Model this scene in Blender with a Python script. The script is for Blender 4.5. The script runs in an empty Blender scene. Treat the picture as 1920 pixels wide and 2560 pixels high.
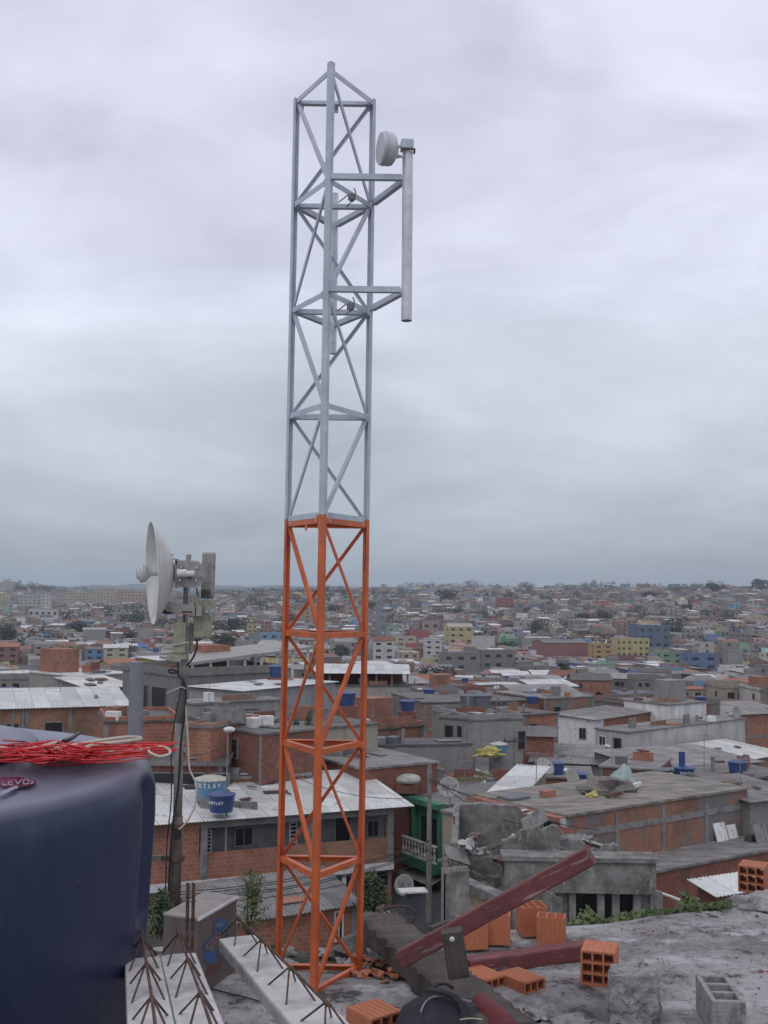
import bpy, math, random
import numpy as np
from mathutils import Vector, Matrix, noise
R = math.radians
random.seed(7)
sc = bpy.context.scene
C = sc.collection

# ---------------------------------------------------------------- camera
F, CX, CY, CAMZ = 2700.0, 960.0, 1280.0, 2.0
PITCH, ROLL = R(4.55), R(0.5)
_f = Vector((0, math.cos(PITCH), math.sin(PITCH)))
_u0 = Vector((0, -math.sin(PITCH), math.cos(PITCH)))
_r0 = Vector((1, 0, 0))
_r = _r0*math.cos(ROLL) + _u0*math.sin(ROLL)
_u = _u0*math.cos(ROLL) - _r0*math.sin(ROLL)
cam_d = bpy.data.cameras.new('camera'); cam = bpy.data.objects.new('camera', cam_d); C.objects.link(cam)
cam.matrix_world = Matrix(((_r.x, _u.x, -_f.x, 0), (_r.y, _u.y, -_f.y, 0), (_r.z, _u.z, -_f.z, CAMZ), (0, 0, 0, 1)))
cam_d.sensor_fit = 'VERTICAL'; cam_d.sensor_height = 36; cam_d.lens = 36*F/2560
cam_d.clip_start = 0.05; cam_d.clip_end = 30000
sc.camera = cam
sc.render.resolution_x = 768; sc.render.resolution_y = 1024

# ---------------------------------------------------------------- world, sun, exposure
SUN_EL, SUN_ROT = R(52), R(200)
w = bpy.data.worlds.new("World"); sc.world = w; w.use_nodes = True
nt = w.node_tree; N = nt.nodes; L = nt.links
for n in list(N): N.remove(n)
def wn(t, **k):
    n = N.new(t)
    for a, b in k.items(): setattr(n, a, b)
    return n
out = wn('ShaderNodeOutputWorld'); bg = wn('ShaderNodeBackground'); bg.inputs['Strength'].default_value = 0.1
L.new(bg.outputs[0], out.inputs['Surface'])
sky = wn('ShaderNodeTexSky'); sky.sky_type = 'NISHITA'; sky.sun_disc = False
sky.sun_elevation = SUN_EL; sky.sun_rotation = SUN_ROT
tc = wn('ShaderNodeTexCoord')
sep = wn('ShaderNodeSeparateXYZ'); L.new(tc.outputs['Generated'], sep.inputs[0])
def wm(op, a, b=None):
    n = wn('ShaderNodeMath', operation=op)
    for i, v in enumerate((a, b)):
        if v is None: continue
        if isinstance(v, (int, float)): n.inputs[i].default_value = v
        else: L.new(v, n.inputs[i])
    return n.outputs[0]
zc = wm('MAXIMUM', sep.outputs['Z'], 0.0)
ramp = wn('ShaderNodeValToRGB'); L.new(zc, ramp.inputs[0])
stops = [(0.0, (4.0, 4.8, 5.4)), (0.045, (4.75, 5.35, 5.85)), (0.11, (5.9, 6.4, 6.95)), (0.20, (6.9, 7.4, 8.2)), (0.32, (7.8, 8.0, 9.5)), (0.5, (8.0, 7.9, 9.7)), (1.0, (8.0, 8.1, 8.8))]
cr = ramp.color_ramp
while len(cr.elements) < len(stops): cr.elements.new(0.5)
for e, (p, c) in zip(cr.elements, stops):
    e.position = p; e.color = (c[0]/10, c[1]/10, c[2]/10, 1)
# cloud layer: direction projected on a flat deck overhead
den = wm('ADD', zc, 0.20)
cx_ = wm('DIVIDE', sep.outputs['X'], den); cy_ = wm('DIVIDE', sep.outputs['Y'], den)
comb = wn('ShaderNodeCombineXYZ'); L.new(cx_, comb.inputs[0]); L.new(cy_, comb.inputs[1])
def cloud(scale, det, rough, off, sx=1.0, sy=1.0):
    mp = wn('ShaderNodeMapping'); L.new(comb.outputs[0], mp.inputs[0]); mp.inputs['Location'].default_value = off
    mp.inputs['Scale'].default_value = (sx, sy, 1)
    nz = wn('ShaderNodeTexNoise'); L.new(mp.outputs[0], nz.inputs['Vector'])
    nz.inputs['Scale'].default_value = scale; nz.inputs['Detail'].default_value = det; nz.inputs['Roughness'].default_value = rough
    nz.inputs['Distortion'].default_value = 0.35
    return nz.outputs[0]
c1 = cloud(1.5, 5, 0.55, (3.1, 1.7, 0)); c2 = cloud(4.5, 6, 0.6, (0.3, 5.2, 0), 0.8, 1.3)
def mr(v, a, b, c, d):
    n = wn('ShaderNodeMapRange'); L.new(v, n.inputs[0])
    for i, q in enumerate((a, b, c, d)): n.inputs[i+1].default_value = q
    return n.outputs[0]
c3 = cloud(0.7, 3, 0.5, (7.7, 2.2, 0), 1.0, 0.8)
mp4 = wn('ShaderNodeMapping'); L.new(tc.outputs['Generated'], mp4.inputs[0]); mp4.inputs['Scale'].default_value = (1, 1, 2.1); mp4.inputs['Location'].default_value = (.3, .9, .2); mp4.inputs['Rotation'].default_value = (0, R(-14), 0)
n4 = wn('ShaderNodeTexNoise'); L.new(mp4.outputs[0], n4.inputs['Vector']); n4.inputs['Scale'].default_value = 4.2; n4.inputs['Detail'].default_value = 7; n4.inputs['Roughness'].default_value = .52; n4.inputs['Distortion'].default_value = .5; c4 = n4.outputs[0]
cm = wm('MULTIPLY', wm('MULTIPLY', wm('MULTIPLY', mr(c1, 0.3, 0.7, 0.93, 1.07), mr(c4, 0.3, 0.7, 0.83, 1.17)), mr(c2, 0.3, 0.7, 0.97, 1.03)), mr(c3, 0.3, 0.7, 0.90, 1.10))
vm = wn('ShaderNodeVectorMath', operation='SCALE'); L.new(ramp.outputs[0], vm.inputs[0]); L.new(wm('MULTIPLY', cm, 10.0), vm.inputs['Scale'])
mx = wn('ShaderNodeMix', data_type='RGBA'); mx.inputs[0].default_value = 0.93
L.new(sky.outputs[0], mx.inputs[6]); L.new(vm.outputs[0], mx.inputs[7])
L.new(mx.outputs[2], bg.inputs['Color'])
sd = bpy.data.lights.new('sun', 'SUN'); sd.energy = 0.55; sd.angle = R(25); sd.color = (1, 0.96, 0.9)
so = bpy.data.objects.new('sun', sd); C.objects.link(so)
_az = SUN_ROT
_sd = Vector((math.sin(_az)*math.cos(SUN_EL), math.cos(_az)*math.cos(SUN_EL), math.sin(SUN_EL)))
so.rotation_euler = _sd.to_track_quat('Z', 'Y').to_euler(); so.location = (0, 0, 30)
sc.view_settings.view_transform = 'Standard'; sc.view_settings.look = 'None'
sc.view_settings.exposure = 0.0; sc.view_settings.gamma = 1
try:
    sc.cycles.volume_bounces = 0; sc.cycles.max_bounces = 6
except Exception: pass

# ---------------------------------------------------------------- picture -> place helpers
def ray(px, py): return _f + _r*((px-CX)/F) + _u*((CY-py)/F)
def P(px, py, d):
    v = ray(px, py); return Vector((0, 0, CAMZ)) + v*(d/v.y)
def G(px, py, z):
    v = ray(px, py); return Vector((0, 0, CAMZ)) + v*((z-CAMZ)/v.z)
def proj(p):
    q = Vector(p)-Vector((0, 0, CAMZ)); zf = q.dot(_f)
    return CX+F*q.dot(_r)/zf, CY-F*q.dot(_u)/zf
TY = [-200, 60, 114, 200, 300, 450, 600, 900, 1200, 1600, 2200, 3000, 4000, 9000]
TZ = [-13.5, -13.5, -15, -20, -25, -29, -31, -26, -16, -5, 3, 9, 8, 0]
def T(x, y):
    z = float(np.interp(y, TY, TZ))
    k = min(1.0, max(0.0, (y-250)/900))
    z += k*(6*math.sin(x/260+1.0)+3.5*math.sin(x/97+y/160)) + min(1, max(0, (y-1200)/1500))*9*math.sin(x/210+0.6)
    if y > 900: z += min(1, (y-900)/900)*22*max(0, min(1, (x/y-0.12)/0.2))
    return z
def TG(px, py):
    v = ray(px, py); d = 45.0
    while d < 5000:
        p = Vector((0, 0, CAMZ))+v*(d/v.y)
        if p.z <= T(p.x, p.y): return p
        d *= 1.012
    return p

# ---------------------------------------------------------------- materials
MATS = {}
def nm(name):
    m = bpy.data.materials.new(name); m.use_nodes = True
    b = m.node_tree.nodes['Principled BSDF']; MATS[name] = m
    return m, m.node_tree, b
def nd(t, ty, **k):
    n = t.nodes.new(ty)
    for a, b in k.items(): setattr(n, a, b)
    return n
def noisef(t, vec, scale, det=4, rough=0.55, lo=0.35, hi=0.65, a=0.0, b=1.0):
    n = nd(t, 'ShaderNodeTexNoise'); n.inputs['Scale'].default_value = scale; n.inputs['Detail'].default_value = det; n.inputs['Roughness'].default_value = rough
    if vec is not None: t.links.new(vec, n.inputs['Vector'])
    m = nd(t, 'ShaderNodeMapRange'); t.links.new(n.outputs[0], m.inputs[0])
    for i, q in enumerate((lo, hi, a, b)): m.inputs[i+1].default_value = q
    return m.outputs[0]
def mixc(t, fac, a, b, mode='MIX'):
    n = nd(t, 'ShaderNodeMix', data_type='RGBA', blend_type=mode)
    for i, v in ((0, fac), (6, a), (7, b)):
        if hasattr(v, 'links') or hasattr(v, 'is_linked'): t.links.new(v, n.inputs[i])
        elif isinstance(v, (int, float)): n.inputs[i].default_value = v
        else: n.inputs[i].default_value = (v[0], v[1], v[2], 1)
    return n.outputs[2]
def coord(t, kind='Object', scale=None):
    c = nd(t, 'ShaderNodeTexCoord').outputs[kind]
    if scale:
        m = nd(t, 'ShaderNodeMapping'); m.inputs['Scale'].default_value = scale; t.links.new(c, m.inputs[0]); c = m.outputs[0]
    return c
def bump(t, b, h, strength=0.3, dist=0.01):
    n = nd(t, 'ShaderNodeBump'); n.inputs['Strength'].default_value = strength; n.inputs['Distance'].default_value = dist
    t.links.new(h, n.inputs['Height']); t.links.new(n.outputs[0], b.inputs['Normal'])
def simple(name, col, rough=0.6, metal=0.0, dirt=None, dscale=3.0, dirt_lo=0.5, dirt_hi=0.75, bmp=0.0, bscale=40, dmax=1.0, var=0.12, speck=None):
    m, t, b = nm(name)
    v = coord(t)
    base = mixc(t, noisef(t, v, dscale*2.7, 5, 0.6, 0.3, 0.7), [c*(1-var) for c in col], [min(1, c*(1+var)) for c in col])
    if dirt: base = mixc(t, noisef(t, v, dscale, 6, 0.65, dirt_lo, dirt_hi, 0, dmax), base, dirt)
    if speck: base = mixc(t, noisef(t, coord(t, 'Object', (1, 1, .35)), speck[1], 6, 0.75, speck[2], speck[3], 0, .9), base, speck[0])
    t.links.new(base, b.inputs['Base Color'])
    b.inputs['Roughness'].default_value = rough; b.inputs['Metallic'].default_value = metal
    if bmp: bump(t, b, noisef(t, v, bscale, 5, 0.6, 0, 1), bmp, 0.01)
    return m
def objcol(t): return nd(t, 'ShaderNodeObjectInfo').outputs['Color']
def plaster(name='plaster'):
    m, t, b = nm(name); v = coord(t); oc = objcol(t)
    vs = coord(t, 'Object', (1.2, 1.2, 0.18))
    a = mixc(t, noisef(t, v, 0.6, 6, 0.65, 0.42, 0.7, 0, 0.45), oc, (0.10, 0.095, 0.09))
    a = mixc(t, noisef(t, vs, 1.6, 6, 0.7, 0.47, 0.72, 0, 0.5), a, (0.07, 0.068, 0.065))
    a = mixc(t, noisef(t, v, 5, 4, 0.6, 0.3, 0.7, 0, 0.22), a, (0.5, 0.49, 0.47))
    t.links.new(a, b.inputs['Base Color']); b.inputs['Roughness'].default_value = 0.9
    bump(t, b, noisef(t, v, 9, 6, 0.7, 0, 1), 0.4, 0.03)
    return m
def brickmat(name, c1, c2, mortar, patch=None, plo=0.5, phi=0.56, pscale=0.35, bw=0.29, bh=0.2, ms=0.02, var=True):
    m, t, b = nm(name); uv = coord(t, 'UV'); v = coord(t)
    br = nd(t, 'ShaderNodeTexBrick'); t.links.new(uv, br.inputs['Vector'])
    br.inputs['Scale'].default_value = 1.0; br.inputs['Brick Width'].default_value = bw; br.inputs['Row Height'].default_value = bh
    br.inputs['Mortar Size'].default_value = ms; br.inputs['Mortar Smooth'].default_value = 0.3; br.inputs['Bias'].default_value = 0.1
    br.inputs['Color1'].default_value = (*c1, 1); br.inputs['Color2'].default_value = (*c2, 1); br.inputs['Mortar'].default_value = (*mortar, 1)
    a = br.outputs['Color']
    # single odd bricks, paler or darker
    a = mixc(t, noisef(t, uv, 2.1, 3, 0.6, 0.55, 0.7, 0, 0.3), a, (0.40, 0.24, 0.14))
    a = mixc(t, noisef(t, v, 0.5, 6, 0.6, 0.45, 0.75, 0, 0.75), a, (0.09, 0.06, 0.05))
    if patch: a = mixc(t, noisef(t, v, pscale, 5, 0.6, plo, phi), a, patch)
    a = mixc(t, noisef(t, coord(t, 'Object', (1.4, 1.4, 0.2)), 1.4, 6, 0.7, 0.5, 0.75, 0, 0.55), a, (0.06, 0.055, 0.05))
    t.links.new(a, b.inputs['Base Color']); b.inputs['Roughness'].default_value = 0.92
    bump(t, b, br.outputs['Fac'], -0.4, 0.02)
    return m
M = {}
M['plaster'] = plaster()
M['brick'] = brickmat('red_hollow_brick', (0.40, 0.15, 0.085), (0.31, 0.11, 0.065), (0.28, 0.22, 0.18))
M['brick_ochre'] = brickmat('ochre_hollow_brick', (0.37, 0.20, 0.11), (0.30, 0.13, 0.075), (0.24, 0.20, 0.17), (0.15, 0.135, 0.12), 0.6, 0.68, 0.3)
M['brick_patch'] = brickmat('patched_brick', (0.34, 0.16, 0.09), (0.30, 0.115, 0.07), (0.2, 0.175, 0.155), (0.17, 0.158, 0.15), 0.46, 0.52, 0.38)
M['brick_dark'] = brickmat('dark_red_brick', (0.27, 0.085, 0.055), (0.20, 0.065, 0.045), (0.16, 0.12, 0.105))
M['brick_far'] = brickmat('distant_brick', (0.24, 0.125, 0.085), (0.19, 0.10, 0.07), (0.16, 0.13, 0.11), (0.15, 0.14, 0.13), 0.55, 0.62, 0.2, 0.4, 0.2)
def roofmat(name, col, dirt, lo, hi, dmax=0.9, rough=0.55, metal=0.0):
    m, t, b = nm(name); v = coord(t)
    a = mixc(t, noisef(t, coord(t, 'Object', (0.5, 1.5, 1)), 1.3, 6, 0.7, lo, hi, 0, dmax), col, dirt)
    a = mixc(t, noisef(t, v, 7, 5, 0.6, 0.4, 0.75, 0, 0.35), a, dirt)
    if 'sheet' in name:
        bt_ = nd(t, 'ShaderNodeTexBrick'); t.links.new(coord(t, 'UV'), bt_.inputs['Vector']); bt_.inputs['Scale'].default_value = 1; bt_.inputs['Brick Width'].default_value = 1.05; bt_.inputs['Row Height'].default_value = 2.3; bt_.inputs['Mortar Size'].default_value = .018; bt_.offset = 0.0
        bt_.inputs['Color1'].default_value = (1, 1, 1, 1); bt_.inputs['Color2'].default_value = (.62, .60, .58, 1); bt_.inputs['Mortar'].default_value = (.35, .33, .31, 1); a = mixc(t, .8, a, bt_.outputs['Color'], 'MULTIPLY')
        a = mixc(t, noisef(t, v, 1.1, 7, .75, .58, .66, 0, .7), a, (.17, .10, .07))
    if name != 'white_sheet':
        oi_ = nd(t, 'ShaderNodeObjectInfo'); hv_ = nd(t, 'ShaderNodeHueSaturation'); mq = nd(t, 'ShaderNodeMapRange'); t.links.new(oi_.outputs['Random'], mq.inputs[0]); mq.inputs[3].default_value = .65; mq.inputs[4].default_value = 1.55
        t.links.new(mq.outputs[0], hv_.inputs['Value']); t.links.new(a, hv_.inputs['Color']); a = hv_.outputs[0]
    t.links.new(a, b.inputs['Base Color']); b.inputs['Roughness'].default_value = rough; b.inputs['Metallic'].default_value = metal
    bump(t, b, noisef(t, v, 12, 4, 0.6, 0, 1), 0.25, 0.02)
    return m
M['roof_white'] = roofmat('white_sheet', (0.66, 0.68, 0.67), (0.25, 0.24, 0.22), 0.52, 0.78, 0.75)
M['roof_fibre'] = roofmat('fibre_cement_sheet', (0.25, 0.24, 0.235), (0.09, 0.085, 0.08), 0.4, 0.7)
M['roof_slab'] = roofmat('concrete_roof_slab', (0.20, 0.195, 0.19), (0.07, 0.065, 0.06), 0.4, 0.66, 0.9, 0.85)
M['roof_tile'] = roofmat('clay_tile', (0.31, 0.125, 0.07), (0.13, 0.07, 0.05), 0.4, 0.7, 0.9, 0.85)
M['roof_beige'] = roofmat('worn_screed', (0.34, 0.31, 0.27), (0.13, 0.12, 0.11), 0.42, 0.6, 0.9, 0.85)
M['concrete'] = simple('concrete', (0.23, 0.225, 0.22), 0.9, 0, (0.09, 0.088, 0.085), 2.0, 0.45, 0.75, 0.4, 25)
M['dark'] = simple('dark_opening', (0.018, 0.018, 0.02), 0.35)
M['glass'] = simple('window_glass', (0.03, 0.035, 0.04), 0.15)
M['white'] = simple('white_paint', (0.68, 0.68, 0.67), 0.6, 0, (0.35, 0.33, 0.3), 2.0)
M['grey_frame'] = simple('grey_frame', (0.22, 0.22, 0.23), 0.5)
M['tank_blue'] = simple('blue_tank_plastic', (0.028, 0.065, 0.19), 0.45, 0, (0.1, 0.11, 0.13), 2.0)
M['tank_light'] = simple('light_blue_tank_plastic', (0.10, 0.25, 0.38), 0.5, 0, (0.2, 0.22, 0.22), 2.0)
M['tank_lid'] = simple('tank_lid', (0.42, 0.42, 0.36), 0.6, 0, (0.2, 0.19, 0.16), 2.0)
M['tank_grey'] = simple('grey_tank', (0.12, 0.13, 0.15), 0.6)
M['rust_sheet'] = simple('rusted_sheet', (0.17, 0.09, 0.06), .8, 0, (.08, .06, .05), 3)
M['wood_old'] = simple('old_board', (0.13, 0.105, 0.085), .9, 0, (.06, .05, .045), 4)
M['leaf'] = simple('leaf_green', (0.045, 0.085, 0.028), 0.6, 0, (0.02, 0.035, 0.015), 1.5, 0.4, 0.6)
M['leaf_far'] = simple('crown_green', (0.022, 0.036, 0.018), 0.8, 0, (0.01, 0.016, 0.01), 0.3, 0.4, 0.6)
M['leaf_light'] = simple('weed_green', (0.10, 0.15, 0.045), 0.6, 0, (0.04, 0.06, 0.02), 6, 0.4, 0.65)
M['bark'] = simple('bark', (0.10, 0.075, 0.055), 0.9)

# ---------------------------------------------------------------- mesh builder
ORG = {}
class MB:
    def __init__(s): s.v = []; s.f = []; s.uv = []
    def face(s, pts, uv=None):
        i = len(s.v); s.v += [tuple(p) for p in pts]; s.f.append(tuple(range(i, i+len(pts))))
        if uv is None: uv = [(0, 0)]*len(pts)
        s.uv += list(uv)
    def quad(s, o, a, b, u0=0, v0=0):
        la, lb = a.length, b.length
        s.face([o, o+a, o+a+b, o+b], [(u0, v0), (u0+la, v0), (u0+la, v0+lb), (u0, v0+lb)])
    def obox(s, o, a, b, c):
        """box from corner o along a, b (plan) and c (up)"""
        o = Vector(o); a = Vector(a); b = Vector(b); c = Vector(c)
        if a.cross(b).dot(c) < 0: o = o+a; a = -a
        s.quad(o, a, c); s.quad(o+a, b, c, a.length); s.quad(o+a+b, -a, c, 0.5); s.quad(o+b, -b, c, 0.3)
        s.quad(o+c, a, b); s.face([o, o+b, o+a+b, o+a], [(0, 0), (0, b.length), (a.length, b.length), (a.length, 0)])
    def cbox(s, c, sx, sy, sz, rz=0, z0=True):
        a = Vector((math.cos(rz), math.sin(rz), 0)); b = Vector((-a.y, a.x, 0))
        o = Vector(c)-a*sx/2-b*sy/2 - (Vector((0, 0, 0)) if z0 else Vector((0, 0, sz/2)))
        s.obox(o, a*sx, b*sy, Vector((0, 0, sz)))
    def beam(s, p0, p1, wd, ht, up=Vector((0, 0, 1))):
        p0 = Vector(p0); p1 = Vector(p1); d = (p1-p0); n = d.normalized()
        sd_ = n.cross(up)
        if sd_.length < 1e-4: sd_ = n.cross(Vector((0, 1, 0)))
        sd_.normalize(); u2 = sd_.cross(n)
        s.obox(p0-sd_*wd/2-u2*ht/2, d, sd_*wd, u2*ht)
    def tube(s, pts, r, n=8, cap=True):
        pts = [Vector(p) for p in pts]; rs = r if isinstance(r, (list, tuple)) else [r]*len(pts)
        rings = []
        prev = None
        for i, p in enumerate(pts):
            t = (pts[min(i+1, len(pts)-1)]-pts[max(i-1, 0)])
            if t.length < 1e-9: t = Vector((0, 0, 1))
            t.normalize()
            if prev is None: a = t.orthogonal().normalized()
            else:
                a = prev-t*prev.dot(t)
                a = a.normalized() if a.length > 1e-5 else t.orthogonal().normalized()
            prev = a; b = t.cross(a)
            i0 = len(s.v)
            for k in range(n):
                an = 2*math.pi*k/n; s.v.append(tuple(p+(a*math.cos(an)+b*math.sin(an))*rs[i]))
            rings.append(i0)
        for i in range(len(rings)-1):
            for k in range(n):
                k2 = (k+1) % n
                s.f.append((rings[i]+k, rings[i]+k2, rings[i+1]+k2, rings[i+1]+k)); s.uv += [(0, 0)]*4
        if cap:
            s.f.append(tuple(rings[0]+k for k in range(n))[::-1]); s.uv += [(0, 0)]*n
            s.f.append(tuple(rings[-1]+k for k in range(n))); s.uv += [(0, 0)]*n
    def lathe(s, prof, mat=Matrix.Identity(4), n=32, rf=None):
        rings = []
        for (r, z) in prof:
            i0 = len(s.v)
            for k in range(n):
                an = 2*math.pi*k/n; rr = r if rf is None else rf(r, z, an)
                s.v.append(tuple(mat @ Vector((rr*math.cos(an), rr*math.sin(an), z))))
            rings.append(i0)
        for i in range(len(rings)-1):
            for k in range(n):
                k2 = (k+1) % n
                s.f.append((rings[i]+k, rings[i]+k2, rings[i+1]+k2, rings[i+1]+k)); s.uv += [(0, 0)]*4
    def blob(s, c, rx, ry, rz, seed=0, rough=0.25, n=12, fl=-1.0, rot=0):
        c = Vector(c); g = []
        for i in range(n+1):
            th = math.pi*i/n; row = []
            for k in range(n*2):
                ph = math.pi*k/n
                d = Vector((math.sin(th)*math.cos(ph), math.sin(th)*math.sin(ph), math.cos(th)))
                q = 1+rough*noise.noise(d*1.7+Vector((seed*3.1, seed, 0)))*1.6+rough*0.5*noise.noise(d*4+Vector((seed, 0, 5)))
                x, y, z = d.x*rx*q, d.y*ry*q, max(d.z*rz*q, fl*rz)
                p = c+Vector((x*math.cos(rot)-y*math.sin(rot), x*math.sin(rot)+y*math.cos(rot), z))
                row.append(len(s.v)); s.v.append(tuple(p))
            g.append(row)
        m = n*2
        for i in range(n):
            for k in range(m):
                s.f.append((g[i][k], g[i+1][k], g[i+1][(k+1) % m], g[i][(k+1) % m])); s.uv += [(0, 0)]*4
    def build(s, name, mat, parent=None, loc=None, smooth=False, color=None, bevel=0):
        me = bpy.data.meshes.new(name)
        org = ORG.get(parent.name) if parent is not None else (Vector(loc) if loc is not None else Vector((0, 0, 0)))
        if org is None: org = Vector((0, 0, 0))
        me.from_pydata([(x-org.x, y-org.y, z-org.z) for x, y, z in s.v], [], s.f)
        ul = me.uv_layers.new(name='UVMap'); ul.data.foreach_set('uv', [c for q in s.uv for c in q])
        me.materials.append(M[mat] if isinstance(mat, str) else mat)
        if smooth: me.polygons.foreach_set('use_smooth', [True]*len(me.polygons))
        me.update()
        o = bpy.data.objects.new(name, me); C.objects.link(o)
        if parent is not None: o.parent = parent; ORG[o.name] = org
        else: o.location = org; ORG[o.name] = org
        if color: o.color = (*color, 1)
        if bevel:
            b = o.modifiers.new('bevel', 'BEVEL'); b.width = bevel; b.segments = 2; b.limit_method = 'ANGLE'
            me2 = me
            # weld doubles so that the bevel can find the edges
            import bmesh
            bm = bmesh.new(); bm.from_mesh(me2); bmesh.ops.remove_doubles(bm, verts=bm.verts, dist=1e-5)
            bmesh.ops.recalc_face_normals(bm, faces=bm.faces); bm.to_mesh(me2); bm.free()
        return o
def tag(o, label, cat, group=None, kind=None):
    o['label'] = label; o['category'] = cat
    if group: o['group'] = group
    if kind: o['kind'] = kind
    return o
def thing(name, label, cat, loc=(0, 0, 0), group=None):
    o = bpy.data.objects.new(name, None); C.objects.link(o); o.location = loc; o.empty_display_size = 0.1
    ORG[o.name] = Vector(loc)
    return tag(o, label, cat, group)
def struct(o): o['kind'] = 'structure'; return o
def copy_tree(o, parent=None):
    c = o.copy(); C.objects.link(c)
    if parent is not None: c.parent = parent; c.matrix_parent_inverse = Matrix.Identity(4)
    for ch in [q for q in bpy.data.objects if q.parent == o and not q.name.startswith('lettering')]: copy_tree(ch, c)
    return c
def text_obj(body, size, mw, mat, name, parent, ext=0.002):
    cu = bpy.data.curves.new('t', 'FONT'); cu.body = body; cu.size = size; cu.extrude = ext; cu.align_x = 'CENTER'; cu.align_y = 'CENTER'
    to = bpy.data.objects.new('t', cu); C.objects.link(to)
    dg = bpy.context.evaluated_depsgraph_get(); me = bpy.data.meshes.new_from_object(to.evaluated_get(dg))
    bpy.data.objects.remove(to); bpy.data.curves.remove(cu)
    org = ORG.get(parent.name, Vector((0, 0, 0)))
    me.transform(mw); me.transform(Matrix.Translation(-org)); me.materials.clear(); me.materials.append(M[mat])
    o = bpy.data.objects.new(name, me); C.objects.link(o); o.parent = parent; ORG[o.name] = org
    return o

# ================================================================ SETTING: ground and far hills
M['ground'] = simple('earth_and_asphalt', (0.11, 0.105, 0.10), 0.95, 0, (0.05, 0.055, 0.035), 0.06, 0.4, 0.7)
mb = MB()
ys = [-80, 0, 20, 35, 45, 55, 70, 90, 114, 140, 170, 200, 240, 280, 330, 400, 480, 560, 640, 720, 800, 900, 1000, 1100, 1200, 1350, 1500, 1700, 1900, 2100, 2300, 2600, 3000, 3500, 4200, 6000, 9000]
nx = 60; rows = []
for y in ys:
    hw = 0.75*abs(y)+120
    rows.append([(x, y, T(x, y)) for x in [-hw+2*hw*i/nx for i in range(nx+1)]])
for j in range(len(rows)-1):
    for i in range(nx):
        a, b, c, d = rows[j][i], rows[j][i+1], rows[j+1][i+1], rows[j+1][i]
        mb.face([a, b, c, d])
struct(mb.build('ground', 'ground', smooth=True))
M['hill'] = simple('wooded_hill', (0.04, 0.055, 0.04), 0.9)
mb = MB()
for k, (yy, base, amp, sd_) in enumerate(((5200, 38, 26, 1.0), (7000, 70, 34, 4.0))):
    prev = None
    for i in range(161):
        x = -4500+9000*i/160
        zz = base+amp*(noise.noise(Vector((x/900+sd_, sd_, 0)))*1.3+0.25*noise.noise(Vector((x/150, sd_, 3))))
        col = [(x, yy-900, -60), (x, yy-250, zz*0.7), (x, yy, zz), (x, yy+500, -60)]
        if prev:
            for q in range(3): mb.face([prev[q], col[q], col[q+1], prev[q+1]])
        prev = col
struct(mb.build('hills', 'hill', smooth=True))

# ================================================================ OWN ROOF: the slab everything near stands on
m, t, b = nm('slab_screed'); v = coord(t)
a = mixc(t, noisef(t, v, 1.3, 9, 0.72, 0.40, 0.60), (0.56, 0.545, 0.545), (0.22, 0.205, 0.205))
a = mixc(t, noisef(t, v, 2.6, 9, 0.78, 0.55, 0.60, 0, 0.92), a, (0.065, 0.058, 0.055))
a = mixc(t, noisef(t, coord(t, 'Object', (1, 1.7, 1)), 1.7, 8, 0.7, 0.54, 0.60, 0, 0.8), a, (0.70, 0.70, 0.72))
a = mixc(t, noisef(t, v, 14, 8, 0.75, 0.52, 0.62, 0, 0.55), a, (0.13, 0.12, 0.12))
a = mixc(t, noisef(t, v, 60, 3, 0.6, 0.55, 0.75, 0, 0.4), a, (0.09, 0.085, 0.085))
t.links.new(a, b.inputs['Base Color']); b.inputs['Roughness'].default_value = 0.9
bump(t, b, noisef(t, v, 9, 9, 0.8, 0, 1), 1.0, 0.05); M['slab'] = m
edge_px = [(-900, 2350), (430, 2400), (640, 2412), (900, 2425), (1010, 2440), (1100, 2345), (1180, 2312), (1290, 2312), (1430, 2307), (1600, 2283), (1826, 2251), (1920, 2227), (2400, 2150)]
edge = [G(px, py, 0) for px, py in edge_px]
ex = [p.x for p in edge]; ey = [p.y for p in edge]
def yfar(x): return float(np.interp(x, ex, ey)) + 0.05*noise.noise(Vector((x*3, 0, 0)))+0.02*noise.noise(Vector((x*14, 0, 0)))
own = thing('rooftop', 'unfinished grey concrete roof slab with dark stains and pale mortar patches in the foreground', 'rooftop', (0, 3, 0))
mb = MB(); NXs, NYs = 170, 130; x0, x1 = -4.5, 4.8
def slabz(x, y, e):
    z = 0.02*noise.noise(Vector((x*1.3, y*1.3, 0)))+0.012*noise.noise(Vector((x*5, y*5, 2)))+0.004*noise.noise(Vector((x*17, y*17, 2)))
    return z - 0.03*max(0, 1-(e-y)/0.15)
grid = []
for i in range(NXs+1):
    x = x0+(x1-x0)*i/NXs; e = yfar(x); col = []
    for j in range(NYs+1):
        y = -1.5+(e+1.5)*(j/NYs)**0.8; col.append((x, y, slabz(x, y, e)))
    col += [(x, e+0.02, -0.08), (x, e, -0.2)]
    grid.append(col)
for i in range(NXs):
    for j in range(len(grid[0])-1):
        mb.face([grid[i][j], grid[i+1][j], grid[i+1][j+1], grid[i][j+1]])
o = mb.build('slab', 'slab', own)
import bmesh
bm = bmesh.new(); bm.from_mesh(o.data); bmesh.ops.remove_doubles(bm, verts=bm.verts, dist=1e-5); bmesh.ops.recalc_face_normals(bm, faces=bm.faces); bm.to_mesh(o.data); bm.free()
o.data.polygons.foreach_set('use_smooth', [True]*len(o.data.polygons))
mb = MB()
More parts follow.
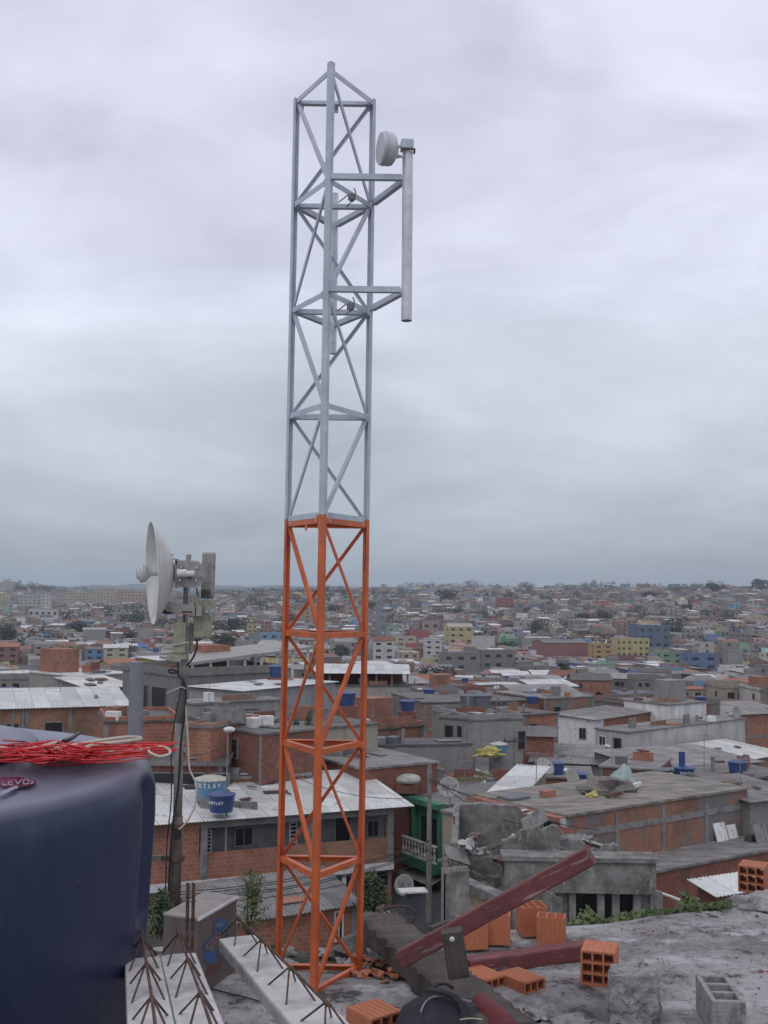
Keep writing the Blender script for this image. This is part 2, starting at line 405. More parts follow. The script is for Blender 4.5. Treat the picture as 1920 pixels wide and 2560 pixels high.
for i in range(0, NXs, 5):
    p, q = grid[i][-1], grid[min(i+5, NXs)][-1]
    p = (p[0], p[1]-0.04, -0.15); q = (q[0], q[1]-0.04, -0.15)
    mb.face([p, q, (q[0], q[1], -13.6), (p[0], p[1], -13.6)], [(p[0], 13), (q[0], 13), (q[0], 0), (p[0], 0)])
for p, q in ((( -4.5, -1.5), (4.8, -1.5)), ((-4.5, -1.5), (-4.5, 6.7)), ((4.8, -1.5), (4.8, 7.9))):
    mb.face([(*p, -0.02), (*q, -0.02), (*q, -13.6), (*p, -13.6)], [(0, 13), (9, 13), (9, 0), (0, 0)])
mb.build('wall', 'brick', own)

# lower ledge with rubble just beyond the slab
M['rubble'] = simple('rubble_soil', (0.13, 0.12, 0.11), 0.95, 0, (0.04, 0.045, 0.03), 3.0, 0.42, 0.62, 0.8, 12)
M['stone'] = simple('broken_concrete', (0.30, 0.29, 0.28), 0.95, 0, (0.10, 0.095, 0.09), 4.0, 0.45, 0.7, 0.6, 20)
ledge = thing('rubble_ledge', 'dark ledge of soil and broken concrete beyond the tower base', 'ledge', (-1, 6.9, -0.25))
mb = MB(); g = []
for i in range(90):
    x = -4.4+ i*0.055; col = []
    for j in range(26):
        yf = min(7.05, 7.05)+0.12*noise.noise(Vector((x*2, 1, 0))) + (0.3 if x > -0.05 else 0)
        y = 6.0+(yf-6.0)*j/25
        z = -0.24+0.09*noise.noise(Vector((x*2.2, y*2.2, 3)))+0.06*noise.noise(Vector((x*7, y*7, 1)))+(-0.2 if j == 25 else 0)
        col.append((x, y, z))
    col.append((x, yf, -13.5)); g.append(col)
for i in range(89):
    for j in range(26): mb.face([g[i][j], g[i+1][j], g[i+1][j+1], g[i][j+1]])
mb.build('soil', 'rubble', ledge)
rng = random.Random(3)
for k in range(46):
    x = rng.uniform(-1.6, 0.1); y = rng.uniform(6.35, 6.95); s = rng.uniform(0.015, 0.055)
    mb = MB(); mb.blob((x, y, -0.2+s*0.3), s*rng.uniform(1, 1.8), s, s*rng.uniform(0.5, 0.9), k, 0.5, 6, rot=rng.uniform(0, 3))
    o = mb.build('stone', 'stone', loc=(x, y, -0.22)); tag(o, ('bigger' if s > .035 else 'small')+' lump of pale broken concrete in the rubble, '+('left of the tower' if x < -.85 else ('behind the tower base' if x < -.3 else 'right of the tower base')), 'stone', 'rubble stones behind the tower base')

# ================================================================ LATTICE TOWER
M['galv'] = simple('galvanised_steel', (0.60, 0.61, 0.62), 0.36, 0.4, (0.38, 0.37, 0.36), 8.0, 0.45, 0.75, 0.1, 60)
M['rust'] = simple('rusty_iron', (0.14, 0.07, 0.045), 0.85, 0.0, (0.06, 0.04, 0.035), 30, 0.4, 0.6, 0.4, 150)
M['paint_grey'] = simple('grey_tower_paint', (0.46, 0.51, 0.57), 0.38, 0.0, (0.32, 0.35, 0.39), 5.0, 0.5, 0.8, 0.12, 60, 1, .12, ((.16, .12, .10), 22, .66, .70))
M['paint_orange'] = simple('orange_tower_paint', (0.56, 0.125, 0.035), 0.42, 0.0, (0.33, 0.06, 0.03), 5.0, 0.48, 0.75, 0.12, 60, 1, .15, ((.17, .06, .04), 22, .65, .70))
nearp = G(797, 2487, 0); D1 = nearp.y
tower = thing('lattice_tower', 'three legged steel lattice tower painted grey above and orange below', 'tower', (nearp.x, nearp.y+0.25, 0))
ztop = [P(815, y, D1).z for y in (172, 446, 727, 1007, 1287, 1584, 1876, 2186)] + [0.02]
Wd, ALT = 0.452, 0.385
LEG = [Vector((nearp.x, D1, 0)), Vector((nearp.x-Wd/2+0.004, D1+ALT, 0)), Vector((nearp.x+Wd/2+0.004, D1+ALT, 0))]
cen = (LEG[0]+LEG[1]+LEG[2])/3
def angle_bar(p0, p1, m_, wd, th=0.004, drop=0.0, flip=False):
    p0 = Vector(p0); p1 = Vector(p1); n = (p1-p0).normalized(); m_ = (m_-n*m_.dot(n)).normalized(); v_ = n.cross(m_)
    if v_.z < 0: v_ = -v_
    mb = MB(); a = p1-p0; o = p0+m_*drop
    mb.obox(o-v_*wd/2, a, v_*wd, m_*th)
    if flip: v_ = -v_
    mb.obox(o+v_*(wd/2-th*0.9), a, v_*th, -m_*(wd*0.85))
    return mb
split = (ztop[4]+0.002)
for k in range(3):
    outd = (LEG[k]-cen); outd.z = 0; outd.normalize(); tg = Vector((-outd.y, outd.x, 0))
    fl = [(LEG[(k+1) % 3]-LEG[k]).normalized(), (LEG[(k+2) % 3]-LEG[k]).normalized()]
    for z0, z1, mt in ((0.0, split, 'paint_orange'), (split+0.003, ztop[0]+(0.04 if k == 0 else 0.012), 'paint_grey')):
        mb = MB(); h = Vector((0, 0, z1-z0)); c = LEG[k]+Vector((0, 0, z0))
        mb.obox(c-tg*0.009+outd*0.004, tg*0.018, outd*0.004, h)
        for fd in fl:
            sgn = 1 if fd.dot(tg) > 0 else -1
            s0 = c+tg*sgn*0.0085+outd*0.007
            nrm = Vector((-fd.y, fd.x, 0))
            if nrm.dot(outd) > 0: nrm = -nrm
            mb.obox(s0, fd*0.026, nrm*0.004, h)
        mb.build('leg', mt, tower)
faces = [(0, 1), (0, 2), (1, 2)]
def facenorm(i, j):
    d = LEG[j]-LEG[i]; m_ = Vector((d.y, -d.x, 0)).normalized()
    if m_.dot((LEG[i]+LEG[j])/2-cen) < 0: m_ = -m_
    return m_
up = Vector((0, 0, 1))
for lv, z in enumerate(ztop):
    sets = [(z, 'paint_grey')] if lv < 4 else ([(z+0.014, 'paint_grey'), (z-0.016, 'paint_orange')] if lv == 4 else [(z, 'paint_orange')])
    for zz, mt in sets:
        for i, j in faces:
            m_ = facenorm(i, j); n = (LEG[j]-LEG[i]).normalized()
            p0 = LEG[i]+n*0.012+up*(zz-0.012); p1 = LEG[j]-n*0.012+up*(zz-0.012)
            angle_bar(p0, p1, m_, 0.034 if (i, j) == (1, 2) else 0.029, 0.004, 0.001, flip=(lv >= 5) == False and (i, j) == (1, 2)).build('crossbar', mt, tower)
for bay in range(8):
    za, zb = ztop[bay]-0.026, ztop[bay+1]+0.004
    mt = 'paint_grey' if bay < 4 else 'paint_orange'
    if bay == 4: za -= 0.02
    # high end, low end of each face's diagonal
    pairs = [(1, 0), (0, 2), (2, 1)] if bay % 2 == 0 else [(0, 1), (2, 0), (1, 2)]
    for hi, lo in pairs:
        m_ = facenorm(hi, lo) if hi < lo else facenorm(lo, hi)
        n = (LEG[lo]-LEG[hi]).normalized()
        angle_bar(LEG[hi]+n*0.022+up*za, LEG[lo]-n*0.022+up*zb, m_, 0.019, 0.003, -0.002).build('diagonal_brace', mt, tower)
for (i, j, f, z, mt) in ((1, 2, 0.08, ztop[0]-0.03, 'paint_grey'), (1, 2, 0.52, ztop[0]-0.03, 'paint_grey'), (1, 2, 0.92, ztop[0]-0.02, 'paint_grey'), (0, 1, 0.40, ztop[4]-0.04, 'paint_orange'), (0, 1, 0.06, ztop[4]-0.04, 'paint_orange')):
    m_ = facenorm(i, j); n = (LEG[j]-LEG[i]).normalized(); c = LEG[i].lerp(LEG[j], f)
    mb = MB(); mb.obox(c-n*0.011+up*(z-0.035)+m_*0.006, n*0.022, m_*0.003, up*0.036); mb.build('tab', mt, tower)
for k in range(3):
    for i, j in faces:
        if k not in (i, j): continue
        o_ = j if k == i else i; n = (LEG[o_]-LEG[k]).normalized(); m_ = facenorm(i, j)
        for zz in (ztop[4]+.004, ztop[4]-.026):
            c = LEG[k]+n*.06+up*zz+m_*.006; mb = MB(); mb.tube([c-up*.006, c+up*.006], .006, 6); mb.build('bolt', 'galv', tower)
for lv in range(1, 8):
    for k in (0, 1, 2):
        o_ = (k+1) % 3; n = (LEG[o_]-LEG[k]).normalized(); m_ = facenorm(min(k, o_), max(k, o_)); c = LEG[k]+n*.034+up*(ztop[lv]-.018)+m_*.0065
        mb = MB(); mb.blob(c, .009, .004, .02, lv*3+k, .5, 5); mb.build('weld_bead', 'paint_grey' if lv < 4 else 'paint_orange', tower)
tower.location.x -= .027; tower.rotation_euler = (0, R(.32), 0)   # it leans a little
# side pipe for the small antenna and its two triangular brackets
pt = P(1019, 358, D1+0.0); pb = P(1017, 802, D1+0.0); pipe_x = (pt.x+pb.x)/2+0.0
pipe = thing('antenna_pipe', 'vertical galvanised pipe held out from the right side of the tower on two brackets', 'pipe', (pipe_x, D1, pb.z))
mb = MB(); mb.tube([(pipe_x, D1, pb.z), (pipe_x, D1, pt.z)], 0.0285, 24, False); mb.tube([(pipe_x, D1, pb.z+0.001), (pipe_x, D1, pt.z-0.001)], 0.024, 24, False); mb.build('tube', 'galv', pipe, smooth=True)
def bracket(z, apex, legs, mt='paint_grey'):
    for k in legs:
        p0 = LEG[k]+up*z; p1 = Vector((apex.x, apex.y, z)); n = (p1-p0).normalized()
        m_ = Vector((n.y, -n.x, 0))
        if m_.y > 0: m_ = -m_
        angle_bar(p0+n*0.01, p1-n*0.027, m_, 0.030, 0.004, 0.004, flip=True).build('bracket_arm', mt, tower)
for z in (ztop[1]+0.012, ztop[2]+0.012): bracket(z, Vector((pipe_x, D1, 0)), (0, 2))
rx = P(838, 480, D1+ALT+0.36).x; ry = D1+ALT+0.36
rp = thing('antenna_pipe', 'galvanised pipe seen behind the front leg of the tower, on its rear brackets', 'pipe', (rx, ry, P(838, 885, ry).z))
mb = MB(); z0, z1 = P(838, 885, ry).z, P(838, 484, ry).z
mb.tube([(rx, ry, z0), (rx, ry, z1)], 0.02, 20, False); mb.tube([(rx, ry, z0+0.001), (rx, ry, z1-0.001)], 0.017, 20, False); mb.build('tube', 'galv', rp, smooth=True)
for z in (ztop[1]+0.004, ztop[2]+0.004): bracket(z, Vector((rx, ry, 0)), (1, 2))
# clamps lying on the right face bars
for z, f in ((ztop[1], 0.5), (ztop[2], 0.5)):
    c = LEG[0].lerp(LEG[2], f)+up*(z-0.02)
    cl = thing('u_bolt_clamp', ('upper' if z == ztop[1] else 'lower')+' dark clamp with bolt rods on the right side of the tower', 'clamp', tuple(c))
    mb = MB(); mb.cbox((c.x, c.y-0.008, c.z-0.03), 0.03, 0.03, 0.035, 0.7); mb.build('jaw', 'grey_frame', cl)
    mb = MB(); mb.tube([(c.x+0.012, c.y-0.02, c.z+0.035), (c.x+0.022, c.y-0.02, c.z+0.01), (c.x+0.018, c.y-0.02, c.z-0.03), (c.x-0.0, c.y-0.01, c.z-0.04)], 0.004, 6)
    mb.tube([(c.x-0.012, c.y+0.0, c.z+0.012), (c.x-0.075, c.y+0.03, c.z-0.028)], 0.0035, 6); mb.tube([(c.x+0.0, c.y, c.z-0.03), (c.x-0.03, c.y+0.03, c.z-0.055)], 0.0035, 6)
    mb.build('bolt_rod', 'grey_frame', cl)
# small round antenna
M['radome'] = simple('radome_plastic', (0.50, 0.51, 0.53), 0.5)
ac = P(951, 371, D1-0.03)
ant = thing('round_antenna', 'small round drum antenna with pale flat face on the pipe right of the tower', 'antenna', tuple(ac))
ax = Vector((-math.cos(R(17)), -math.sin(R(17)), -0.02)).normalized(); q = ax.to_track_quat('Z', 'Y').to_matrix().to_4x4()
mw = Matrix.Translation(ac) @ q
mb = MB(); mb.lathe([(0.0001, 0.006), (0.055, 0.005), (0.083, 0.002), (0.087, -0.004), (0.088, -0.05), (0.083, -0.066), (0.066, -0.078), (0.0001, -0.082)], mw, 48); mb.build('drum', 'radome', ant, smooth=False)
mb = MB(); mb.lathe([(0.0885, -0.018), (0.0905, -0.019), (0.0905, -0.022), (0.0885, -0.023)], mw, 48); mb.build('rim_band', 'paint_grey', ant)
bc = ac-ax*0.08
mb = MB()
for dz in (0.02, -0.035): mb.beam(bc+up*dz, Vector((pipe_x-0.015, D1-0.01, bc.z+dz-0.0)), 0.018, 0.010)
mb.beam(bc+Vector((0.012, 0, -0.045)), bc+Vector((0.012, 0, 0.03)), 0.02, 0.006); mb.build('mounting_arm', 'galv', ant)
mb = MB(); mb.cbox((pipe_x-0.005, D1-0.005, pt.z-0.042), 0.066, 0.07, 0.052, 0.1)
mb.build('clamp', 'paint_grey', ant, bevel=0.004)
mb = MB(); mb.tube([(pipe_x-0.03, D1-0.04, pt.z-0.048), (pipe_x+0.04, D1-0.04, pt.z-0.05)], 0.004, 6); mb.tube([(pipe_x+0.035, D1-0.045, pt.z-0.05), (pipe_x+0.035, D1+0.0, pt.z-0.056)], 0.0055, 6); mb.build('bolt', 'rust', ant)

# ================================================================ ANTENNA MAST ON THE LEFT
MD = 6.2
def q4(x, y, d=MD): return P(300+x/3.6875, 1280+y/3.6875, d)
S4 = MD/F/3.6875
M['dish_white'] = simple('dish_enamel', (0.60, 0.60, 0.56), 0.5, 0, (0.36, 0.35, 0.31), 3, 0.5, 0.8)
M['plastic_old'] = simple('aged_plastic', (0.34, 0.34, 0.25), 0.7, 0, (0.17, 0.17, 0.12), 12, 0.45, 0.7)
M['plate_grey'] = simple('weathered_plate', (0.33, 0.325, 0.31), 0.6, 0.2, (0.17, 0.15, 0.13), 14, 0.5, 0.7)
M['black_rubber'] = simple('black_cable', (0.015, 0.015, 0.017), 0.5)
M['cream_cable'] = simple('cream_cable', (0.50, 0.44, 0.36), 0.6)
M['mast_steel'] = simple('mast_steel', (0.23, 0.225, 0.21), 0.55, 0.2, (0.10, 0.09, 0.08), 8, 0.45, 0.7)
M['mast_dark'] = simple('mast_corroded_foot', (0.15, 0.125, 0.105), 0.8, 0.0, (0.045, 0.04, 0.035), 10, 0.4, 0.7, 0.4, 60)
ptop = q4(635, 392); pm = P(448, 1830, MD); pf = P(443, 2095, MD)
foot = P(437, 2270, MD); foot = Vector((foot.x-0.005, MD, 0))
mast = thing('antenna_mast', 'slim weathered steel mast left of the tower carrying a white dish and small radios', 'mast', (foot.x, MD, 0))
pl = q4(595, 1480)
mb = MB(); mb.tube([ptop, q4(608, 700), q4(600, 1100)], 0.0145, 16); mb.build('upper_tube', 'mast_steel', mast, smooth=True)
mb = MB(); mb.tube([q4(600, 1050), pl, pm], 0.0235, 16); mb.tube([pm+up*0.05, pf+up*0.0], 0.0255, 16); mb.build('middle_tube', 'mast_steel', mast, smooth=True)
mb = MB(); mb.tube([pf+up*0.12, pf, foot], [0.029, 0.031, 0.032], 16); mb.build('foot_tube', 'mast_dark', mast, smooth=True)
mb = MB(); mb.tube([pf+up*0.06, pf+up*0.08], 0.043, 16); mb.tube([pf-up*0.12, pf-up*0.10], 0.045, 16); mb.build('collar', 'rust', mast)
mb = MB(); mb.beam(P(380, 2146, MD), P(430, 2144, MD), 0.03, 0.03); mb.cbox(P(398, 2152, MD-0.03), 0.03, 0.03, 0.03); mb.build('side_arm', 'mast_dark', mast)
# cables on the mast
def cable(name, pts, r, mat, label, cat='cable', n=6, grp=None):
    # smooth through the points (catmull-rom)
    P_ = [Vector(p) for p in pts]; P_ = [P_[0]]+P_+[P_[-1]]; outp = []
    for i in range(1, len(P_)-2):
        for s_ in range(8):
            tt = s_/8; p0, p1, p2, p3 = P_[i-1:i+3]
            outp.append(0.5*((2*p1)+(-p0+p2)*tt+(2*p0-5*p1+4*p2-p3)*tt*tt+(-p0+3*p1-3*p2+p3)*tt**3))
    outp.append(P_[-2]); mb = MB(); mb.tube(outp, r, n); o = mb.build(name, mat, loc=tuple(outp[-1]), smooth=True)
    return tag(o, label, cat, grp)
F4 = MD-0.045
cable('cable', [q4(535, 1380, F4), q4(540, 1500, F4), q4(590, 1570, F4), q4(605, 1700, F4), q4(590, 1900, F4), q4(560, 2150, F4), P(446, 1960, F4), P(432, 2060, F4), P(425, 2150, F4), P(420, 2265, F4)], 0.0065, 'black_rubber', 'thick black cable looped at the mast head and strapped down the mast')
cable('cable', [q4(540, 1480, F4), q4(465, 1485, F4), q4(450, 1460, F4), q4(480, 1452, F4), q4(530, 1475, F4)], 0.006, 'black_rubber', 'short black cable loop sticking out left of the mast below the radios')
cable('cable', [q4(640, 620, F4), q4(640, 760, F4), q4(625, 900, F4), q4(600, 1080, F4), q4(560, 1180, F4)], 0.0035, 'plate_grey', 'thin grey cable hanging from the radio down to the panel on the mast')
cable('cable', [q4(710, 1165, F4), q4(705, 1260, F4), q4(680, 1330, F4), q4(640, 1390, F4), q4(610, 1420, F4)], 0.006, 'black_rubber', 'black cable leaving the underside of the square radio beside the mast')
cable('cable', [q4(705, 700, F4), q4(712, 740, F4), q4(725, 790, F4)], 0.0045, 'black_rubber', 'short pair of black leads hanging under the round bracket plate')
cable('cable', [P(463, 1755, F4), P(470, 1850, F4), P(474, 1920, F4), P(490, 1960, F4), P(488, 2010, F4), P(470, 2050, F4), P(447, 2075, F4)], 0.0055, 'cream_cable', 'cream cable bowing out to the right of the mast and tied back to it')
cable('cable', [P(457, 1700, F4), P(430, 1850, F4), P(428, 2000, F4), P(418, 2100, F4), P(413, 2260, F4)], 0.004, 'black_rubber', 'thin black cable running loosely down the left side of the mast')
mb = MB(); mb.tube([q4(430, 1670, F4-.01), q4(500, 1640, F4-.01), q4(560, 1612, F4-.01), q4(605, 1628, F4-.01)], 0.0035, 5); mb.build('cable_tie', 'cream_cable', mast)
mb = MB(); mb.cbox(P(440, 2095, MD-0.05), 0.05, 0.03, 0.045, 0.4); mb.build('rubber_wrap', 'black_rubber', mast)
# dish
rc = q4(293, 562); vd = Vector((rc.x, rc.y, 0)).normalized(); ld = Vector((-vd.y, vd.x, 0)); 
if ld.x > 0: ld = -ld
ax = (ld*math.cos(R(6.6))-vd*math.sin(R(6.6))+Vector((0, 0, -0.05))).normalized()
dish = thing('dish_antenna', 'white parabolic dish seen nearly edge on at the head of the left mast', 'dish antenna', tuple(rc))
mw = Matrix.Translation(rc) @ ax.to_track_quat('Z', 'Y').to_matrix().to_4x4()
RD = 468*S4; dep = 0.118
pr = [(RD*i/24, -dep+dep*(i/24)**2) for i in range(1, 25)]; pr[0] = (0.001, -dep)
mb = MB(); mb.lathe(pr+[(RD+0.005, 0.001), (RD+0.006, -0.004), (RD+0.001, -0.008)]+[(r_, z_-0.007) for r_, z_ in pr[::-1]], mw, 72); mb.build('reflector', 'dish_white', dish, smooth=True)
mb = MB(); mb.lathe([(0.018, -dep), (0.018, 0.0), (0.03, 0.02), (0.05, 0.034), (0.055, 0.055), (0.05, 0.068), (0.035, 0.074), (0.03, 0.085), (0.001, 0.088)], mw, 14); mb.build('feed', 'radome', dish)
mb = MB(); mb.lathe([(0.001, -dep-0.035), (0.05, -dep-0.03), (0.052, -dep-0.005), (0.10, -dep+0.012)], mw, 24); mb.build('hub', 'plate_grey', dish, smooth=True)
mb = MB(); d3 = MD-0.06
prof = [(505, 445), (690, 450)]+[(690+95*math.sin(R(a_)), 572-122*math.cos(R(a_))) for a_ in range(10, 180, 14)]+[(700, 697), (525, 695), (522, 500)]
fr = [q4(x_, y_, d3) for x_, y_ in prof]; bk = [p+Vector((0, 0.006, 0)) for p in fr]
mb.face(fr); mb.face(bk[::-1])
for i in range(len(fr)): mb.face([fr[i], bk[i], bk[(i+1) % len(fr)], fr[(i+1) % len(fr)]])
mb.obox(q4(500, 700, d3), Vector((0.012, 0, 0)), Vector((0, 0.06, 0)), up*(250*S4)); mb.build('bracket_plate', 'plate_grey', dish)
mb = MB()
for bx_, by_ in ((570, 508), (712, 512), (705, 632), (560, 628)):
    c = q4(bx_, by_, d3); mb.tube([c, c-Vector((0, 0.02, 0))], 0.0065, 8)
mb.build('bolt', 'galv', dish)
mb = MB(); mb.beam(rc-ax*0.15, q4(540, 560, MD), 0.05, 0.05); mb.beam(q4(478, 430, MD-.03), q4(540, 442, MD-.03), 0.006, 0.006); mb.beam(q4(455, 368, MD-.03), q4(478, 430, MD-.03), 0.006, 0.006); mb.beam(q4(490, 388, MD-.03), q4(474, 402, MD-.03), 0.006, 0.006); mb.build('neck', 'mast_dark', dish)
ra = thing('radio_unit', 'white cylindrical radio fixed behind the dish on the mast head', 'radio', tuple(q4(610, 565, MD-.09)))
mb = MB(); mb.tube([q4(530, 565, MD-.09), q4(612, 563, MD-.09)], 37*S4, 20); mb.tube([q4(612, 568, MD-.09), q4(686, 570, MD-.09)], 27*S4, 20); mb.build('housing', 'white', ra)
mb = MB(); mb.cbox(q4(648, 618, MD-.09), 0.014, 0.014, 0.008); mb.build('plug', 'black_rubber', ra)
def panel_box(name, label, x0_, y0_, x1_, y1_, d, thick, mat, lean=0.0, bev=0.012, cat='antenna'):
    a_, b_, c_ = q4(x0_, y1_, d), q4(x1_, y1_, d), q4(x0_+lean, y0_, d)
    th = thing(name, label, cat, tuple(a_)); mb = MB(); mb.obox(a_, b_-a_, Vector((0, thick, 0)), c_-a_); mb.build('housing', mat, th, bevel=bev); return th
pa = panel_box('panel_antenna', 'tall narrow weathered panel antenna right of the mast head', 740, 370, 862, 800, MD+0.05, 0.04, 'plate_grey', 16)
mb = MB(); mb.obox(q4(745, 795, MD+0.0), Vector((0.045, 0, 0)), Vector((0, 0.03, 0)), up*0.05); mb.cbox(q4(815, 760, MD+0.02), 0.02, 0.02, 0.02); mb.build('mounting_bracket', 'mast_dark', pa)
pb_ = panel_box('square_radio', 'greenish square radio box bolted right of the mast below the tall panel', 668, 815, 836, 1165, MD-0.0, 0.05, 'plastic_old', 6)
mb = MB(); pts = [q4(778, 912, MD-.02), q4(885, 815, MD-.02), q4(880, 1005, MD-.02)]
mb.face(pts); mb.face([p+Vector((0, 0.006, 0)) for p in pts][::-1])
for i in range(3): mb.face([pts[i], pts[i]+Vector((0, .006, 0)), pts[(i+1) % 3]+Vector((0, .006, 0)), pts[(i+1) % 3]])
mb.build('gusset_plate', 'plate_grey', pb_)
mb = MB()
for bx_, by_ in ((805, 918), (850, 920)): c = q4(bx_, by_, MD-.02); mb.tube([c, c-Vector((0, 0.02, 0))], 0.006, 8)
mb.build('bolt', 'galv', pb_)
mb = MB(); mb.obox(q4(422, 915, MD-.05), q4(690, 960, MD-.05)-q4(422, 915, MD-.05), Vector((0, 0.05, 0)), up*(90*S4)); mb.obox(q4(700, 960, MD-.06), Vector((0.03, 0, 0)), Vector((0, 0.08, 0)), up*(88*S4)); mb.build('clamp_arm', 'plate_grey', mast)
mb = MB(); mb.tube([q4(568, 920, MD-.07), q4(665, 922, MD-.07)], 0.005, 6); mb.build('bolt', 'rust', mast)
mb = MB(); mb.tube([q4(365, 922, MD), q4(430, 918, MD), q4(500, 905, MD)], [0.004, 0.016, 0.018], 10); mb.build('insulator', 'rust', mast)
panel_box('flat_radio', 'pale rounded flat radio strapped to the front left of the mast', 485, 1015, 600, 1310, MD-0.06, 0.03, 'plastic_old', 4)
panel_box('flat_radio', 'pale narrow flat radio standing behind the mast on its right side', 628, 1015, 668, 1310, MD+0.03, 0.03, 'plastic_old', 2)
mb = MB(); mb.obox(q4(430, 1360, MD-.05), q4(612, 1360, MD-.05)-q4(430, 1360, MD-.05), Vector((0, 0.08, 0)), up*(46*S4)); mb.build('shelf_bracket', 'plastic_old', mast)
mb = MB(); mb.tube([q4(400, 1225, MD-.07), q4(520, 1222, MD-.07), q4(640, 1200, MD-.07)], 0.004, 6); mb.build('strap', 'cream_cable', mast)
# grey vent pipe standing left of the mast
pp = P(343, 1655, 5.0)
vp = thing('vent_pipe', 'plain grey vertical vent pipe standing behind the blue tank left of the mast', 'pipe', (pp.x, 5.0, 0))
mb = MB(); mb.tube([(pp.x-0.005, 5.0, 0), (pp.x, 5.0, pp.z)], 0.0325, 24, False); mb.tube([(pp.x, 5.0, pp.z-0.004), (pp.x, 5.0, pp.z)], 0.0335, 24); M['pvc'] = simple('grey_pvc', (0.20, 0.205, 0.23), 0.5, 0, (0.14, 0.14, 0.15), 6); mb.build('tube', 'pvc', vp, smooth=False)

# ================================================================ BLUE WATER TANK
TC = Vector((-1.238, 2.275, 0.022)); TR = 0.755
tank = thing('water_tank', 'large dark blue plastic water tank with loose wires on its lid, left foreground', 'water tank', (TC.x, TC.y, 0.0))
m, t, b = nm('tank_navy'); v = coord(t)
a = mixc(t, noisef(t, v, 3, 6, 0.6, 0.3, 0.7), (0.009, 0.016, 0.055), (0.016, 0.024, 0.066))
sx = nd(t, 'ShaderNodeSeparateXYZ'); t.links.new(v, sx.inputs[0])
gm = nd(t, 'ShaderNodeNewGeometry'); sn = nd(t, 'ShaderNodeSeparateXYZ'); t.links.new(gm.outputs['Normal'], sn.inputs[0])
dust_sheen = nd(t, 'ShaderNodeMapRange'); t.links.new(sn.outputs['Z'], dust_sheen.inputs[0])
for i, q_ in enumerate((0.45, 0.98, 0.0, 0.75)): dust_sheen.inputs[i+1].default_value = q_
a = mixc(t, dust_sheen.outputs[0], a, (0.25, 0.26, 0.33))   # dust and sky sheen, both painted into the colour of upward faces
a = mixc(t, noisef(t, coord(t, 'Object', (3, 3, 0.5)), 2.5, 6, 0.7, 0.52, 0.72, 0, 0.28), a, (0.08, 0.085, 0.12))
a = mixc(t, noisef(t, coord(t, 'Object', (1, 1, 6)), 6, 8, 0.8, 0.63, 0.68, 0, 0.5), a, (0.2, 0.2, 0.24))
a = mixc(t, noisef(t, v, 1.2, 7, 0.7, 0.5, 0.7, 0, 0.22), a, (0.07, 0.07, 0.09))
t.links.new(a, b.inputs['Base Color']); t.links.new(noisef(t, v, 5, 6, .7, .3, .7, .3, .6), b.inputs['Roughness'])
bump(t, b, noisef(t, v, 25, 5, 0.6, 0, 1), 0.12, 0.01); M['tank_navy'] = m
def dent(r_, z_, an):
    if r_ < 0.70 or z_ < 1.28 or z_ > 1.60: return r_
    k = (math.degrees(an)-(-43)) % 45; k = min(k, 45-k)
    return r_ - 0.026*max(0, min(1, (4.5-k)/2.0))*max(0, min(1, (z_-1.28)/0.04))*max(0, min(1, (1.60-z_)/0.03))
prof = [(0.66, 0.30), (0.70, 0.33), (0.725, 0.45), (0.738, 0.9)]+[(0.741+0.014*i/12, 1.2+0.30*i/12) for i in range(13)]
for i in range(1, 11):
    a_ = R(9*i); prof.append((TR-0.042+0.042*math.cos(a_), 1.545+0.075*math.sin(a_)))
prof += [(0.66, 1.627), (0.64, 1.632), (0.60, 1.640), (0.56, 1.643), (0.53, 1.643), (0.48, 1.642)]
mb = MB(); mb.lathe(prof, Matrix.Translation(TC), 160, dent); mb.build('body', 'tank_navy', tank, smooth=True)
mb = MB(); mb.lathe([(0.498, 1.630), (0.502, 1.652), (0.494, 1.662), (0.44, 1.668), (0.41, 1.678), (0.3, 1.692), (0.1, 1.702), (0.001, 1.703)], Matrix.Translation(TC), 96); mb.build('lid', 'tank_navy', tank, smooth=True)
mb = MB(); mb.cbox((TC.x, TC.y, 0.0), 1.2, 1.2, 0.31, 0.2)
tag(mb.build('brick_plinth', 'brick', loc=(TC.x, TC.y, 0)), 'low brick plinth hidden under the big blue water tank', 'plinth')
# sticker on the shoulder: magenta swirl with pale letters
M['sticker_mag'] = simple('sticker_magenta', (0.16, 0.02, 0.07), 0.4); M['sticker_pale'] = simple('sticker_pale', (0.30, 0.30, 0.38), 0.4)
def onshoulder(px, py, lift=0.0):
    # point where the ray meets the tank's top at shoulder height
    z_ = 1.640; p = G(px, py, z_+lift)
    for _ in range(6):
        r_ = (Vector((p.x, p.y, TC.z))-TC).length; z_ = float(np.interp(r_, [0.5, .56, .60, .64, .66, .70], [1.668, 1.667, 1.665, 1.657, 1.652, 1.646])); p = G(px, py, z_+lift)
    if r_ > TR-0.06:
        for _ in range(12):
            rr = min(r_, TR); q_ = (rr-(TR-0.06))/0.06; z_ = 1.567+0.075*math.sqrt(max(0.0, 1-min(1, max(0, q_))**2)); p = G(px, py, z_+lift); r_ = (Vector((p.x, p.y, TC.z))-TC).length
    return p
st = MB(); lr = MB()
cols = []
for i in range(25):
    x_ = -60+150*i/24; yc = 1957-0.02*x_; hh = 15*math.sqrt(max(0.02, 1-((x_-15)/76)**2)); cols.append((onshoulder(x_, yc-hh, 0.006), onshoulder(x_, yc+hh*0.9, 0.006)))
for i in range(24): st.face([cols[i][1], cols[i+1][1], cols[i+1][0], cols[i][0]])
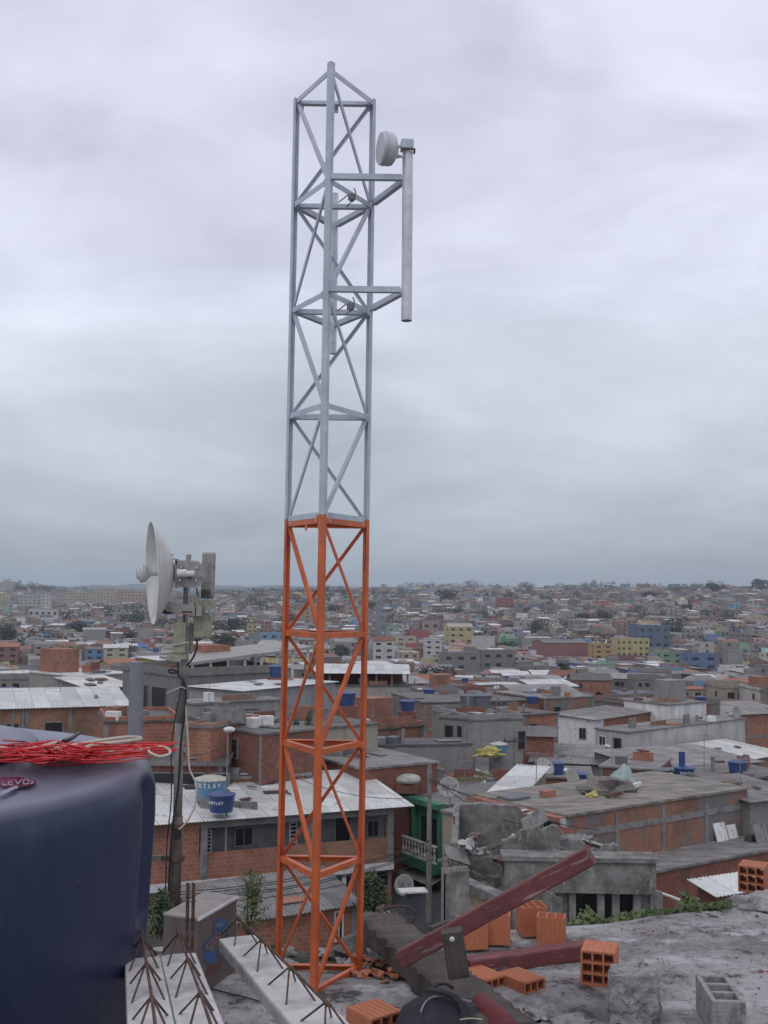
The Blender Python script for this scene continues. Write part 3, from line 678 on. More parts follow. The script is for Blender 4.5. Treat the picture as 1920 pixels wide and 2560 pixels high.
def stroke(mbx, pts, w_, lift):
    for (ax_, ay_), (bx_, by_) in zip(pts[:-1], pts[1:]):
        dx, dy = bx_-ax_, by_-ay_; ln = math.hypot(dx, dy) or 1; ox, oy = -dy/ln*w_/2, dx/ln*w_/2
        mbx.face([onshoulder(ax_-ox, ay_-oy, lift), onshoulder(bx_-ox, by_-oy, lift), onshoulder(bx_+ox, by_+oy, lift), onshoulder(ax_+ox, ay_+oy, lift)])
for pts in ([(8, 1950), (5, 1962), (18, 1961)], [(33, 1949), (23, 1949), (21, 1961), (32, 1961)], [(22, 1955), (31, 1955)], [(38, 1949), (44, 1960), (55, 1948)], [(60, 1949), (58, 1960), (70, 1959), (73, 1949), (60, 1949)], [(77, 1950), (84, 1956), (76, 1959)], [(-20, 1950), (-14, 1962), (-6, 1950)]): stroke(lr, pts, 3.0, 0.012)
stk = st.build('sticker', 'sticker_mag', tank); lr.build('lettering', 'sticker_pale', tank)
sw = MB(); stroke(sw, [(-60, 1995), (-20, 1990), (10, 1980), (30, 1971), (45, 1966)], 8, 0.0085); sw.build('swoosh', 'sticker_pale', tank)
# red wire heap
M['red_wire'] = simple('red_wire', (0.55, 0.02, 0.02), 0.45)
rng = random.Random(11); mb = MB()
for k in range(62):
    x0_ = rng.uniform(-260, 120); x1_ = rng.uniform(220, 385) if rng.random() < 0.8 else rng.uniform(120, 260)
    yb = rng.uniform(1862, 1900); amp = rng.uniform(3, 16); ph = rng.uniform(0, 6.3); fr_ = rng.uniform(0.7, 1.7); pts = []; loop = rng.random() < 0.35
    n_ = 26
    for i in range(n_):
        f = i/(n_-1); px = x0_+(x1_-x0_)*f; py = yb+amp*math.sin(ph+f*6.28*fr_)+rng.uniform(-1, 1)
        py = 1880+(py-1880)*(0.45+0.55*math.sin(math.pi*min(1, max(0, (px+300)/720))))
        p = G(px, py, 1.70+0.008*math.sin(k+f*7)+0.006*(k % 7)/2)
        rr = (Vector((p.x, p.y, TC.z))-TC).length
        zl = 1.722-0.04*(rr/0.57)**2 if rr < 0.50 else (1.668 if rr < 0.7 else 1.65)
        p = G(px, py, zl+0.012+0.004*(k % 6)+0.006*math.sin(ph+f*9)**2); pts.append(p)
    if loop:
        e = pts[-1]; pts += [e+Vector((0.03, 0.01, 0.0)), e+Vector((0.045, 0.03, 0.004)), e+Vector((0.02, 0.05, 0.0)), e+Vector((-0.05, 0.04, 0.0)), e+Vector((-0.16, 0.0, 0.006))]
    mb.tube(pts, 0.0016, 5)
tag(mb.build('wire_tangle', 'red_wire', loc=tuple(G(180, 1885, 1.66)), smooth=True), 'tangled heap of thin red wire lying across the blue tank lid', 'wire')
def onlid(px, py, h=0.012):
    z_ = 1.68
    for _ in range(4):
        p = G(px, py, z_); rr = (Vector((p.x, p.y, TC.z))-TC).length
        z_ = (1.722-0.04*(rr/0.57)**2 if rr < 0.50 else (1.668 if rr < 0.7 else 1.652))+h
    return G(px, py, z_)
cable('cable', [onlid(a_, b_, 0.03) for a_, b_ in ((-80, 1880), (0, 1872), (45, 1877), (90, 1871), (130, 1860), (160, 1853))], 0.0045, 'cream_cable', 'cream cable with dark stripped end across the left of the red wires')
cable('cable', [onlid(a_, b_, 0.035) for a_, b_ in ((158, 1853), (178, 1846), (198, 1832))], 0.0045, 'black_rubber', 'short dark frayed cable tip poking up from the red wires')
cable('cable', [onlid(a_, b_, 0.03) for a_, b_ in ((60, 1876), (150, 1869), (230, 1855), (300, 1845), (340, 1843), (350, 1848), (300, 1855), (250, 1860), (215, 1868))], 0.0042, 'cream_cable', 'cream cable doubled back over the top of the red wire heap')
lp = [onlid(a_, b_, 0.03) for a_, b_ in ((240, 1880), (310, 1878), (365, 1872))]; e = lp[-1]
lp += [G(px, py, e.z) for px, py in ((395, 1866), (420, 1872), (424, 1884), (400, 1891), (375, 1882), (372, 1874))]
cable('cable', lp, 0.0028, 'cream_cable', 'cream cable whose round loop hangs past the right edge of the blue tank')

# ================================================================ LATTICE JOISTS
M['joist_conc'] = simple('precast_concrete', (0.56, 0.55, 0.54), 0.9, 0, (0.25, 0.24, 0.23), 9, 0.5, 0.8, 0.35, 60)
M['rebar'] = simple('rusty_rebar', (0.15, 0.075, 0.05), 0.85, 0, (0.05, 0.035, 0.03), 40, 0.35, 0.6, 0.3, 200)
def joist(label, fl_, fr_, nl_, nr_, zf, zn, phase=0.0, ext=0.3, K=0.64):
    """corners as seen: far left/right at height zf, near left/right at height zn"""
    a0 = G(*fl_, zf); a1 = G(*fr_, zf); b0 = G(*nl_, zn); b1 = G(*nr_, zn)
    d = ((b0+b1)/2-(a0+a1)/2); ln = d.length+ext; d.normalize()
    wv = (a1-a0); wv = wv-d*wv.dot(d); wd = 0.5*(wv.length+((b1-b0)-d*(b1-b0).dot(d)).length); wv.normalize()
    nrm = wv.cross(d); nrm = nrm if nrm.z > 0 else -nrm
    st_ = (a0+a1)/2
    j = thing('lattice_joist', label, 'joist', tuple(st_-nrm*0.03), 'precast lattice joists at the bottom edge')
    mb = MB(); prev = None; nseg = 26
    for i in range(nseg+1):
        c = st_+d*(ln*i/nseg); w0 = wd/2*(1+0.02*noise.noise(Vector((i*0.9, zf*9, 0)))); rs = []
        for (x_, z_) in ((-1, -0.024), (-1, -0.004), (-0.96, 0.0), (-0.35, 0.0015), (0.35, 0.0015), (0.96, 0), (1, -0.004), (1, -0.024)):
            rs.append(c+wv*w0*x_+nrm*(z_+0.001*noise.noise(Vector((i*1.3, x_*3, 1)))))
        if prev:
            for q_ in range(len(rs)): q2 = (q_+1) % len(rs); mb.face([prev[q_], prev[q2], rs[q2], rs[q_]])
        else: mb.face(rs)
        prev = rs
    mb.face(prev[::-1]); mb.build('base', 'joist_conc', j)
    H_ = 0.044; stp = 0.275; nn = int(ln/stp); fo = stp*0.32
    mb = MB(); cps = [st_-d*0.055+nrm*(H_+0.002)]; crs = [0.0026]
    for k in range(nn+1):
        for o_, q_ in ((-.013, .0026), (-.008, .0045), (0.008, .0045), (.013, .0026)): cps.append(st_+d*(phase+k*stp+o_)+nrm*H_+wv*0.0006*((k*7) % 3-1)); crs.append(q_)
    mb.tube(cps, crs, 8); mb.build('top_chord', 'rebar', j)
    for s_ in (-1, 1):
        for k in range(nn+1):
            u_ = phase+k*stp; mb = MB()
            mb.tube([st_+d*(u_-fo)+wv*s_*0.029-nrm*0.004, st_+d*(u_-.003)+nrm*H_+wv*0.003*s_, st_+d*(u_+.004)+nrm*H_+wv*0.003*s_, st_+d*(u_+fo)+wv*s_*0.029-nrm*0.004], 0.0019, 6)
            mb.build('web_bar', 'rebar', j)
    return j
joist('leftmost concrete joist beside the blue tank with rusty triangular rebar truss', (312, 2402), (400, 2390), (318, 2560), (437, 2560), 1.27, 1.345, 0.04)
joist('middle concrete joist laid against the leftmost one, rebar truss leaning right', (402, 2391), (489, 2381), (439, 2560), (562, 2560), 1.268, 1.342, 0.03)
joist('concrete joist running diagonally across the foot of the tower with rebar truss', (553, 2349), (638, 2336), (722, 2560), (880, 2560), 1.20, 1.29, 0.02)
# support under the joists: a low stack of blocks out of sight
s0 = G(440, 2680, 1.34); mb = MB(); mb.cbox((s0.x, s0.y-.05, 0), 0.2, 0.15, 1.28, 0.1); tag(mb.build('block_pier', 'concrete', loc=(s0.x, s0.y-.05, 0)), 'rough block pier carrying the left concrete joists', 'pier')
s0 = G(860, 2690, 1.28); mb = MB(); mb.cbox((s0.x, s0.y, 0), 0.14, 0.14, 1.2, 0.6); tag(mb.build('block_pier', 'concrete', loc=(s0.x, s0.y, 0)), 'rough block pier carrying the diagonal concrete joist', 'pier')

# ================================================================ METAL CABINET WITH LOGO, UPRIGHT REBARS
BD = P(494, 2296, 5.55); zt = BD.z
kf = Vector((BD.x, BD.y, 0)); kl = G(410, 2283, zt); kr = G(592, 2240, zt); kl.z = kr.z = 0
cabn = thing('cabinet', 'grey brown box with pale lid edge and blue swirl logo left of the tower foot', 'box', tuple(kf))
M['cab'] = simple('dusty_brown_grey_sheet', (0.13, 0.105, 0.095), 0.65, 0.0, (0.08, 0.07, 0.065), 5, 0.45, 0.75, 0.15, 30)
M['cab_top'] = simple('dusty_top', (0.27, 0.25, 0.235), 0.8, 0.0, (0.14, 0.13, 0.12), 6, 0.5, 0.75, 0.2, 30)
M['logo_blue'] = simple('logo_blue', (0.03, 0.10, 0.26), 0.6, 0, (0.12, 0.13, 0.15), 14, 0.5, 0.7)
M['logo_pale'] = simple('logo_pale', (0.26, 0.26, 0.29), 0.6); M['logo_red'] = simple('logo_red', (0.19, 0.07, 0.06), 0.6)
va, vb = kl-kf, kr-kf
mb = MB(); mb.obox(kf+up*0.0, va, vb, up*(zt-0.012)); mb.build('body', 'cab', cabn)
mb = MB(); mb.obox(kf-va*0.015-vb*0.01+up*(zt-0.011), va*1.03, vb*1.02, up*0.011); mb.build('lid', 'cab_top', cabn)
mb = MB(); n2 = vb.normalized(); side = Vector((n2.y, -n2.x, 0)); 
if side.dot(va) > 0: side = -side
mb.obox(kf+side*0.003-vb*0.01+up*(zt-0.013), vb*1.02, side*0.006, up*0.014); mb.build('edge_trim', 'white', cabn)
def wallpt(px, py, lift=0.003):
    v_ = ray(px, py); o0 = kf+side*lift; tt = (o0-Vector((0, 0, CAMZ))).dot(side)/v_.dot(side); return Vector((0, 0, CAMZ))+v_*tt
def disc(mbx, cx_, cy_, rx_, ry_, lift, a0=0, a1=360, rot=0):
    c = wallpt(cx_, cy_, lift); n_ = 28; pts = []
    for i in range(n_+1):
        a_ = R(a0+(a1-a0)*i/n_); x_, y_ = rx_*math.cos(a_), ry_*math.sin(a_); pts.append(wallpt(cx_+x_*math.cos(rot)-y_*math.sin(rot), cy_+x_*math.sin(rot)+y_*math.cos(rot), lift))
    for i in range(n_): mbx.face([c, pts[i], pts[i+1]])
def wstroke(mbx, pts, w_, lift):
    for (ax_, ay_), (bx_, by_) in zip(pts[:-1], pts[1:]):
        dx, dy = bx_-ax_, by_-ay_; ln = math.hypot(dx, dy) or 1; ox, oy = -dy/ln*w_/2, dx/ln*w_/2
        mbx.face([wallpt(ax_-ox, ay_-oy, lift), wallpt(bx_-ox, by_-oy, lift), wallpt(bx_+ox, by_+oy, lift), wallpt(ax_+ox, ay_+oy, lift)])
lb, lpale, lrd = MB(), MB(), MB()
disc(lb, 553, 2311, 17, 16, 0.003); disc(lb, 526, 2393, 17, 16, 0.003)
def scurve(x0_, y0_, x1_, y1_, bow): return [(x0_+(x1_-x0_)*i/12+bow*math.sin(i/12*2*math.pi), y0_+(y1_-y0_)*i/12) for i in range(13)]
for k in range(3):
    q_ = MB(); wstroke(q_, scurve(566-k*8, 2318+k*7, 518+k*7, 2372-k*2+4*k, 9), 2.0, 0.005); q_.build('logo_line', 'logo_pale', cabn)
wstroke(lb, scurve(536, 2318, 512, 2378, 7), 4.5, 0.004); wstroke(lb, scurve(570, 2330, 548, 2390, 5), 4.0, 0.004)
for k in range(2): wstroke(lrd, scurve(556-k*7, 2334+k*6, 526+k*6, 2366-k, 7), 2.0, 0.006)
for k in range(3): wstroke(lpale, [(538+6*math.cos(R(a_))*(k+1)*0.8+8, 2305+5*math.sin(R(a_))*(k+1)*0.7) for a_ in range(20, 170, 25)], 1.6, 0.0055)
for k, (ya, yb_) in enumerate(((2418, 2442), (2414, 2440), (2412, 2430), (2408, 2428), (2404, 2424))):
    wstroke(lrd, [(519+k*8+3, ya), (516+k*8, yb_)], 2.4, 0.005)
    if k in (1, 3): wstroke(lrd, [(519+k*8+3, ya), (519+k*8+8, ya+4)], 2.2, 0.005)
lb.build('logo', 'logo_blue', cabn); lpale.build('logo_arc', 'logo_pale', cabn); lrd.build('logo_lettering', 'logo_red', cabn)
rng = random.Random(5)
for k, (px, pt_, w_) in enumerate(((470, 2207, 0), (484, 2207, 0.01))):
    for q_ in range(2):
        p = P(px+q_*3.5-1.5, pt_+q_*2, 5.2); mb = MB(); mb.tube([(p.x+0.004*q_-0.005, 5.2, 0), (p.x, 5.2, p.z*0.5), (p.x, 5.2, p.z)], 0.005, 8)
        tag(mb.build('starter_bar', 'rebar', loc=(p.x, 5.2, 0)), 'upright rusty starter bar in front of the grey box with the logo', 'rebar', 'upright starter bars beside the box')
for dz in (0.02, 0.10):
    p = P(477, 2215, 5.2); mb = MB(); mb.beam((p.x-.02, 5.19, p.z-.05-dz), (p.x+.03, 5.19, p.z-.045-dz), 0.004, 0.004)
    tag(mb.build('tie_wire', 'rebar', loc=(p.x, 5.19, p.z-.05-dz)), 'thin tie wire wrapped round the upright starter bars', 'wire', 'tie wires on the starter bars')

# ================================================================ PLANK, RED TIMBERS, BRICKS, BLOCKS, BAG
m, t, b = nm('weathered_wood'); v = coord(t, 'UV'); v3 = coord(t)
a = mixc(t, noisef(t, coord(t, 'Object'), 3, 8, 0.7, 0.35, 0.65), (0.12, 0.10, 0.085), (0.038, 0.03, 0.027))
mpn = nd(t, 'ShaderNodeMapping'); mpn.inputs['Scale'].default_value = (3, 60, 1); t.links.new(v, mpn.inputs[0])
a = mixc(t, noisef(t, mpn.outputs[0], 1.0, 6, 0.6, 0.45, 0.65, 0, 0.6), a, (0.05, 0.04, 0.035))
t.links.new(a, b.inputs['Base Color']); b.inputs['Roughness'].default_value = 0.9; bump(t, b, noisef(t, mpn.outputs[0], 1.0, 6, 0.6, 0, 1), 0.6, 0.01); M['wood'] = m
m, t, b = nm('red_painted_timber'); v3 = coord(t); v = coord(t, 'UV')
mpn = nd(t, 'ShaderNodeMapping'); mpn.inputs['Scale'].default_value = (2, 26, 1); t.links.new(v, mpn.inputs[0])
a = mixc(t, noisef(t, v3, 4, 6, 0.6, 0.3, 0.7), (0.18, 0.05, 0.052), (0.11, 0.035, 0.036))
a = mixc(t, noisef(t, mpn.outputs[0], 1.6, 7, 0.7, 0.57, 0.63, 0, 0.9), a, (0.30, 0.23, 0.22))
a = mixc(t, noisef(t, v3, 9, 8, 0.7, 0.57, 0.65, 0, 0.8), a, (0.09, 0.06, 0.055))
t.links.new(a, b.inputs['Base Color']); b.inputs['Roughness'].default_value = 0.75; bump(t, b, noisef(t, mpn.outputs[0], 1.0, 6, 0.6, 0, 1), 0.4, 0.01); M['red_wood'] = m
def rough_beam(p0, p1, wd, ht, seed, upv=up, seg=40, rgh=0.004):
    p0 = Vector(p0); p1 = Vector(p1); n = (p1-p0).normalized(); s_ = n.cross(upv).normalized(); u2 = s_.cross(n); mb = MB(); prev = None; ln = (p1-p0).length
    sec = [(-1, -0.85), (-1, 0.85), (-0.88, 1), (0.88, 1), (1, 0.85), (1, -0.85), (0.88, -1), (-0.88, -1)]
    for i in range(seg+1):
        c = p0.lerp(p1, i/seg); rs = []
        for k, (x_, z_) in enumerate(sec):
            e = noise.noise(Vector((i*0.35, k*2.1, seed)))*rgh+noise.noise(Vector((i*1.4, k*3.3, seed+7)))*rgh*0.5
            rs.append(c+s_*(x_*wd/2+e)+u2*(z_*ht/2+e*0.8))
        if prev:
            for k in range(8):
                k2 = (k+1) % 8; mb.face([prev[k], prev[k2], rs[k2], rs[k]], [(ln*(i-1)/seg, k*.07), (ln*(i-1)/seg, k*.07+.07), (ln*i/seg, k*.07+.07), (ln*i/seg, k*.07)])
        else: mb.face(rs[::-1], [(x_*.1, z_*.1) for x_, z_ in sec])
        prev = rs
    mb.face(prev, [(x_*.1, z_*.1) for x_, z_ in sec]); return mb
# big rotten plank
pa0 = G(1275, 2600, 0.12); pa1 = G(948, 2312, 0.06); 
dpl = (pa1-pa0).normalized(); pa1 = pa1
tag(rough_beam(pa0, pa1, 0.25, 0.12, 1, seg=60, rgh=0.018).build('plank', 'wood', loc=tuple(pa0)), 'thick rotten grey plank lying diagonally right of the tower foot', 'plank')
# long red timber propped up
r0 = P(1003, 2398, 5.35); r1 = P(1478, 2138, 5.05)
tag(rough_beam(r0, r1, 0.075, 0.082, 2).build('red_timber', 'red_wood', loc=tuple(r0)), 'long red painted timber propped up diagonally over the hollow bricks', 'timber')
g0 = G(1165, 2440, 0.0); g1 = G(1485, 2392, 0.0)
tag(rough_beam(g0+up*0.045, g1+up*0.045, 0.09, 0.085, 3).build('red_timber', 'red_wood', loc=tuple(g0)), 'shorter dark red timber lying flat behind the loose hollow bricks', 'timber')
# grey slat poking out behind the long timber
p0 = P(1075, 2322, 5.6); p1 = P(1135, 2300, 5.9)
tag(rough_beam(p0, p1, 0.03, 0.02, 4).build('slat', 'wood', loc=tuple(p0)), 'short grey slat sticking out behind the long red timber', 'slat')
# wooden stub with bolt
sb = P(1147, 2440, 4.95); sb2 = P(1128, 2322, 4.95)
stb = thing('post_stub', 'short weathered wooden post with a round bolt propping the long red timber', 'post', tuple(sb))
rough_beam(tuple(sb), (sb2.x, sb.y-0.02, sb2.z), 0.095, 0.06, 5, upv=Vector((0, 1, 0)), seg=14).build('post', 'wood', stb)
c = P(1130, 2348, sb.y-0.045); mb = MB(); mb.blob(c, 0.013, 0.008, 0.013, 1, 0.0, 8); mb.build('bolt_head', 'galv', stb, smooth=True)
# hollow bricks
m, t, b = nm('new_hollow_brick'); v = coord(t)
a = mixc(t, noisef(t, v, 6, 6, 0.6, 0.3, 0.7), (0.52, 0.19, 0.095), (0.42, 0.14, 0.07))
a = mixc(t, noisef(t, v, 18, 6, 0.7, 0.55, 0.75, 0, 0.5), a, (0.22, 0.09, 0.06))
oi = nd(t, 'ShaderNodeObjectInfo'); hv = nd(t, 'ShaderNodeHueSaturation'); mr_ = nd(t, 'ShaderNodeMapRange'); t.links.new(oi.outputs['Random'], mr_.inputs[0]); mr_.inputs[3].default_value = 0.82; mr_.inputs[4].default_value = 1.1
t.links.new(mr_.outputs[0], hv.inputs['Value']); t.links.new(a, hv.inputs['Color'])
t.links.new(hv.outputs[0], b.inputs['Base Color']); b.inputs['Roughness'].default_value = 0.85; bump(t, b, noisef(t, v, 60, 5, 0.6, 0, 1), 0.3, 0.004); M['brick_new'] = m
def hollow_brick(nx_, ny_, w_, h_, l_, wt=0.009):
    """local: holes run along Y, face X (width w) by Z (height h), base at z=0, centred"""
    mb = MB(); cw = (w_-wt*(nx_+1))/nx_; ch = (h_-wt*(ny_+1))/ny_
    for i in range(nx_+1):
        x_ = -w_/2+i*(cw+wt); e = 0 if i in (0, nx_) else 0.002
        mb.obox((x_, -l_/2+e, 0), (wt, 0, 0), (0, l_-2*e, 0), (0, 0, h_))
    for k in range(ny_+1):
        z_ = k*(ch+wt); e = 0.0015 if k in (0, ny_) else 0.003
        for i in range(nx_):
            x_ = -w_/2+wt+i*(cw+wt); mb.obox((x_-0.001, -l_/2+e, z_+(0.0004 if k == 0 else (-0.0004 if k == ny_ else 0))), (cw+0.002, 0, 0), (0, l_-2*e, 0), (0, 0, wt))
    # ribbed outside faces
    nr = nx_*2
    for i in range(nr):
        x_ = -w_/2+(i+0.5)*w_/nr; 
        for z_ in (h_, -0.0012):
            mb.obox((x_-w_/nr*0.36, -l_/2+0.001, z_), (w_/nr*0.72, 0, 0), (0, l_-0.002, 0), (0, 0, 0.0016))
    nr = ny_*2
    for i in range(nr):
        z_ = (i+0.5)*h_/nr
        for x_ in (w_/2, -w_/2-0.0016):
            mb.obox((x_, -l_/2+0.001, z_-h_/nr*0.36), (0.0016, 0, 0), (0, l_-0.002, 0), (0, 0, h_/nr*0.72))
    return mb
bA = hollow_brick(3, 3, 0.175, 0.175, 0.19); bB = hollow_brick(3, 1, 0.145, 0.062, 0.20); bC = hollow_brick(3, 2, 0.18, 0.12, 0.19)
def place_brick(mbx, loc, rz=0, tilt=None, label='', stand=False, h_=0.175, l_=0.19):
    o = mbx.build('hollow_brick', 'brick_new', loc=(0, 0, 0)); mt_ = Matrix.Rotation(rz, 4, 'Z')
    if stand: mt_ = mt_ @ Matrix.Translation((0, h_/2, l_/2)) @ Matrix.Rotation(R(90), 4, 'X')
    if tilt: mt_ = mt_ @ Matrix.Rotation(tilt[0], 4, tilt[1])
    if stand: mt_ = mt_ @ Matrix.Scale(.88, 4)
    o.matrix_world = Matrix.Translation(loc) @ mt_
    tag(o, label, 'brick', 'loose hollow bricks on the roof slab'); return o
place_brick(bC, G(1181, 2374, 0), R(12), label='upright hollow brick partly hidden behind the red timber, leftmost of the standing bricks', stand=True, h_=0.12)
place_brick(bC, G(1241, 2362, 0), R(-6), label='upright hollow brick just right of the leftmost standing one, open holes on top', stand=True, h_=0.12)
place_brick(bA, G(1330, 2338, 0), R(10), label='upright hollow brick with paler rim behind the rightmost standing brick', stand=True)
place_brick(bC, G(1378, 2368, 0), R(-14), label='rightmost upright hollow brick, turned, with open holes on top', stand=True, h_=0.12)
place_brick(bB, G(1207, 2462, 0)+Vector((0, 0.0, 0)), R(36), label='flat hollow brick lying left of another, ends towards the camera')
place_brick(bB, G(1303, 2468, 0), R(36), label='flat ribbed hollow brick showing three square holes beside the plank')
place_brick(bA, G(1500, 2452, 0), R(-18), label='upright nine hole hollow brick leaning on the broken concrete lump')
place_brick(bA, G(1885, 2232, 0.0)+up*0.02, R(-28), label='nine hole hollow brick mortared at the far right edge of the slab')
place_brick(bC, G(935, 2590, 0.0)+up*0.0, R(38), label='ribbed hollow brick cut by the bottom edge, beside the diagonal joist')
mo = G(1890, 2262, 0); mb = MB(); mb.blob((mo.x+.05, mo.y-0.02, 0.0), 0.26, 0.13, 0.075, 4, 0.35, 12, 0.0); tag(mb.build('mortar_heap', 'slab', loc=(mo.x, mo.y, 0), smooth=True), 'low lump of grey mortar holding the far right brick', 'mortar')
for k, (px, py, s_) in enumerate(((1700, 2330, .2), (1560, 2420, .25), (1250, 2545, .2), (1780, 2290, .15), (1430, 2560, .18), (1340, 2538, .12))):
    mo = G(px, py, 0); mb = MB(); mb.blob((mo.x, mo.y, 0.0), s_*0.6, s_*0.4, 0.022, k+9, 0.5, 12, 0.0, rot=k); tag(mb.build('mortar_heap', 'slab', loc=(mo.x, mo.y, 0), smooth=True), ('flat patch of spilled mortar on the slab '+['near the far edge', 'behind the broken lump', 'by the plank', 'left of the far right brick', 'at the bottom edge', 'in front of the flat bricks'][k]), 'mortar')
# broken concrete lump
lc = G(1582, 2545, 0); mb = MB(); rng = random.Random(2)
cs = [(-.13, -.085), (.10, -.09), (.148, .055), (-.09, .11)]
def lumpy(mbx, cs_, z0_, z1_, c_, amp, seed, n=12, taper=0.9):
    def surf(u_, v_, w_):  # bilinear plan, w height
        x_ = (1-v_)*((1-u_)*cs_[0][0]+u_*cs_[1][0])+v_*((1-u_)*cs_[3][0]+u_*cs_[2][0]); y_ = (1-v_)*((1-u_)*cs_[0][1]+u_*cs_[1][1])+v_*((1-u_)*cs_[3][1]+u_*cs_[2][1])
        k = 1-(1-taper)*w_; p = Vector((x_*k, y_*k, z0_+(z1_-z0_)*w_))
        e = noise.noise(p*14+Vector((seed, 0, 0)))*amp+noise.noise(p*40+Vector((seed, 3, 0)))*amp*0.45+noise.noise(p*110)*amp*.22
        d = Vector((x_, y_, (w_-.5)*.2)).normalized(); return c_+p+d*e
    for axis in range(6):
        for i in range(n):
            for j in range(n):
                qd = []
                for (a_, b_) in ((i, j), (i+1, j), (i+1, j+1), (i, j+1)):
                    s_, r_ = a_/n, b_/n
                    qd.append(surf(*[(s_, r_, 1), (s_, r_, 0), (s_, 0, r_), (s_, 1, r_), (0, s_, r_), (1, s_, r_)][axis]))
                mbx.face(qd)
M['lump'] = simple('coarse_concrete', (0.31, 0.305, 0.30), 0.95, 0, (0.10, 0.097, 0.095), 14, 0.48, 0.7, 0.9, 90)
lumpy(mb, cs, 0, 0.222, lc, 0.022, 3, 22); o = mb.build('concrete_lump', 'lump', loc=tuple(lc)); tag(o, 'broken grey concrete lump standing against the upright nine hole brick', 'concrete lump')
# concrete block with three cavities
m_blk = M['lump']; kb0 = G(1738, 2434, .17); kb1 = G(1785, 2511, .17); kdir = kb0-kb1; krz = -math.atan2(kdir.x, kdir.y); kdir.normalize(); kb = kb0-kdir*.18+Vector((kdir.y, -kdir.x, 0))*.0775; kb.z = 0
def conc_block():
    mb = MB(); w_, d_, h_ = 0.155, 0.36, 0.17; wt = 0.024
    mb.obox((-w_/2, -d_/2, 0), (wt, 0, 0), (0, d_, 0), (0, 0, h_)); mb.obox((w_/2-wt, -d_/2, 0), (wt, 0, 0), (0, d_, 0), (0, 0, h_))
    for k in range(4): y_ = -d_/2+0.002+k*(d_-wt-0.004)/3; mb.obox((-w_/2+wt-0.001, y_, 0.001), (w_-2*wt+0.002, 0, 0), (0, wt, 0), (0, 0, h_-0.002))
    mb.obox((-w_/2+wt-.001, -d_/2+.003, 0.002), (w_-2*wt+.002, 0, 0), (0, d_-.006, 0), (0, 0, 0.03)); return mb
o = conc_block().build('concrete_block', 'lump', loc=(0, 0, 0), bevel=0.004); o.matrix_world = Matrix.Translation(kb) @ Matrix.Rotation(krz, 4, 'Z')
tag(o, 'grey hollow concrete block with open cavities at the bottom right corner', 'concrete block')
# black backpack
M['nylon'] = simple('black_nylon', (0.012, 0.012, 0.02), 0.75, 0, (0.03, 0.03, 0.04), 8, 0.5, 0.7, 0.5, 30)
M['nylon_red'] = simple('dark_red_cloth', (0.15, 0.02, 0.02), 0.7, 0, (0.07, 0.015, 0.02), 8, 0.5, 0.7, 0.4, 30)
bc = G(1122, 2576, 0.13); bag = thing('backpack', 'black nylon backpack lying on the slab at the bottom edge', 'backpack', (bc.x, bc.y, 0))
mb = MB(); n = 40; g = []
for i in range(n+1):
    th = math.pi*i/n; row = []
    for k in range(80):
        ph = 2*math.pi*k/80; sx_ = abs(math.sin(th))**0.75; cxp = math.copysign(abs(math.cos(ph))**0.8, math.cos(ph)); syp = math.copysign(abs(math.sin(ph))**0.8, math.sin(ph))
        p = Vector((0.215*sx_*cxp, 0.225*sx_*syp, 0.10*math.copysign(abs(math.cos(th))**0.85, math.cos(th))))
        e = 1+0.07*noise.noise(p*9)+0.03*noise.noise(p*26+Vector((3, 0, 0)))
        p = p*e; p.z += 0.10+0.05*p.y/0.2; p.z = max(p.z, 0.0); rx_ = p.x*math.cos(0.5)-p.y*math.sin(0.5); ry_ = p.x*math.sin(0.5)+p.y*math.cos(0.5)
        row.append(len(mb.v)); mb.v.append((bc.x+rx_, bc.y+ry_, p.z))
    g.append(row)
for i in range(n):
    for k in range(80): mb.f.append((g[i][k], g[i+1][k], g[i+1][(k+1) % 80], g[i][(k+1) % 80])); mb.uv += [(0, 0)]*4
mb.build('bag_body', 'nylon', bag, smooth=True)
def strap(pts, wd, th, name, mat, par):
    mb = MB()
    P_ = [Vector(p) for p in pts]
    for a_, b_ in zip(P_[:-1], P_[1:]): mb.beam(a_, b_+(b_-a_)*0.08, wd, th)
    return mb.build(name, mat, par)
def bp(x_, y_, z_): return Vector((bc.x+x_*math.cos(0.5)-y_*math.sin(0.5), bc.y+x_*math.sin(0.5)+y_*math.cos(0.5), z_))
strap([bp(-0.02+0.10*math.sin(a_*.5), 0.16-0.045*a_, 0.255-0.012*a_+0.012*math.sin(a_)) for a_ in range(8)], 0.035, 0.012, 'shoulder_strap', 'nylon', bag)
strap([bp(0.06+0.05*math.cos(R(a_)), 0.14+0.03*math.sin(R(a_)), 0.245+0.02*math.sin(R(a_))) for a_ in range(0, 190, 20)], 0.02, 0.008, 'carry_handle', 'nylon', bag)
mb = MB(); mb.tube([bp(-0.13+0.26*i/14, 0.02+0.10*math.sin(math.pi*i/14), 0.222+0.012*math.sin(math.pi*i/14)) for i in range(15)], 0.004, 6); mb.build('zip', 'grey_frame', bag)
M['zip_pale'] = simple('pale_piping', (0.45, 0.42, 0.25), 0.6)
mb = MB(); mb.tube([G(1150+7*i, 2549-3*math.sin(math.pi*i/8), 0.215) for i in range(9)], 0.003, 6); mb.build('piping', 'zip_pale', bag)
r0 = G(1200, 2505, 0.15); r1 = G(1275, 2590, 0.16)
mb = MB(); mb.tube([r0, r0.lerp(r1, .08), r0.lerp(r1, .5), r1], [0.036, 0.054, 0.058, 0.058], 20); tag(mb.build('rolled_cloth', 'nylon_red', loc=tuple(r0), smooth=True), 'dark red roll resting on the plank right of the black backpack', 'roll')
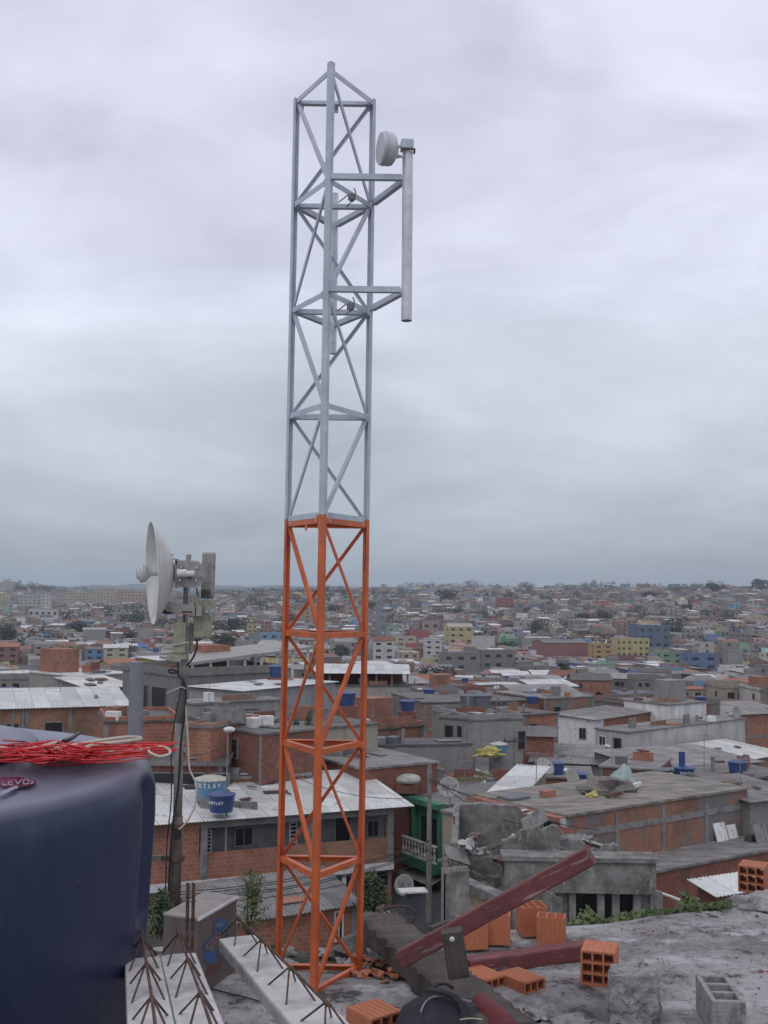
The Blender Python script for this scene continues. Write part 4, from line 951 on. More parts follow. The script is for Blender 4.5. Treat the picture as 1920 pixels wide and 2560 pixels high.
# broken roof tile shards between tower and plank
M['shard'] = simple('clay_shard', (0.33, 0.12, 0.07), 0.85, 0, (0.13, 0.08, 0.06), 12, 0.5, 0.7)
rng = random.Random(8)
for k in range(58):
    px, py = rng.uniform(885, 1000), rng.uniform(2392, 2448); py = 2395+(py-2395)+(px-885)*0.05
    c = G(px, py, 0.01) if py > 2432 else G(px, py, -0.14+rng.uniform(0, .08))
    mb = MB(); a_ = rng.uniform(0, 3.1); s_ = rng.uniform(0.02, 0.05)
    u_ = Vector((math.cos(a_), math.sin(a_), rng.uniform(-.35, .35)))*s_; v_ = Vector((-math.sin(a_), math.cos(a_), rng.uniform(-.2, .4)))*s_*rng.uniform(.5, 1); mb.obox(c, u_, v_, u_.cross(v_).normalized()*0.007)
    tag(mb.build('tile_shard', 'shard', loc=tuple(c)), ('larger' if s_ > .035 else 'small')+' orange shard of broken clay brick '+('beside the plank' if px > 950 else 'next to the right tower leg')+' in the heap', 'shard', 'clay shards behind the tower foot')
rng = random.Random(90); g1, g2 = MB(), MB()
for k in range(2600):
    x = rng.uniform(-1.6, 3.0); y = rng.uniform(3.9, 7.2)
    if y > yfar(x)-.05: continue
    if noise.noise(Vector((x*2.2, y*2.2, 9))) < rng.uniform(-.3, .35): continue
    s_ = rng.uniform(.003, .011)*(2 if rng.random() < .05 else 1); c = Vector((x, y, slabz(x, y, yfar(x))+.001)); a_ = rng.uniform(0, 3.1); u_ = Vector((math.cos(a_), math.sin(a_), rng.uniform(-.3, .3)))*s_; v_ = Vector((-math.sin(a_), math.cos(a_), rng.uniform(-.3, .3)))*s_*rng.uniform(.5, 1)
    (g2 if rng.random() < .22 else g1).obox(c, u_, v_, u_.cross(v_).normalized()*s_*.7)
tag(g1.build('grit', 'lump'), 'grey grit and crumbs scattered over the concrete slab', 'grit', None, 'stuff'); tag(g2.build('brick_crumbs', 'shard'), 'orange brick crumbs scattered over the concrete slab', 'crumbs', None, 'stuff')
# thin black cord on the slab, junk by the plank
cable('cord', [G(a_, b_, 0.01) for a_, b_ in ((520, 2470), (560, 2480), (610, 2492), (660, 2506), (720, 2515))], 0.004, 'black_rubber', 'thin black cord lying on the slab between the joists')
cable('hose', [P(905, 2330, 7.2), P(930, 2290, 7.2), P(975, 2268, 7.2), P(1020, 2268, 7.2), P(1040, 2290, 7.2), P(1025, 2315, 7.2)], 0.007, 'rust', 'rusty bent rod arching over the debris left of the plank', 'rod')
rng = random.Random(12)
for k in range(26):
    p = P(rng.uniform(905, 1010), rng.uniform(2272, 2340), 7.0+rng.uniform(-.3, .2)); mb = MB(); a_ = rng.uniform(0, 3.1); s_ = rng.uniform(.03, .09)
    u_ = Vector((math.cos(a_), math.sin(a_)*.6, rng.uniform(-.4, .4)))*s_; v_ = Vector((-.3, .5, rng.uniform(-.3, .5)))*s_*.6; mb.obox(p, u_, v_, u_.cross(v_).normalized()*0.01)
    tag(mb.build('debris_board', 'wood' if k % 3 else 'lump', loc=tuple(p)), 'splintered dark board fragment in the debris pile behind the plank', 'debris', 'debris pile behind the plank')
mb = MB(); dc = P(955, 2345, 6.9); mb.blob((dc.x, dc.y, -.2), 0.26, 0.25, 0.16, 21, 0.5, 20); tag(mb.build('debris_heap', 'rubble', loc=(dc.x, dc.y, -.2)), 'dark heap of debris and soil behind the rotten plank', 'heap')
# weeds
def weed(name, label, base, h_, n_st, leafs, mat, seed, spread=0.25, ls=0.02, cat='weed', wid=0.35):
    rng = random.Random(seed); th = thing(name, label, cat, tuple(base)); sm = MB(); lm = MB(); b_ = Vector(base)
    for s_ in range(n_st):
        a_ = rng.uniform(0, 6.28); hh = h_*rng.uniform(.6, 1); tip = b_+Vector((math.cos(a_)*spread*hh*rng.random(), math.sin(a_)*spread*hh*rng.random(), hh)); mid = b_.lerp(tip, .5)+Vector((rng.uniform(-.05, .05)*h_, 0, 0))
        sm.tube([b_+Vector((rng.uniform(-.1, .1)*h_*wid, 0, 0)), mid, tip], [0.006*h_*2, 0.005*h_*2, 0.002*h_*2], 4, False)
        for q_ in range(leafs):
            f = 0.15+0.85*rng.random()**0.8; c = (b_.lerp(mid, f*2) if f < .5 else mid.lerp(tip, f*2-1)); w_ = wid*h_*(1-f)*0.8+ls
            c = c+Vector((rng.gauss(0, w_*.5), rng.gauss(0, w_*.5), rng.gauss(0, .02*h_)))
            l_ = ls*rng.uniform(.6, 1.5); d_ = Vector((rng.gauss(0, 1), rng.gauss(0, 1), rng.gauss(.2, .6))).normalized()*l_; e_ = d_.orthogonal().normalized()*l_*.35
            lm.face([c, c+d_*.5+e_, c+d_, c+d_*.5-e_])
    sm.build('stem', 'bark', th); lm.build('foliage', mat, th); return th
weed('weed', 'feathery green weed growing up between the grey box and the joist end', P(622, 2345, 6.6), 0.42, 9, 150, 'leaf_light', 1, 0.25, 0.013)
weed('weed', 'low dark weed between the blue tank and the grey box', P(400, 2345, 5.9), 0.26, 6, 120, 'leaf', 2, 0.5, 0.018)
weed('weed', 'small green weed on the rubble ledge left of the tower', P(690, 2395, 6.9), 0.12, 8, 60, 'leaf_light', 3, 0.6, 0.012)
weed('weed', 'tall leafy weed standing up from the creeper at the right slab edge', P(1722, 2290, 7.3), 0.15, 5, 26, 'leaf_light', 4, 0.3, 0.035)
weed('weed', 'arching weed rising from the left end of the creeper', P(1478, 2330, 7.2), 0.17, 4, 20, 'leaf_light', 5, 0.5, 0.035)
rng = random.Random(4); mb = MB()
for k in range(2600):
    f = rng.random(); px = 1425+f*400; py = float(np.interp(px, [1425, 1600, 1826], [2318, 2290, 2256])); amp = 17*(0.35+0.65*abs(math.sin(f*9+1)))*(1 if f < .8 else .5)
    p = P(px, py+8-rng.random()**1.3*amp, 7.35+rng.uniform(-.25, .1)); l_ = rng.uniform(.018, .045); d_ = Vector((rng.gauss(0, 1), rng.gauss(0, 1), rng.gauss(.3, .5))).normalized()*l_; e_ = d_.orthogonal().normalized()*l_*.42
    mb.face([p, p+d_*.5+e_, p+d_, p+d_*.5-e_])
o = mb.build('creeper', 'leaf_light', loc=tuple(P(1600, 2290, 7.3))); tag(o, 'low green creeper growing along the far right edge of the slab', 'creeper', None, 'stuff')

# ================================================================ NEIGHBOURHOOD
RECT = []      # plan rectangles already built on: (centre, e, n, half w, half d)
SCR = []       # screen boxes that nearer filler houses must not cover: (x0, x1, ytop, ymid, distance)
LMK = []       # (short name, px, py, distance) to describe neighbours by
def occupy(o, e, n, w_, dp, margin=0.6): RECT.append((Vector((o.x, o.y))+Vector((e.x, e.y))*w_/2+Vector((n.x, n.y))*dp/2, Vector((e.x, e.y)), Vector((n.x, n.y)), w_/2+margin, dp/2+margin))
def taken(x, y, r_):
    p = Vector((x, y))
    for c, e, n, hw, hd in RECT:
        q_ = p-c
        if abs(q_.dot(e)) < hw+r_ and abs(q_.dot(n)) < hd+r_: return True
    return False
def sheet(mb, a, e, n, w_, dp, z0, z1, oh=0.35, pitch=0.25, amp=0.03, th=0.02, edge=True):
    """corrugated sheet from front (z0) to back (z1)"""
    a = Vector((a.x, a.y, 0))-e*oh-n*oh; W_ = w_+2*oh; D_ = dp+2*oh; s_ = (z1-z0)/dp; zf, zb_ = z0-s_*oh, z1+s_*oh
    k = int(W_/pitch*4) if pitch else 1; k = min(k, 400); k = max(k, 1)
    prev = None
    for i in range(k+1):
        u_ = W_*i/k; dz = amp*math.sin(i*math.pi/2) if pitch else 0
        f_ = a+e*u_+up*(zf+dz); b_ = a+e*u_+n*D_+up*(zb_+dz)
        if prev:
            mb.face([prev[0], f_, b_, prev[1]], [(W_*(i-1)/k, 0), (u_, 0), (u_, D_), (W_*(i-1)/k, D_)]); mb.face([prev[0]-up*th, prev[0]-up*th+(b_-f_), f_-up*th+(b_-f_), f_-up*th])
            mb.face([prev[0]-up*th, f_-up*th, f_, prev[0]])
        prev = (f_, b_)
    l0 = a+up*zf; l1 = a+n*D_+up*zb_; r0_ = l0+e*W_; r1_ = l1+e*W_
    mb.face([l0, l1, l1-up*th, l0-up*th]); mb.face([r0_, r0_-up*th, r1_-up*th, r1_])
def opening(root, o, e, nrm, w_, h_, style='dark'):
    """o lower left on the wall, e along it, nrm pointing out"""
    small = style == 'flat'
    if style == 'flat':
        mb = MB(); mb.obox(o, e*w_, nrm*0.03, up*h_); mb.build('window', 'dark', root); return
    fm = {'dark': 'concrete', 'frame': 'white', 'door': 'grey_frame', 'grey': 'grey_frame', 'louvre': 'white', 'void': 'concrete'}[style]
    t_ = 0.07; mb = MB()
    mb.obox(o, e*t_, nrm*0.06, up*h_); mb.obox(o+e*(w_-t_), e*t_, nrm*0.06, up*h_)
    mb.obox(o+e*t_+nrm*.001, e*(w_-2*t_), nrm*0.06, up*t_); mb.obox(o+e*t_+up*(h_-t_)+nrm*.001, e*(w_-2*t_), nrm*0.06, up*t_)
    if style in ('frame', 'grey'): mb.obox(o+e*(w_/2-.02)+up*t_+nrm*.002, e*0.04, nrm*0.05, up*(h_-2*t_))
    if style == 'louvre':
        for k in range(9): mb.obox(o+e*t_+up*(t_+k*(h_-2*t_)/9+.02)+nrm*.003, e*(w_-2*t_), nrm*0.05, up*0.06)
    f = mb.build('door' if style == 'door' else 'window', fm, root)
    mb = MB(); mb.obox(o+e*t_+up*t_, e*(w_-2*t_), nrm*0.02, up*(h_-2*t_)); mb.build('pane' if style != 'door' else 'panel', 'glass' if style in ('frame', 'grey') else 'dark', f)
def bld(label, A, B, dep, zb=None, wall='plaster', color=(.3, .29, .28), roof='slab', par=0.0, wins=(), cat='house', name='house', short=None, rise=0.5, rmat=None, rcol=None, oh=0.3, side_mat=None, flip=False, clut=True):
    a = Vector(A); b_ = Vector(B); e = Vector((b_.x-a.x, b_.y-a.y, 0)); w_ = e.length; e.normalize(); n = Vector((-e.y, e.x, 0))
    if n.y < 0: n = -n
    if n.dot(Vector((a.x+b_.x, a.y+b_.y, 0))) < 0: n = -n
    if flip: n = -n
    zt_ = a.z; g_ = min(T(a.x, a.y), T(b_.x, b_.y))-0.5 if zb is None else zb
    base = Vector((a.x, a.y, g_)); root = thing(name, label, cat, tuple(base)); h_ = zt_-g_
    mb = MB(); mb.obox(base, e*w_, n*dep, up*h_); mb.build('wall', wall, root, color=color)
    if roof == 'slab':
        mb = MB(); mb.obox(base-e*.1-n*.1+up*(h_+.002), e*(w_+.2), n*(dep+.2), up*.12); mb.build('roof', rmat or 'roof_slab', root, color=rcol)
        if par:
            mb = MB(); t_ = .14; o = base+up*(h_+.122)
            mb.obox(o, e*w_, n*t_, up*par); mb.obox(o+n*(dep-t_), e*w_, n*t_, up*par); mb.obox(o+n*(t_+.002), e*t_, n*(dep-2*t_-.004), up*(par-.003)); mb.obox(o+e*(w_-t_)+n*(t_+.002), e*t_, n*(dep-2*t_-.004), up*(par-.003))
            mb.build('parapet', side_mat or wall, root, color=color)
    elif roof == 'sheet':
        mb = MB(); px_w = w_/max(40, a.y)*F; sheet(mb, a, e, n, w_, dep, zt_+.06, zt_+rise, oh, 0.2 if a.y < 130 else 0.0, .022); mb.build('roof', rmat or 'roof_fibre', root, color=rcol)
        if rise > .15:
            mb = MB()
            for s_ in (base+up*h_, base+up*h_+e*(w_-.14)):
                mb.face([s_, s_+n*dep, s_+n*dep+up*(rise-.04)]); mb.face([s_+e*.14, s_+e*.14+n*dep+up*(rise-.04), s_+e*.14+n*dep]); mb.face([s_+n*dep, s_+n*dep+e*.14, s_+n*dep+e*.14+up*(rise-.04), s_+n*dep+up*(rise-.04)])
                mb.face([s_, s_+n*dep+up*(rise-.04), s_+n*dep+e*.14+up*(rise-.04), s_+e*.14])
            mb.build('gable_wall', wall, root, color=color)
    elif roof == 'gable':
        mb = MB(); o = base+up*h_; r_ = rise; oo = 0.3
        p0, p1, p2, p3 = o-e*oo-n*oo, o+e*(w_+oo)-n*oo, o+e*(w_+oo)+n*(dep+oo), o-e*oo+n*(dep+oo); q0 = o-e*oo+n*dep/2+up*r_; q1 = o+e*(w_+oo)+n*dep/2+up*r_
        for lift in (0, .08):
            l_ = up*lift; f1 = [p0+l_, p1+l_, q1+l_, q0+l_]; f2 = [q0+l_, q1+l_, p2+l_, p3+l_]; mb.face(f1 if lift else f1[::-1]); mb.face(f2 if lift else f2[::-1])
        l_ = up*.08; mb.face([p0, p1, p1+l_, p0+l_]); mb.face([p1, q1, q1+l_, p1+l_]); mb.face([q0, p0, p0+l_, q0+l_]); mb.face([p2, p3, p3+l_, p2+l_]); mb.face([q1, p2, p2+l_, q1+l_]); mb.face([p3, q0, q0+l_, p3+l_])
        mb.build('roof', rmat or 'roof_tile', root, color=rcol)
        mb = MB(); mb.face([o, o+n*dep, o+n*dep/2+up*(r_*.93)]); mb.face([o+e*w_, o+e*w_+n*dep/2+up*(r_*.93), o+e*w_+n*dep]); mb.build('gable_wall', wall, root, color=color)
    R_, L_ = base+e*w_, base+n*dep
    for wdw in wins:
        f_, u_, v_, ww, wh = wdw[:5]; stl = wdw[5] if len(wdw) > 5 else 'dark'
        if f_ == 'F': opening(root, base+e*u_+up*(h_-v_-wh)-n*.001, e, -n, ww, wh, stl)
        elif f_ == 'R': opening(root, R_+n*u_+up*(h_-v_-wh)+e*.001, n, e, ww, wh, stl)
        else: opening(root, L_-n*u_+up*(h_-v_-wh)-e*.001, -n, -e, ww, wh, stl)
    if a.y < 200 and cat == 'house' and clut:
        rg = random.Random(int(a.x*31+a.y*17)); fr_m = 'concrete'
        if wall.startswith('brick') and w_ > 3:
            nc_ = max(2, int(w_/3.2)+1)
            for i in range(nc_): mb = MB(); mb.obox(base+e*((w_-.2)*i/(nc_-1))-n*.025, e*.2, n*.03, up*(h_-.02)); mb.build('column', fr_m, root)
            for lv in range(1, 3):
                if h_-2.9*lv+.3 > .5: mb = MB(); mb.obox(base-n*.022+e*.02+up*(h_-2.9*lv+.15), e*(w_-.04), n*.03, up*.26); mb.build('ring_beam', fr_m, root)
        if roof == 'slab':
            zz0 = h_+.126
            for i in range(int(min(12, 2+w_*dep/9))):
                u_, v_ = rg.uniform(.2, max(.3, w_-2)), rg.uniform(.2, max(.3, dep-2)); t_ = rg.random()
                if t_ < .4: mb = MB(); mb.obox(base+e*u_+n*v_+up*(zz0+rg.uniform(.01, .05)), e*rg.uniform(.6, 2.2)+n*rg.uniform(-.3, .3), n*rg.uniform(.4, 1.5), up*rg.uniform(.02, .07)); mb.build('roof_patch', rg.choice(['roof_white', 'roof_fibre', 'roof_tile', 'tank_grey', 'roof_beige', 'wood_old']), root)
                elif t_ < .62: mb = MB(); mb.obox(base+e*u_+n*v_+up*zz0, e*rg.uniform(.8, 2.5), n*.15, up*rg.uniform(.3, 1.1)); mb.build('stub_wall', rg.choice(['brick', 'brick_dark', 'concrete', 'brick_ochre']), root)
                elif t_ < .8 and a.y > 60: mb = MB(); mb.cbox(tuple(base+e*u_+n*v_+up*zz0), .2, .2, rg.uniform(.5, 1.4)); mb.build('stub_column', 'concrete', root)
                else: mb = MB(); mb.cbox(tuple(base+e*u_+n*v_+up*zz0), rg.uniform(.4, 1.1), rg.uniform(.4, .9), rg.uniform(.2, .6), rg.uniform(0, 3)); mb.build('rooftop_box', rg.choice(['brick', 'white', 'concrete', 'rust_sheet', 'tank_grey']), root)
            if w_ > 5 and dep > 4.5 and a.y > 75 and rg.random() < .6:
                rw = rg.uniform(2, w_*.45); ru0 = rg.uniform(0, w_-rw); mb = MB(); mb.obox(base+e*ru0+n*(dep*.5)+up*zz0, e*rw, n*(dep*.45), up*rg.uniform(1.6, 2.4)); mb.build('rooftop_room', rg.choice(['brick', 'plaster', 'brick_patch']), root, color=(.24, .23, .22))
        elif roof == 'sheet' and w_ > 4:
            for i in range(rg.randint(1, 4)):
                u_, v_ = rg.uniform(.2, w_-1.2), rg.uniform(.3, max(.4, dep-1.2)); z_ = .11+rise*v_/dep
                mb = MB(); mb.obox(base+e*u_+n*v_+up*(h_+z_), e*rg.uniform(.2, 1.1), (n+up*(rise/dep))*rg.uniform(.2, .9), up*rg.uniform(.03, .12)); mb.build('roof_weight', rg.choice(['brick', 'concrete', 'rust_sheet', 'wood_old', 'roof_fibre']), root)
    occupy(a, e, n, w_, dep)
    xs, ys_ = zip(*[proj(q_) for q_ in (a, b_, a+n*dep, b_+n*dep)])
    hp = (min(h_, 9) if a.y < 200 else h_)/a.length*F
    SCR.append((min(xs), max(xs), min(ys_)-2, max(ys_[:2])+hp*(0.55 if a.y < 200 else 0.85), a.y)); root['_w'] = w_
    if short: LMK.append((short, sum(xs)/4, sum(ys_)/4, a.y))
    return root, base, e, n, w_, h_
def AB(pa, d, pb_): a = P(pa[0], pa[1], d); return a, G(pb_[0], pb_[1], a.z)
def col_posts(root, o, e, w_, h_, k, t_=.16, mat='white', name='post'):
    for i in range(k):
        mb = MB(); mb.cbox(tuple(o+e*(w_*i/(k-1))), t_, t_, h_); mb.build(name, mat, root)

# ---- water tanks (one prototype per kind, then copies)
def tank_proto(body, lidm, wd=0.75, hh=1.0, cone=0.12):
    r = thing('rooftop_tank', 'x', 'water tank', (0, 0, 0)); mb = MB(); mb.lathe([(0.001, 0), (wd-cone, 0), (wd-.02, hh*.85), (wd+.03, hh*.87), (wd+.03, hh*.93)], n=24); mb.build('body', body, r, smooth=False)
    mb = MB(); mb.lathe([(wd+.04, hh*.90), (wd+.04, hh*.95), (wd*.55, hh*1.06), (wd*.2, hh*1.10), (0.001, hh*1.10)], n=24); mb.build('lid', lidm, r); return r
TP = {'blue': tank_proto('tank_blue', 'tank_blue'), 'light': tank_proto('tank_light', 'tank_lid', .8, 1.25), 'grey': tank_proto('tank_grey', 'tank_grey'), 'open': tank_proto('tank_light', 'tank_lid', .8, 1.1)}
TPused = set()
def put_tank(kind, loc, label, s_=1.0, grp='rooftop water tanks'):
    o = TP[kind] if kind not in TPused else copy_tree(TP[kind]); TPused.add(kind)
    o.location = loc; o.scale = (s_, s_, s_); o.rotation_euler = (0, 0, random.uniform(0, 6)); tag(o, label, 'water tank', grp); return o

# ---- white roofed brick house straight across the street
a, b_ = AB((300, 2064), 50, (985, 2014)); M['wall_grey'] = simple('grey_render', (0.21, 0.21, 0.205), 0.9, 0, (0.11, 0.105, 0.10), 0.7, 0.45, 0.7, .3, 8)
e = Vector((b_.x-a.x, b_.y-a.y, 0)); W1 = e.length; e.normalize(); n = Vector((-e.y, e.x, 0)); zt_ = a.z; gz = -13.9
h1 = thing('brick_house', 'long brick house with white patched sheet roof and brick balcony behind the orange tower', 'house', (a.x, a.y, gz))
base = Vector((a.x, a.y, 0))
fz = zt_-2.75; rec = 1.3
mb = MB(); mb.obox(base+n*rec+up*fz, e*W1, n*(6.2-rec), up*(zt_-fz)); mb.build('upper_wall', 'wall_grey', h1)
mb = MB(); mb.obox(base+n*.25+up*gz, e*W1, n*5.9, up*(fz-.38-gz)); mb.build('lower_wall', 'brick_ochre', h1)
mb = MB(); mb.obox(base-n*.05+up*(fz-.37), e*W1, n*6.2, up*.36); mb.build('floor_slab', 'white', h1)
mb = MB(); mb.obox(base+up*(fz+.001), e*(W1*.57), n*.14, up*1.18); mb.build('parapet', 'brick', h1)
mb = MB(); mb.obox(base+e*(W1*.57)+up*(fz+.001), e*(W1*.43), n*.14, up*1.2); mb.build('parapet', 'brick_ochre', h1)
mb = MB(); mb.obox(base-n*.01+up*(fz+.001), e*(W1*.27), n*1.2, up*(zt_-fz-.1)); mb.build('upper_wall', 'brick', h1)
for f in (.275, .66, .975):
    mb = MB(); mb.obox(base+e*(W1*f)-n*.03+up*fz, e*.32, n*.24, up*(zt_-fz-.05)); mb.build('column', 'concrete', h1)
mb = MB(); mb.obox(base+e*(W1*.27)+n*.02+up*(zt_-.42), e*(W1*.72), n*.12, up*.36); mb.build('roof_beam', 'concrete', h1)
for u_, ww, v_, wh, stl in ((.305, .45, .75, 1.7, 'louvre'), (.42, .95, .75, .95, 'grey'), (.625, .42, .7, 1.9, 'louvre'), (.71, .42, .7, 1.9, 'louvre'), (.80, .9, .6, 2.0, 'door'), (.93, .7, .9, .9, 'grey')):
    opening(h1, base+n*(rec-.001)+e*(W1*u_)+up*(zt_-v_-wh), e, -n, ww, wh, stl)
for u_, ww in ((.42, 1.6), (.55, 1.6), (.68, 2.2), (.93, .8)):
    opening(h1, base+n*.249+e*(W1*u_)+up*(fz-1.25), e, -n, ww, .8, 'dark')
for f in (.40, .535, .67, .80, .92): mb = MB(); mb.obox(base+e*(W1*f)+n*.1+up*(fz-1.7), e*.22, n*.14, up*1.32); mb.build('pillar', 'white', h1)
mb = MB(); sheet(mb, base, e, n, W1+.5, 6.4, zt_+.05, zt_+.75, .45, .16, .014); mb.build('roof', 'roof_white', h1)
occupy(a, e, n, W1, 6.3, 1.2); LMK.append(('long white roofed brick house', 600, 2060, 50)); SCR.append((290, 1000, 1970, 2300, 50))
E1, N1, B1 = e.copy(), n.copy(), base.copy()
rng = random.Random(31)
for k, (f, g_) in enumerate(((.30, .3), (.34, .55), (.40, .2), (.45, .6), (.50, .35), (.53, .7), (.57, .5), (.62, .75), (.66, .4), (.36, .75), (.49, .85))):
    c = base+e*(W1*f)+n*(6.2*g_)+up*(zt_+.14+.11*g_*6.2); mb = MB(); mb.obox(c, (e*math.cos(k)+n*math.sin(k)*.4)*rng.uniform(.5, 1.3), n*rng.uniform(.2, .6), up*rng.uniform(.03, .08))
    tag(mb.build('loose_board', 'wood' if k % 2 else 'rust', loc=tuple(c)), 'dark loose board or sheet scrap lying on the white patched roof', 'board', 'scraps on the white patched roof')
# tanks on it, in a trough of mortar
def onroof(px, py, lift=0.0):
    p = G(px, py, zt_+.45); return p
c = G(526, 1992, zt_+.55); put_tank('open', (c.x, c.y, zt_+.40), 'large light blue open tank with cream rim and white lettering on the white roof', 1.0)
ot = [o for o in bpy.data.objects if o.name.startswith('rooftop_tank') and o.get('label', '').startswith('large light blue open')][0]
ot.rotation_euler = (0, 0, 0)
M['letter_white'] = simple('white_lettering', (0.62, 0.64, 0.62), 0.6)
def curved_text(parent_obj, body, size, r_, z_, ang0, step, mat='letter_white'):
    """letters set round a tank, in its local frame"""
    bpy.context.view_layer.update()
    for i, ch in enumerate(body):
        an = ang0+step*(i-(len(body)-1)/2)
        mw = Matrix.Rotation(an, 4, 'Z') @ Matrix.Translation((0, -r_, z_)) @ Matrix.Rotation(R(90), 4, 'X')
        cu = bpy.data.curves.new('t', 'FONT'); cu.body = ch; cu.size = size; cu.extrude = .004; cu.align_x = 'CENTER'; cu.align_y = 'CENTER'; cu.offset = size*.025
        to = bpy.data.objects.new('t', cu); C.objects.link(to); dg = bpy.context.evaluated_depsgraph_get(); me = bpy.data.meshes.new_from_object(to.evaluated_get(dg)); bpy.data.objects.remove(to); bpy.data.curves.remove(cu)
        me.transform(mw); me.materials.clear(); me.materials.append(M[mat]); o = bpy.data.objects.new('lettering', me); C.objects.link(o); o.parent = parent_obj
curved_text(ot, 'FORTLEV', .30, .80, .80, R(-12), .30)
c2 = G(556, 2003, zt_+.6); t2 = put_tank('blue', (c2.x+.1, c2.y-1.0, zt_+.32), 'smaller dark blue lidded tank with white lettering beside the light blue open tank', .85); t2.rotation_euler = (0, 0, 0)
curved_text(t2, 'FORTLEV', .22, .745, .55, R(-22), .19)
for nm_, dx, w_, rz in (('trough_wall', -1.3, 1.3, 0), ('trough_wall', 0.3, 1.6, 0.0)):
    mb = MB(); c = base+e*(W1*.30 if dx < 0 else W1*.385)+n*1.6+up*(zt_+.15); mb.obox(c, e*w_*(1 if dx < 0 else .9)-n*.9, n*.12, up*(.55 if dx < 0 else .35)); tag(mb.build('trough_wall', 'concrete', loc=tuple(c)), ('left' if dx < 0 else 'right')+' grey concrete edging under the blue tanks on the white roof', 'wall')
# lean-to shed in front of it
a, b_ = AB((500, 2318), 44.5, (889, 2257))
bld('low brick shed with grey corrugated lean-to roof in front of the long white roofed house', a, b_, 3.2, gz, 'brick', roof='sheet', rise=.75, rmat='roof_fibre', short='corrugated shed', wins=(('F', 6.1, .2, .45, 1.3, 'frame'),))
# ---- green house with balusters
M['green'] = simple('green_paint', (0.05, 0.205, 0.115), 0.8, 0, (0.03, 0.09, 0.06), 1.2, .5, .75); M['green_pale'] = simple('pale_green_paint', (0.16, 0.36, 0.26), .8, 0, (.1, .2, .15), 1.5)
a, b_ = AB((985, 1980), 62, (1100, 2013)); e = Vector((b_.x-a.x, b_.y-a.y, 0)); W2 = e.length; e.normalize(); n = Vector((-e.y, e.x, 0)); n = n if n.x > 0 else -n
zt2 = a.z; base = Vector((a.x, a.y, 0)); gz2 = T(a.x, a.y)-.8; Hh = zt2-gz2; f2 = zt2-Hh*.56
gh = thing('green_house', 'green two storey house with white baluster balcony and grey garage door', 'house', (a.x, a.y, gz2))
mb = MB(); mb.obox(base+n*.3+up*f2, e*W2, n*7, up*(zt2-f2-.25)); mb.build('upper_wall', 'green', gh)
mb = MB(); mb.obox(base+n*.35+up*gz2, e*W2, n*7.8, up*(f2-.55-gz2)); mb.build('lower_wall', 'green_pale', gh)
mb = MB(); mb.obox(base-n*.35+up*(f2-.54), e*W2, n*8.4, up*.54); mb.build('balcony_slab', 'green', gh)
mb = MB(); mb.obox(base-n*.25+up*(zt2-.24), e*(W2+.1), n*.5, up*.3); mb.build('fascia', 'green', gh); mb = MB(); mb.obox(base+n*.25+up*(zt2-.24), e*(W2+.1), n*8, up*.24); mb.build('roof', 'roof_slab', gh)
for f in (0.0, .40, .94): mb = MB(); mb.obox(base+e*(W2*f)+up*f2, e*.22, n*.22, up*(zt2-f2-.25)); mb.build('column', 'green_pale' if f == 0 else 'green', gh)
mb = MB(); mb.obox(base-n*.3+up*(f2+.85), e*W2, n*.14, up*.09); mb.obox(base-n*.3+up*(f2+.001), e*W2, n*.14, up*.08); mb.build('handrail', 'white', gh)
nb = 15
for i in range(nb):
    c = base-n*.23+e*(W2*(i+.5)/nb)+up*(f2+.08); mb = MB(); mb.lathe([(.04, 0), (.09, .18), (.05, .38), (.03, .42), (.05, .5), (.07, .62), (.04, .77)], Matrix.Translation(c), 8); mb.build('baluster', 'white', gh)
mb = MB(); mb.obox(base+n*.33+e*(W2*.16)+up*(gz2+.02), e*(W2*.8), n*.03, up*((f2-gz2)*.72)); 
M['garage'] = simple('slate_garage_door', (0.07, 0.085, 0.105), .5); mb.build('garage_door', 'garage', gh)
mb = MB()
for f, ww in ((.10, .26), (.52, .36)): mb.obox(base+n*.27+e*(W2*f)+up*(f2+.05), e*(W2*ww), n*.03, up*2.1)
mb.build('doorway', 'dark', gh)
mb = MB(); aw = base-n*.55+e*(W2*.12); D_ = n*.9+up*.35; k = 30
for i in range(k): z_ = .02*(i % 2); mb.face([aw+e*(W2*.86*i/k)+up*(f2-1.1+z_), aw+e*(W2*.86*(i+1)/k)+up*(f2-1.1+.02-z_), aw+e*(W2*.86*(i+1)/k)+up*(f2-1.1+.02-z_)+D_, aw+e*(W2*.86*i/k)+up*(f2-1.1+z_)+D_])
mb.build('awning', 'roof_white', gh)
c = a+up*.0; mb = MB(); mb.tube([(c.x-.15, c.y, gz2+3), (c.x-.15, c.y, zt2+.25)], .07, 8); mb.blob((c.x-.15, c.y, zt2+.3), .2, .2, .14, 1, .05, 6); mb.build('down_pipe', 'white', gh)
occupy(a, e, n, W2, 8.4, 1); LMK.append(('green balcony house', 1040, 2090, 60)); SCR.append((975, 1105, 1950, 2240, 60))
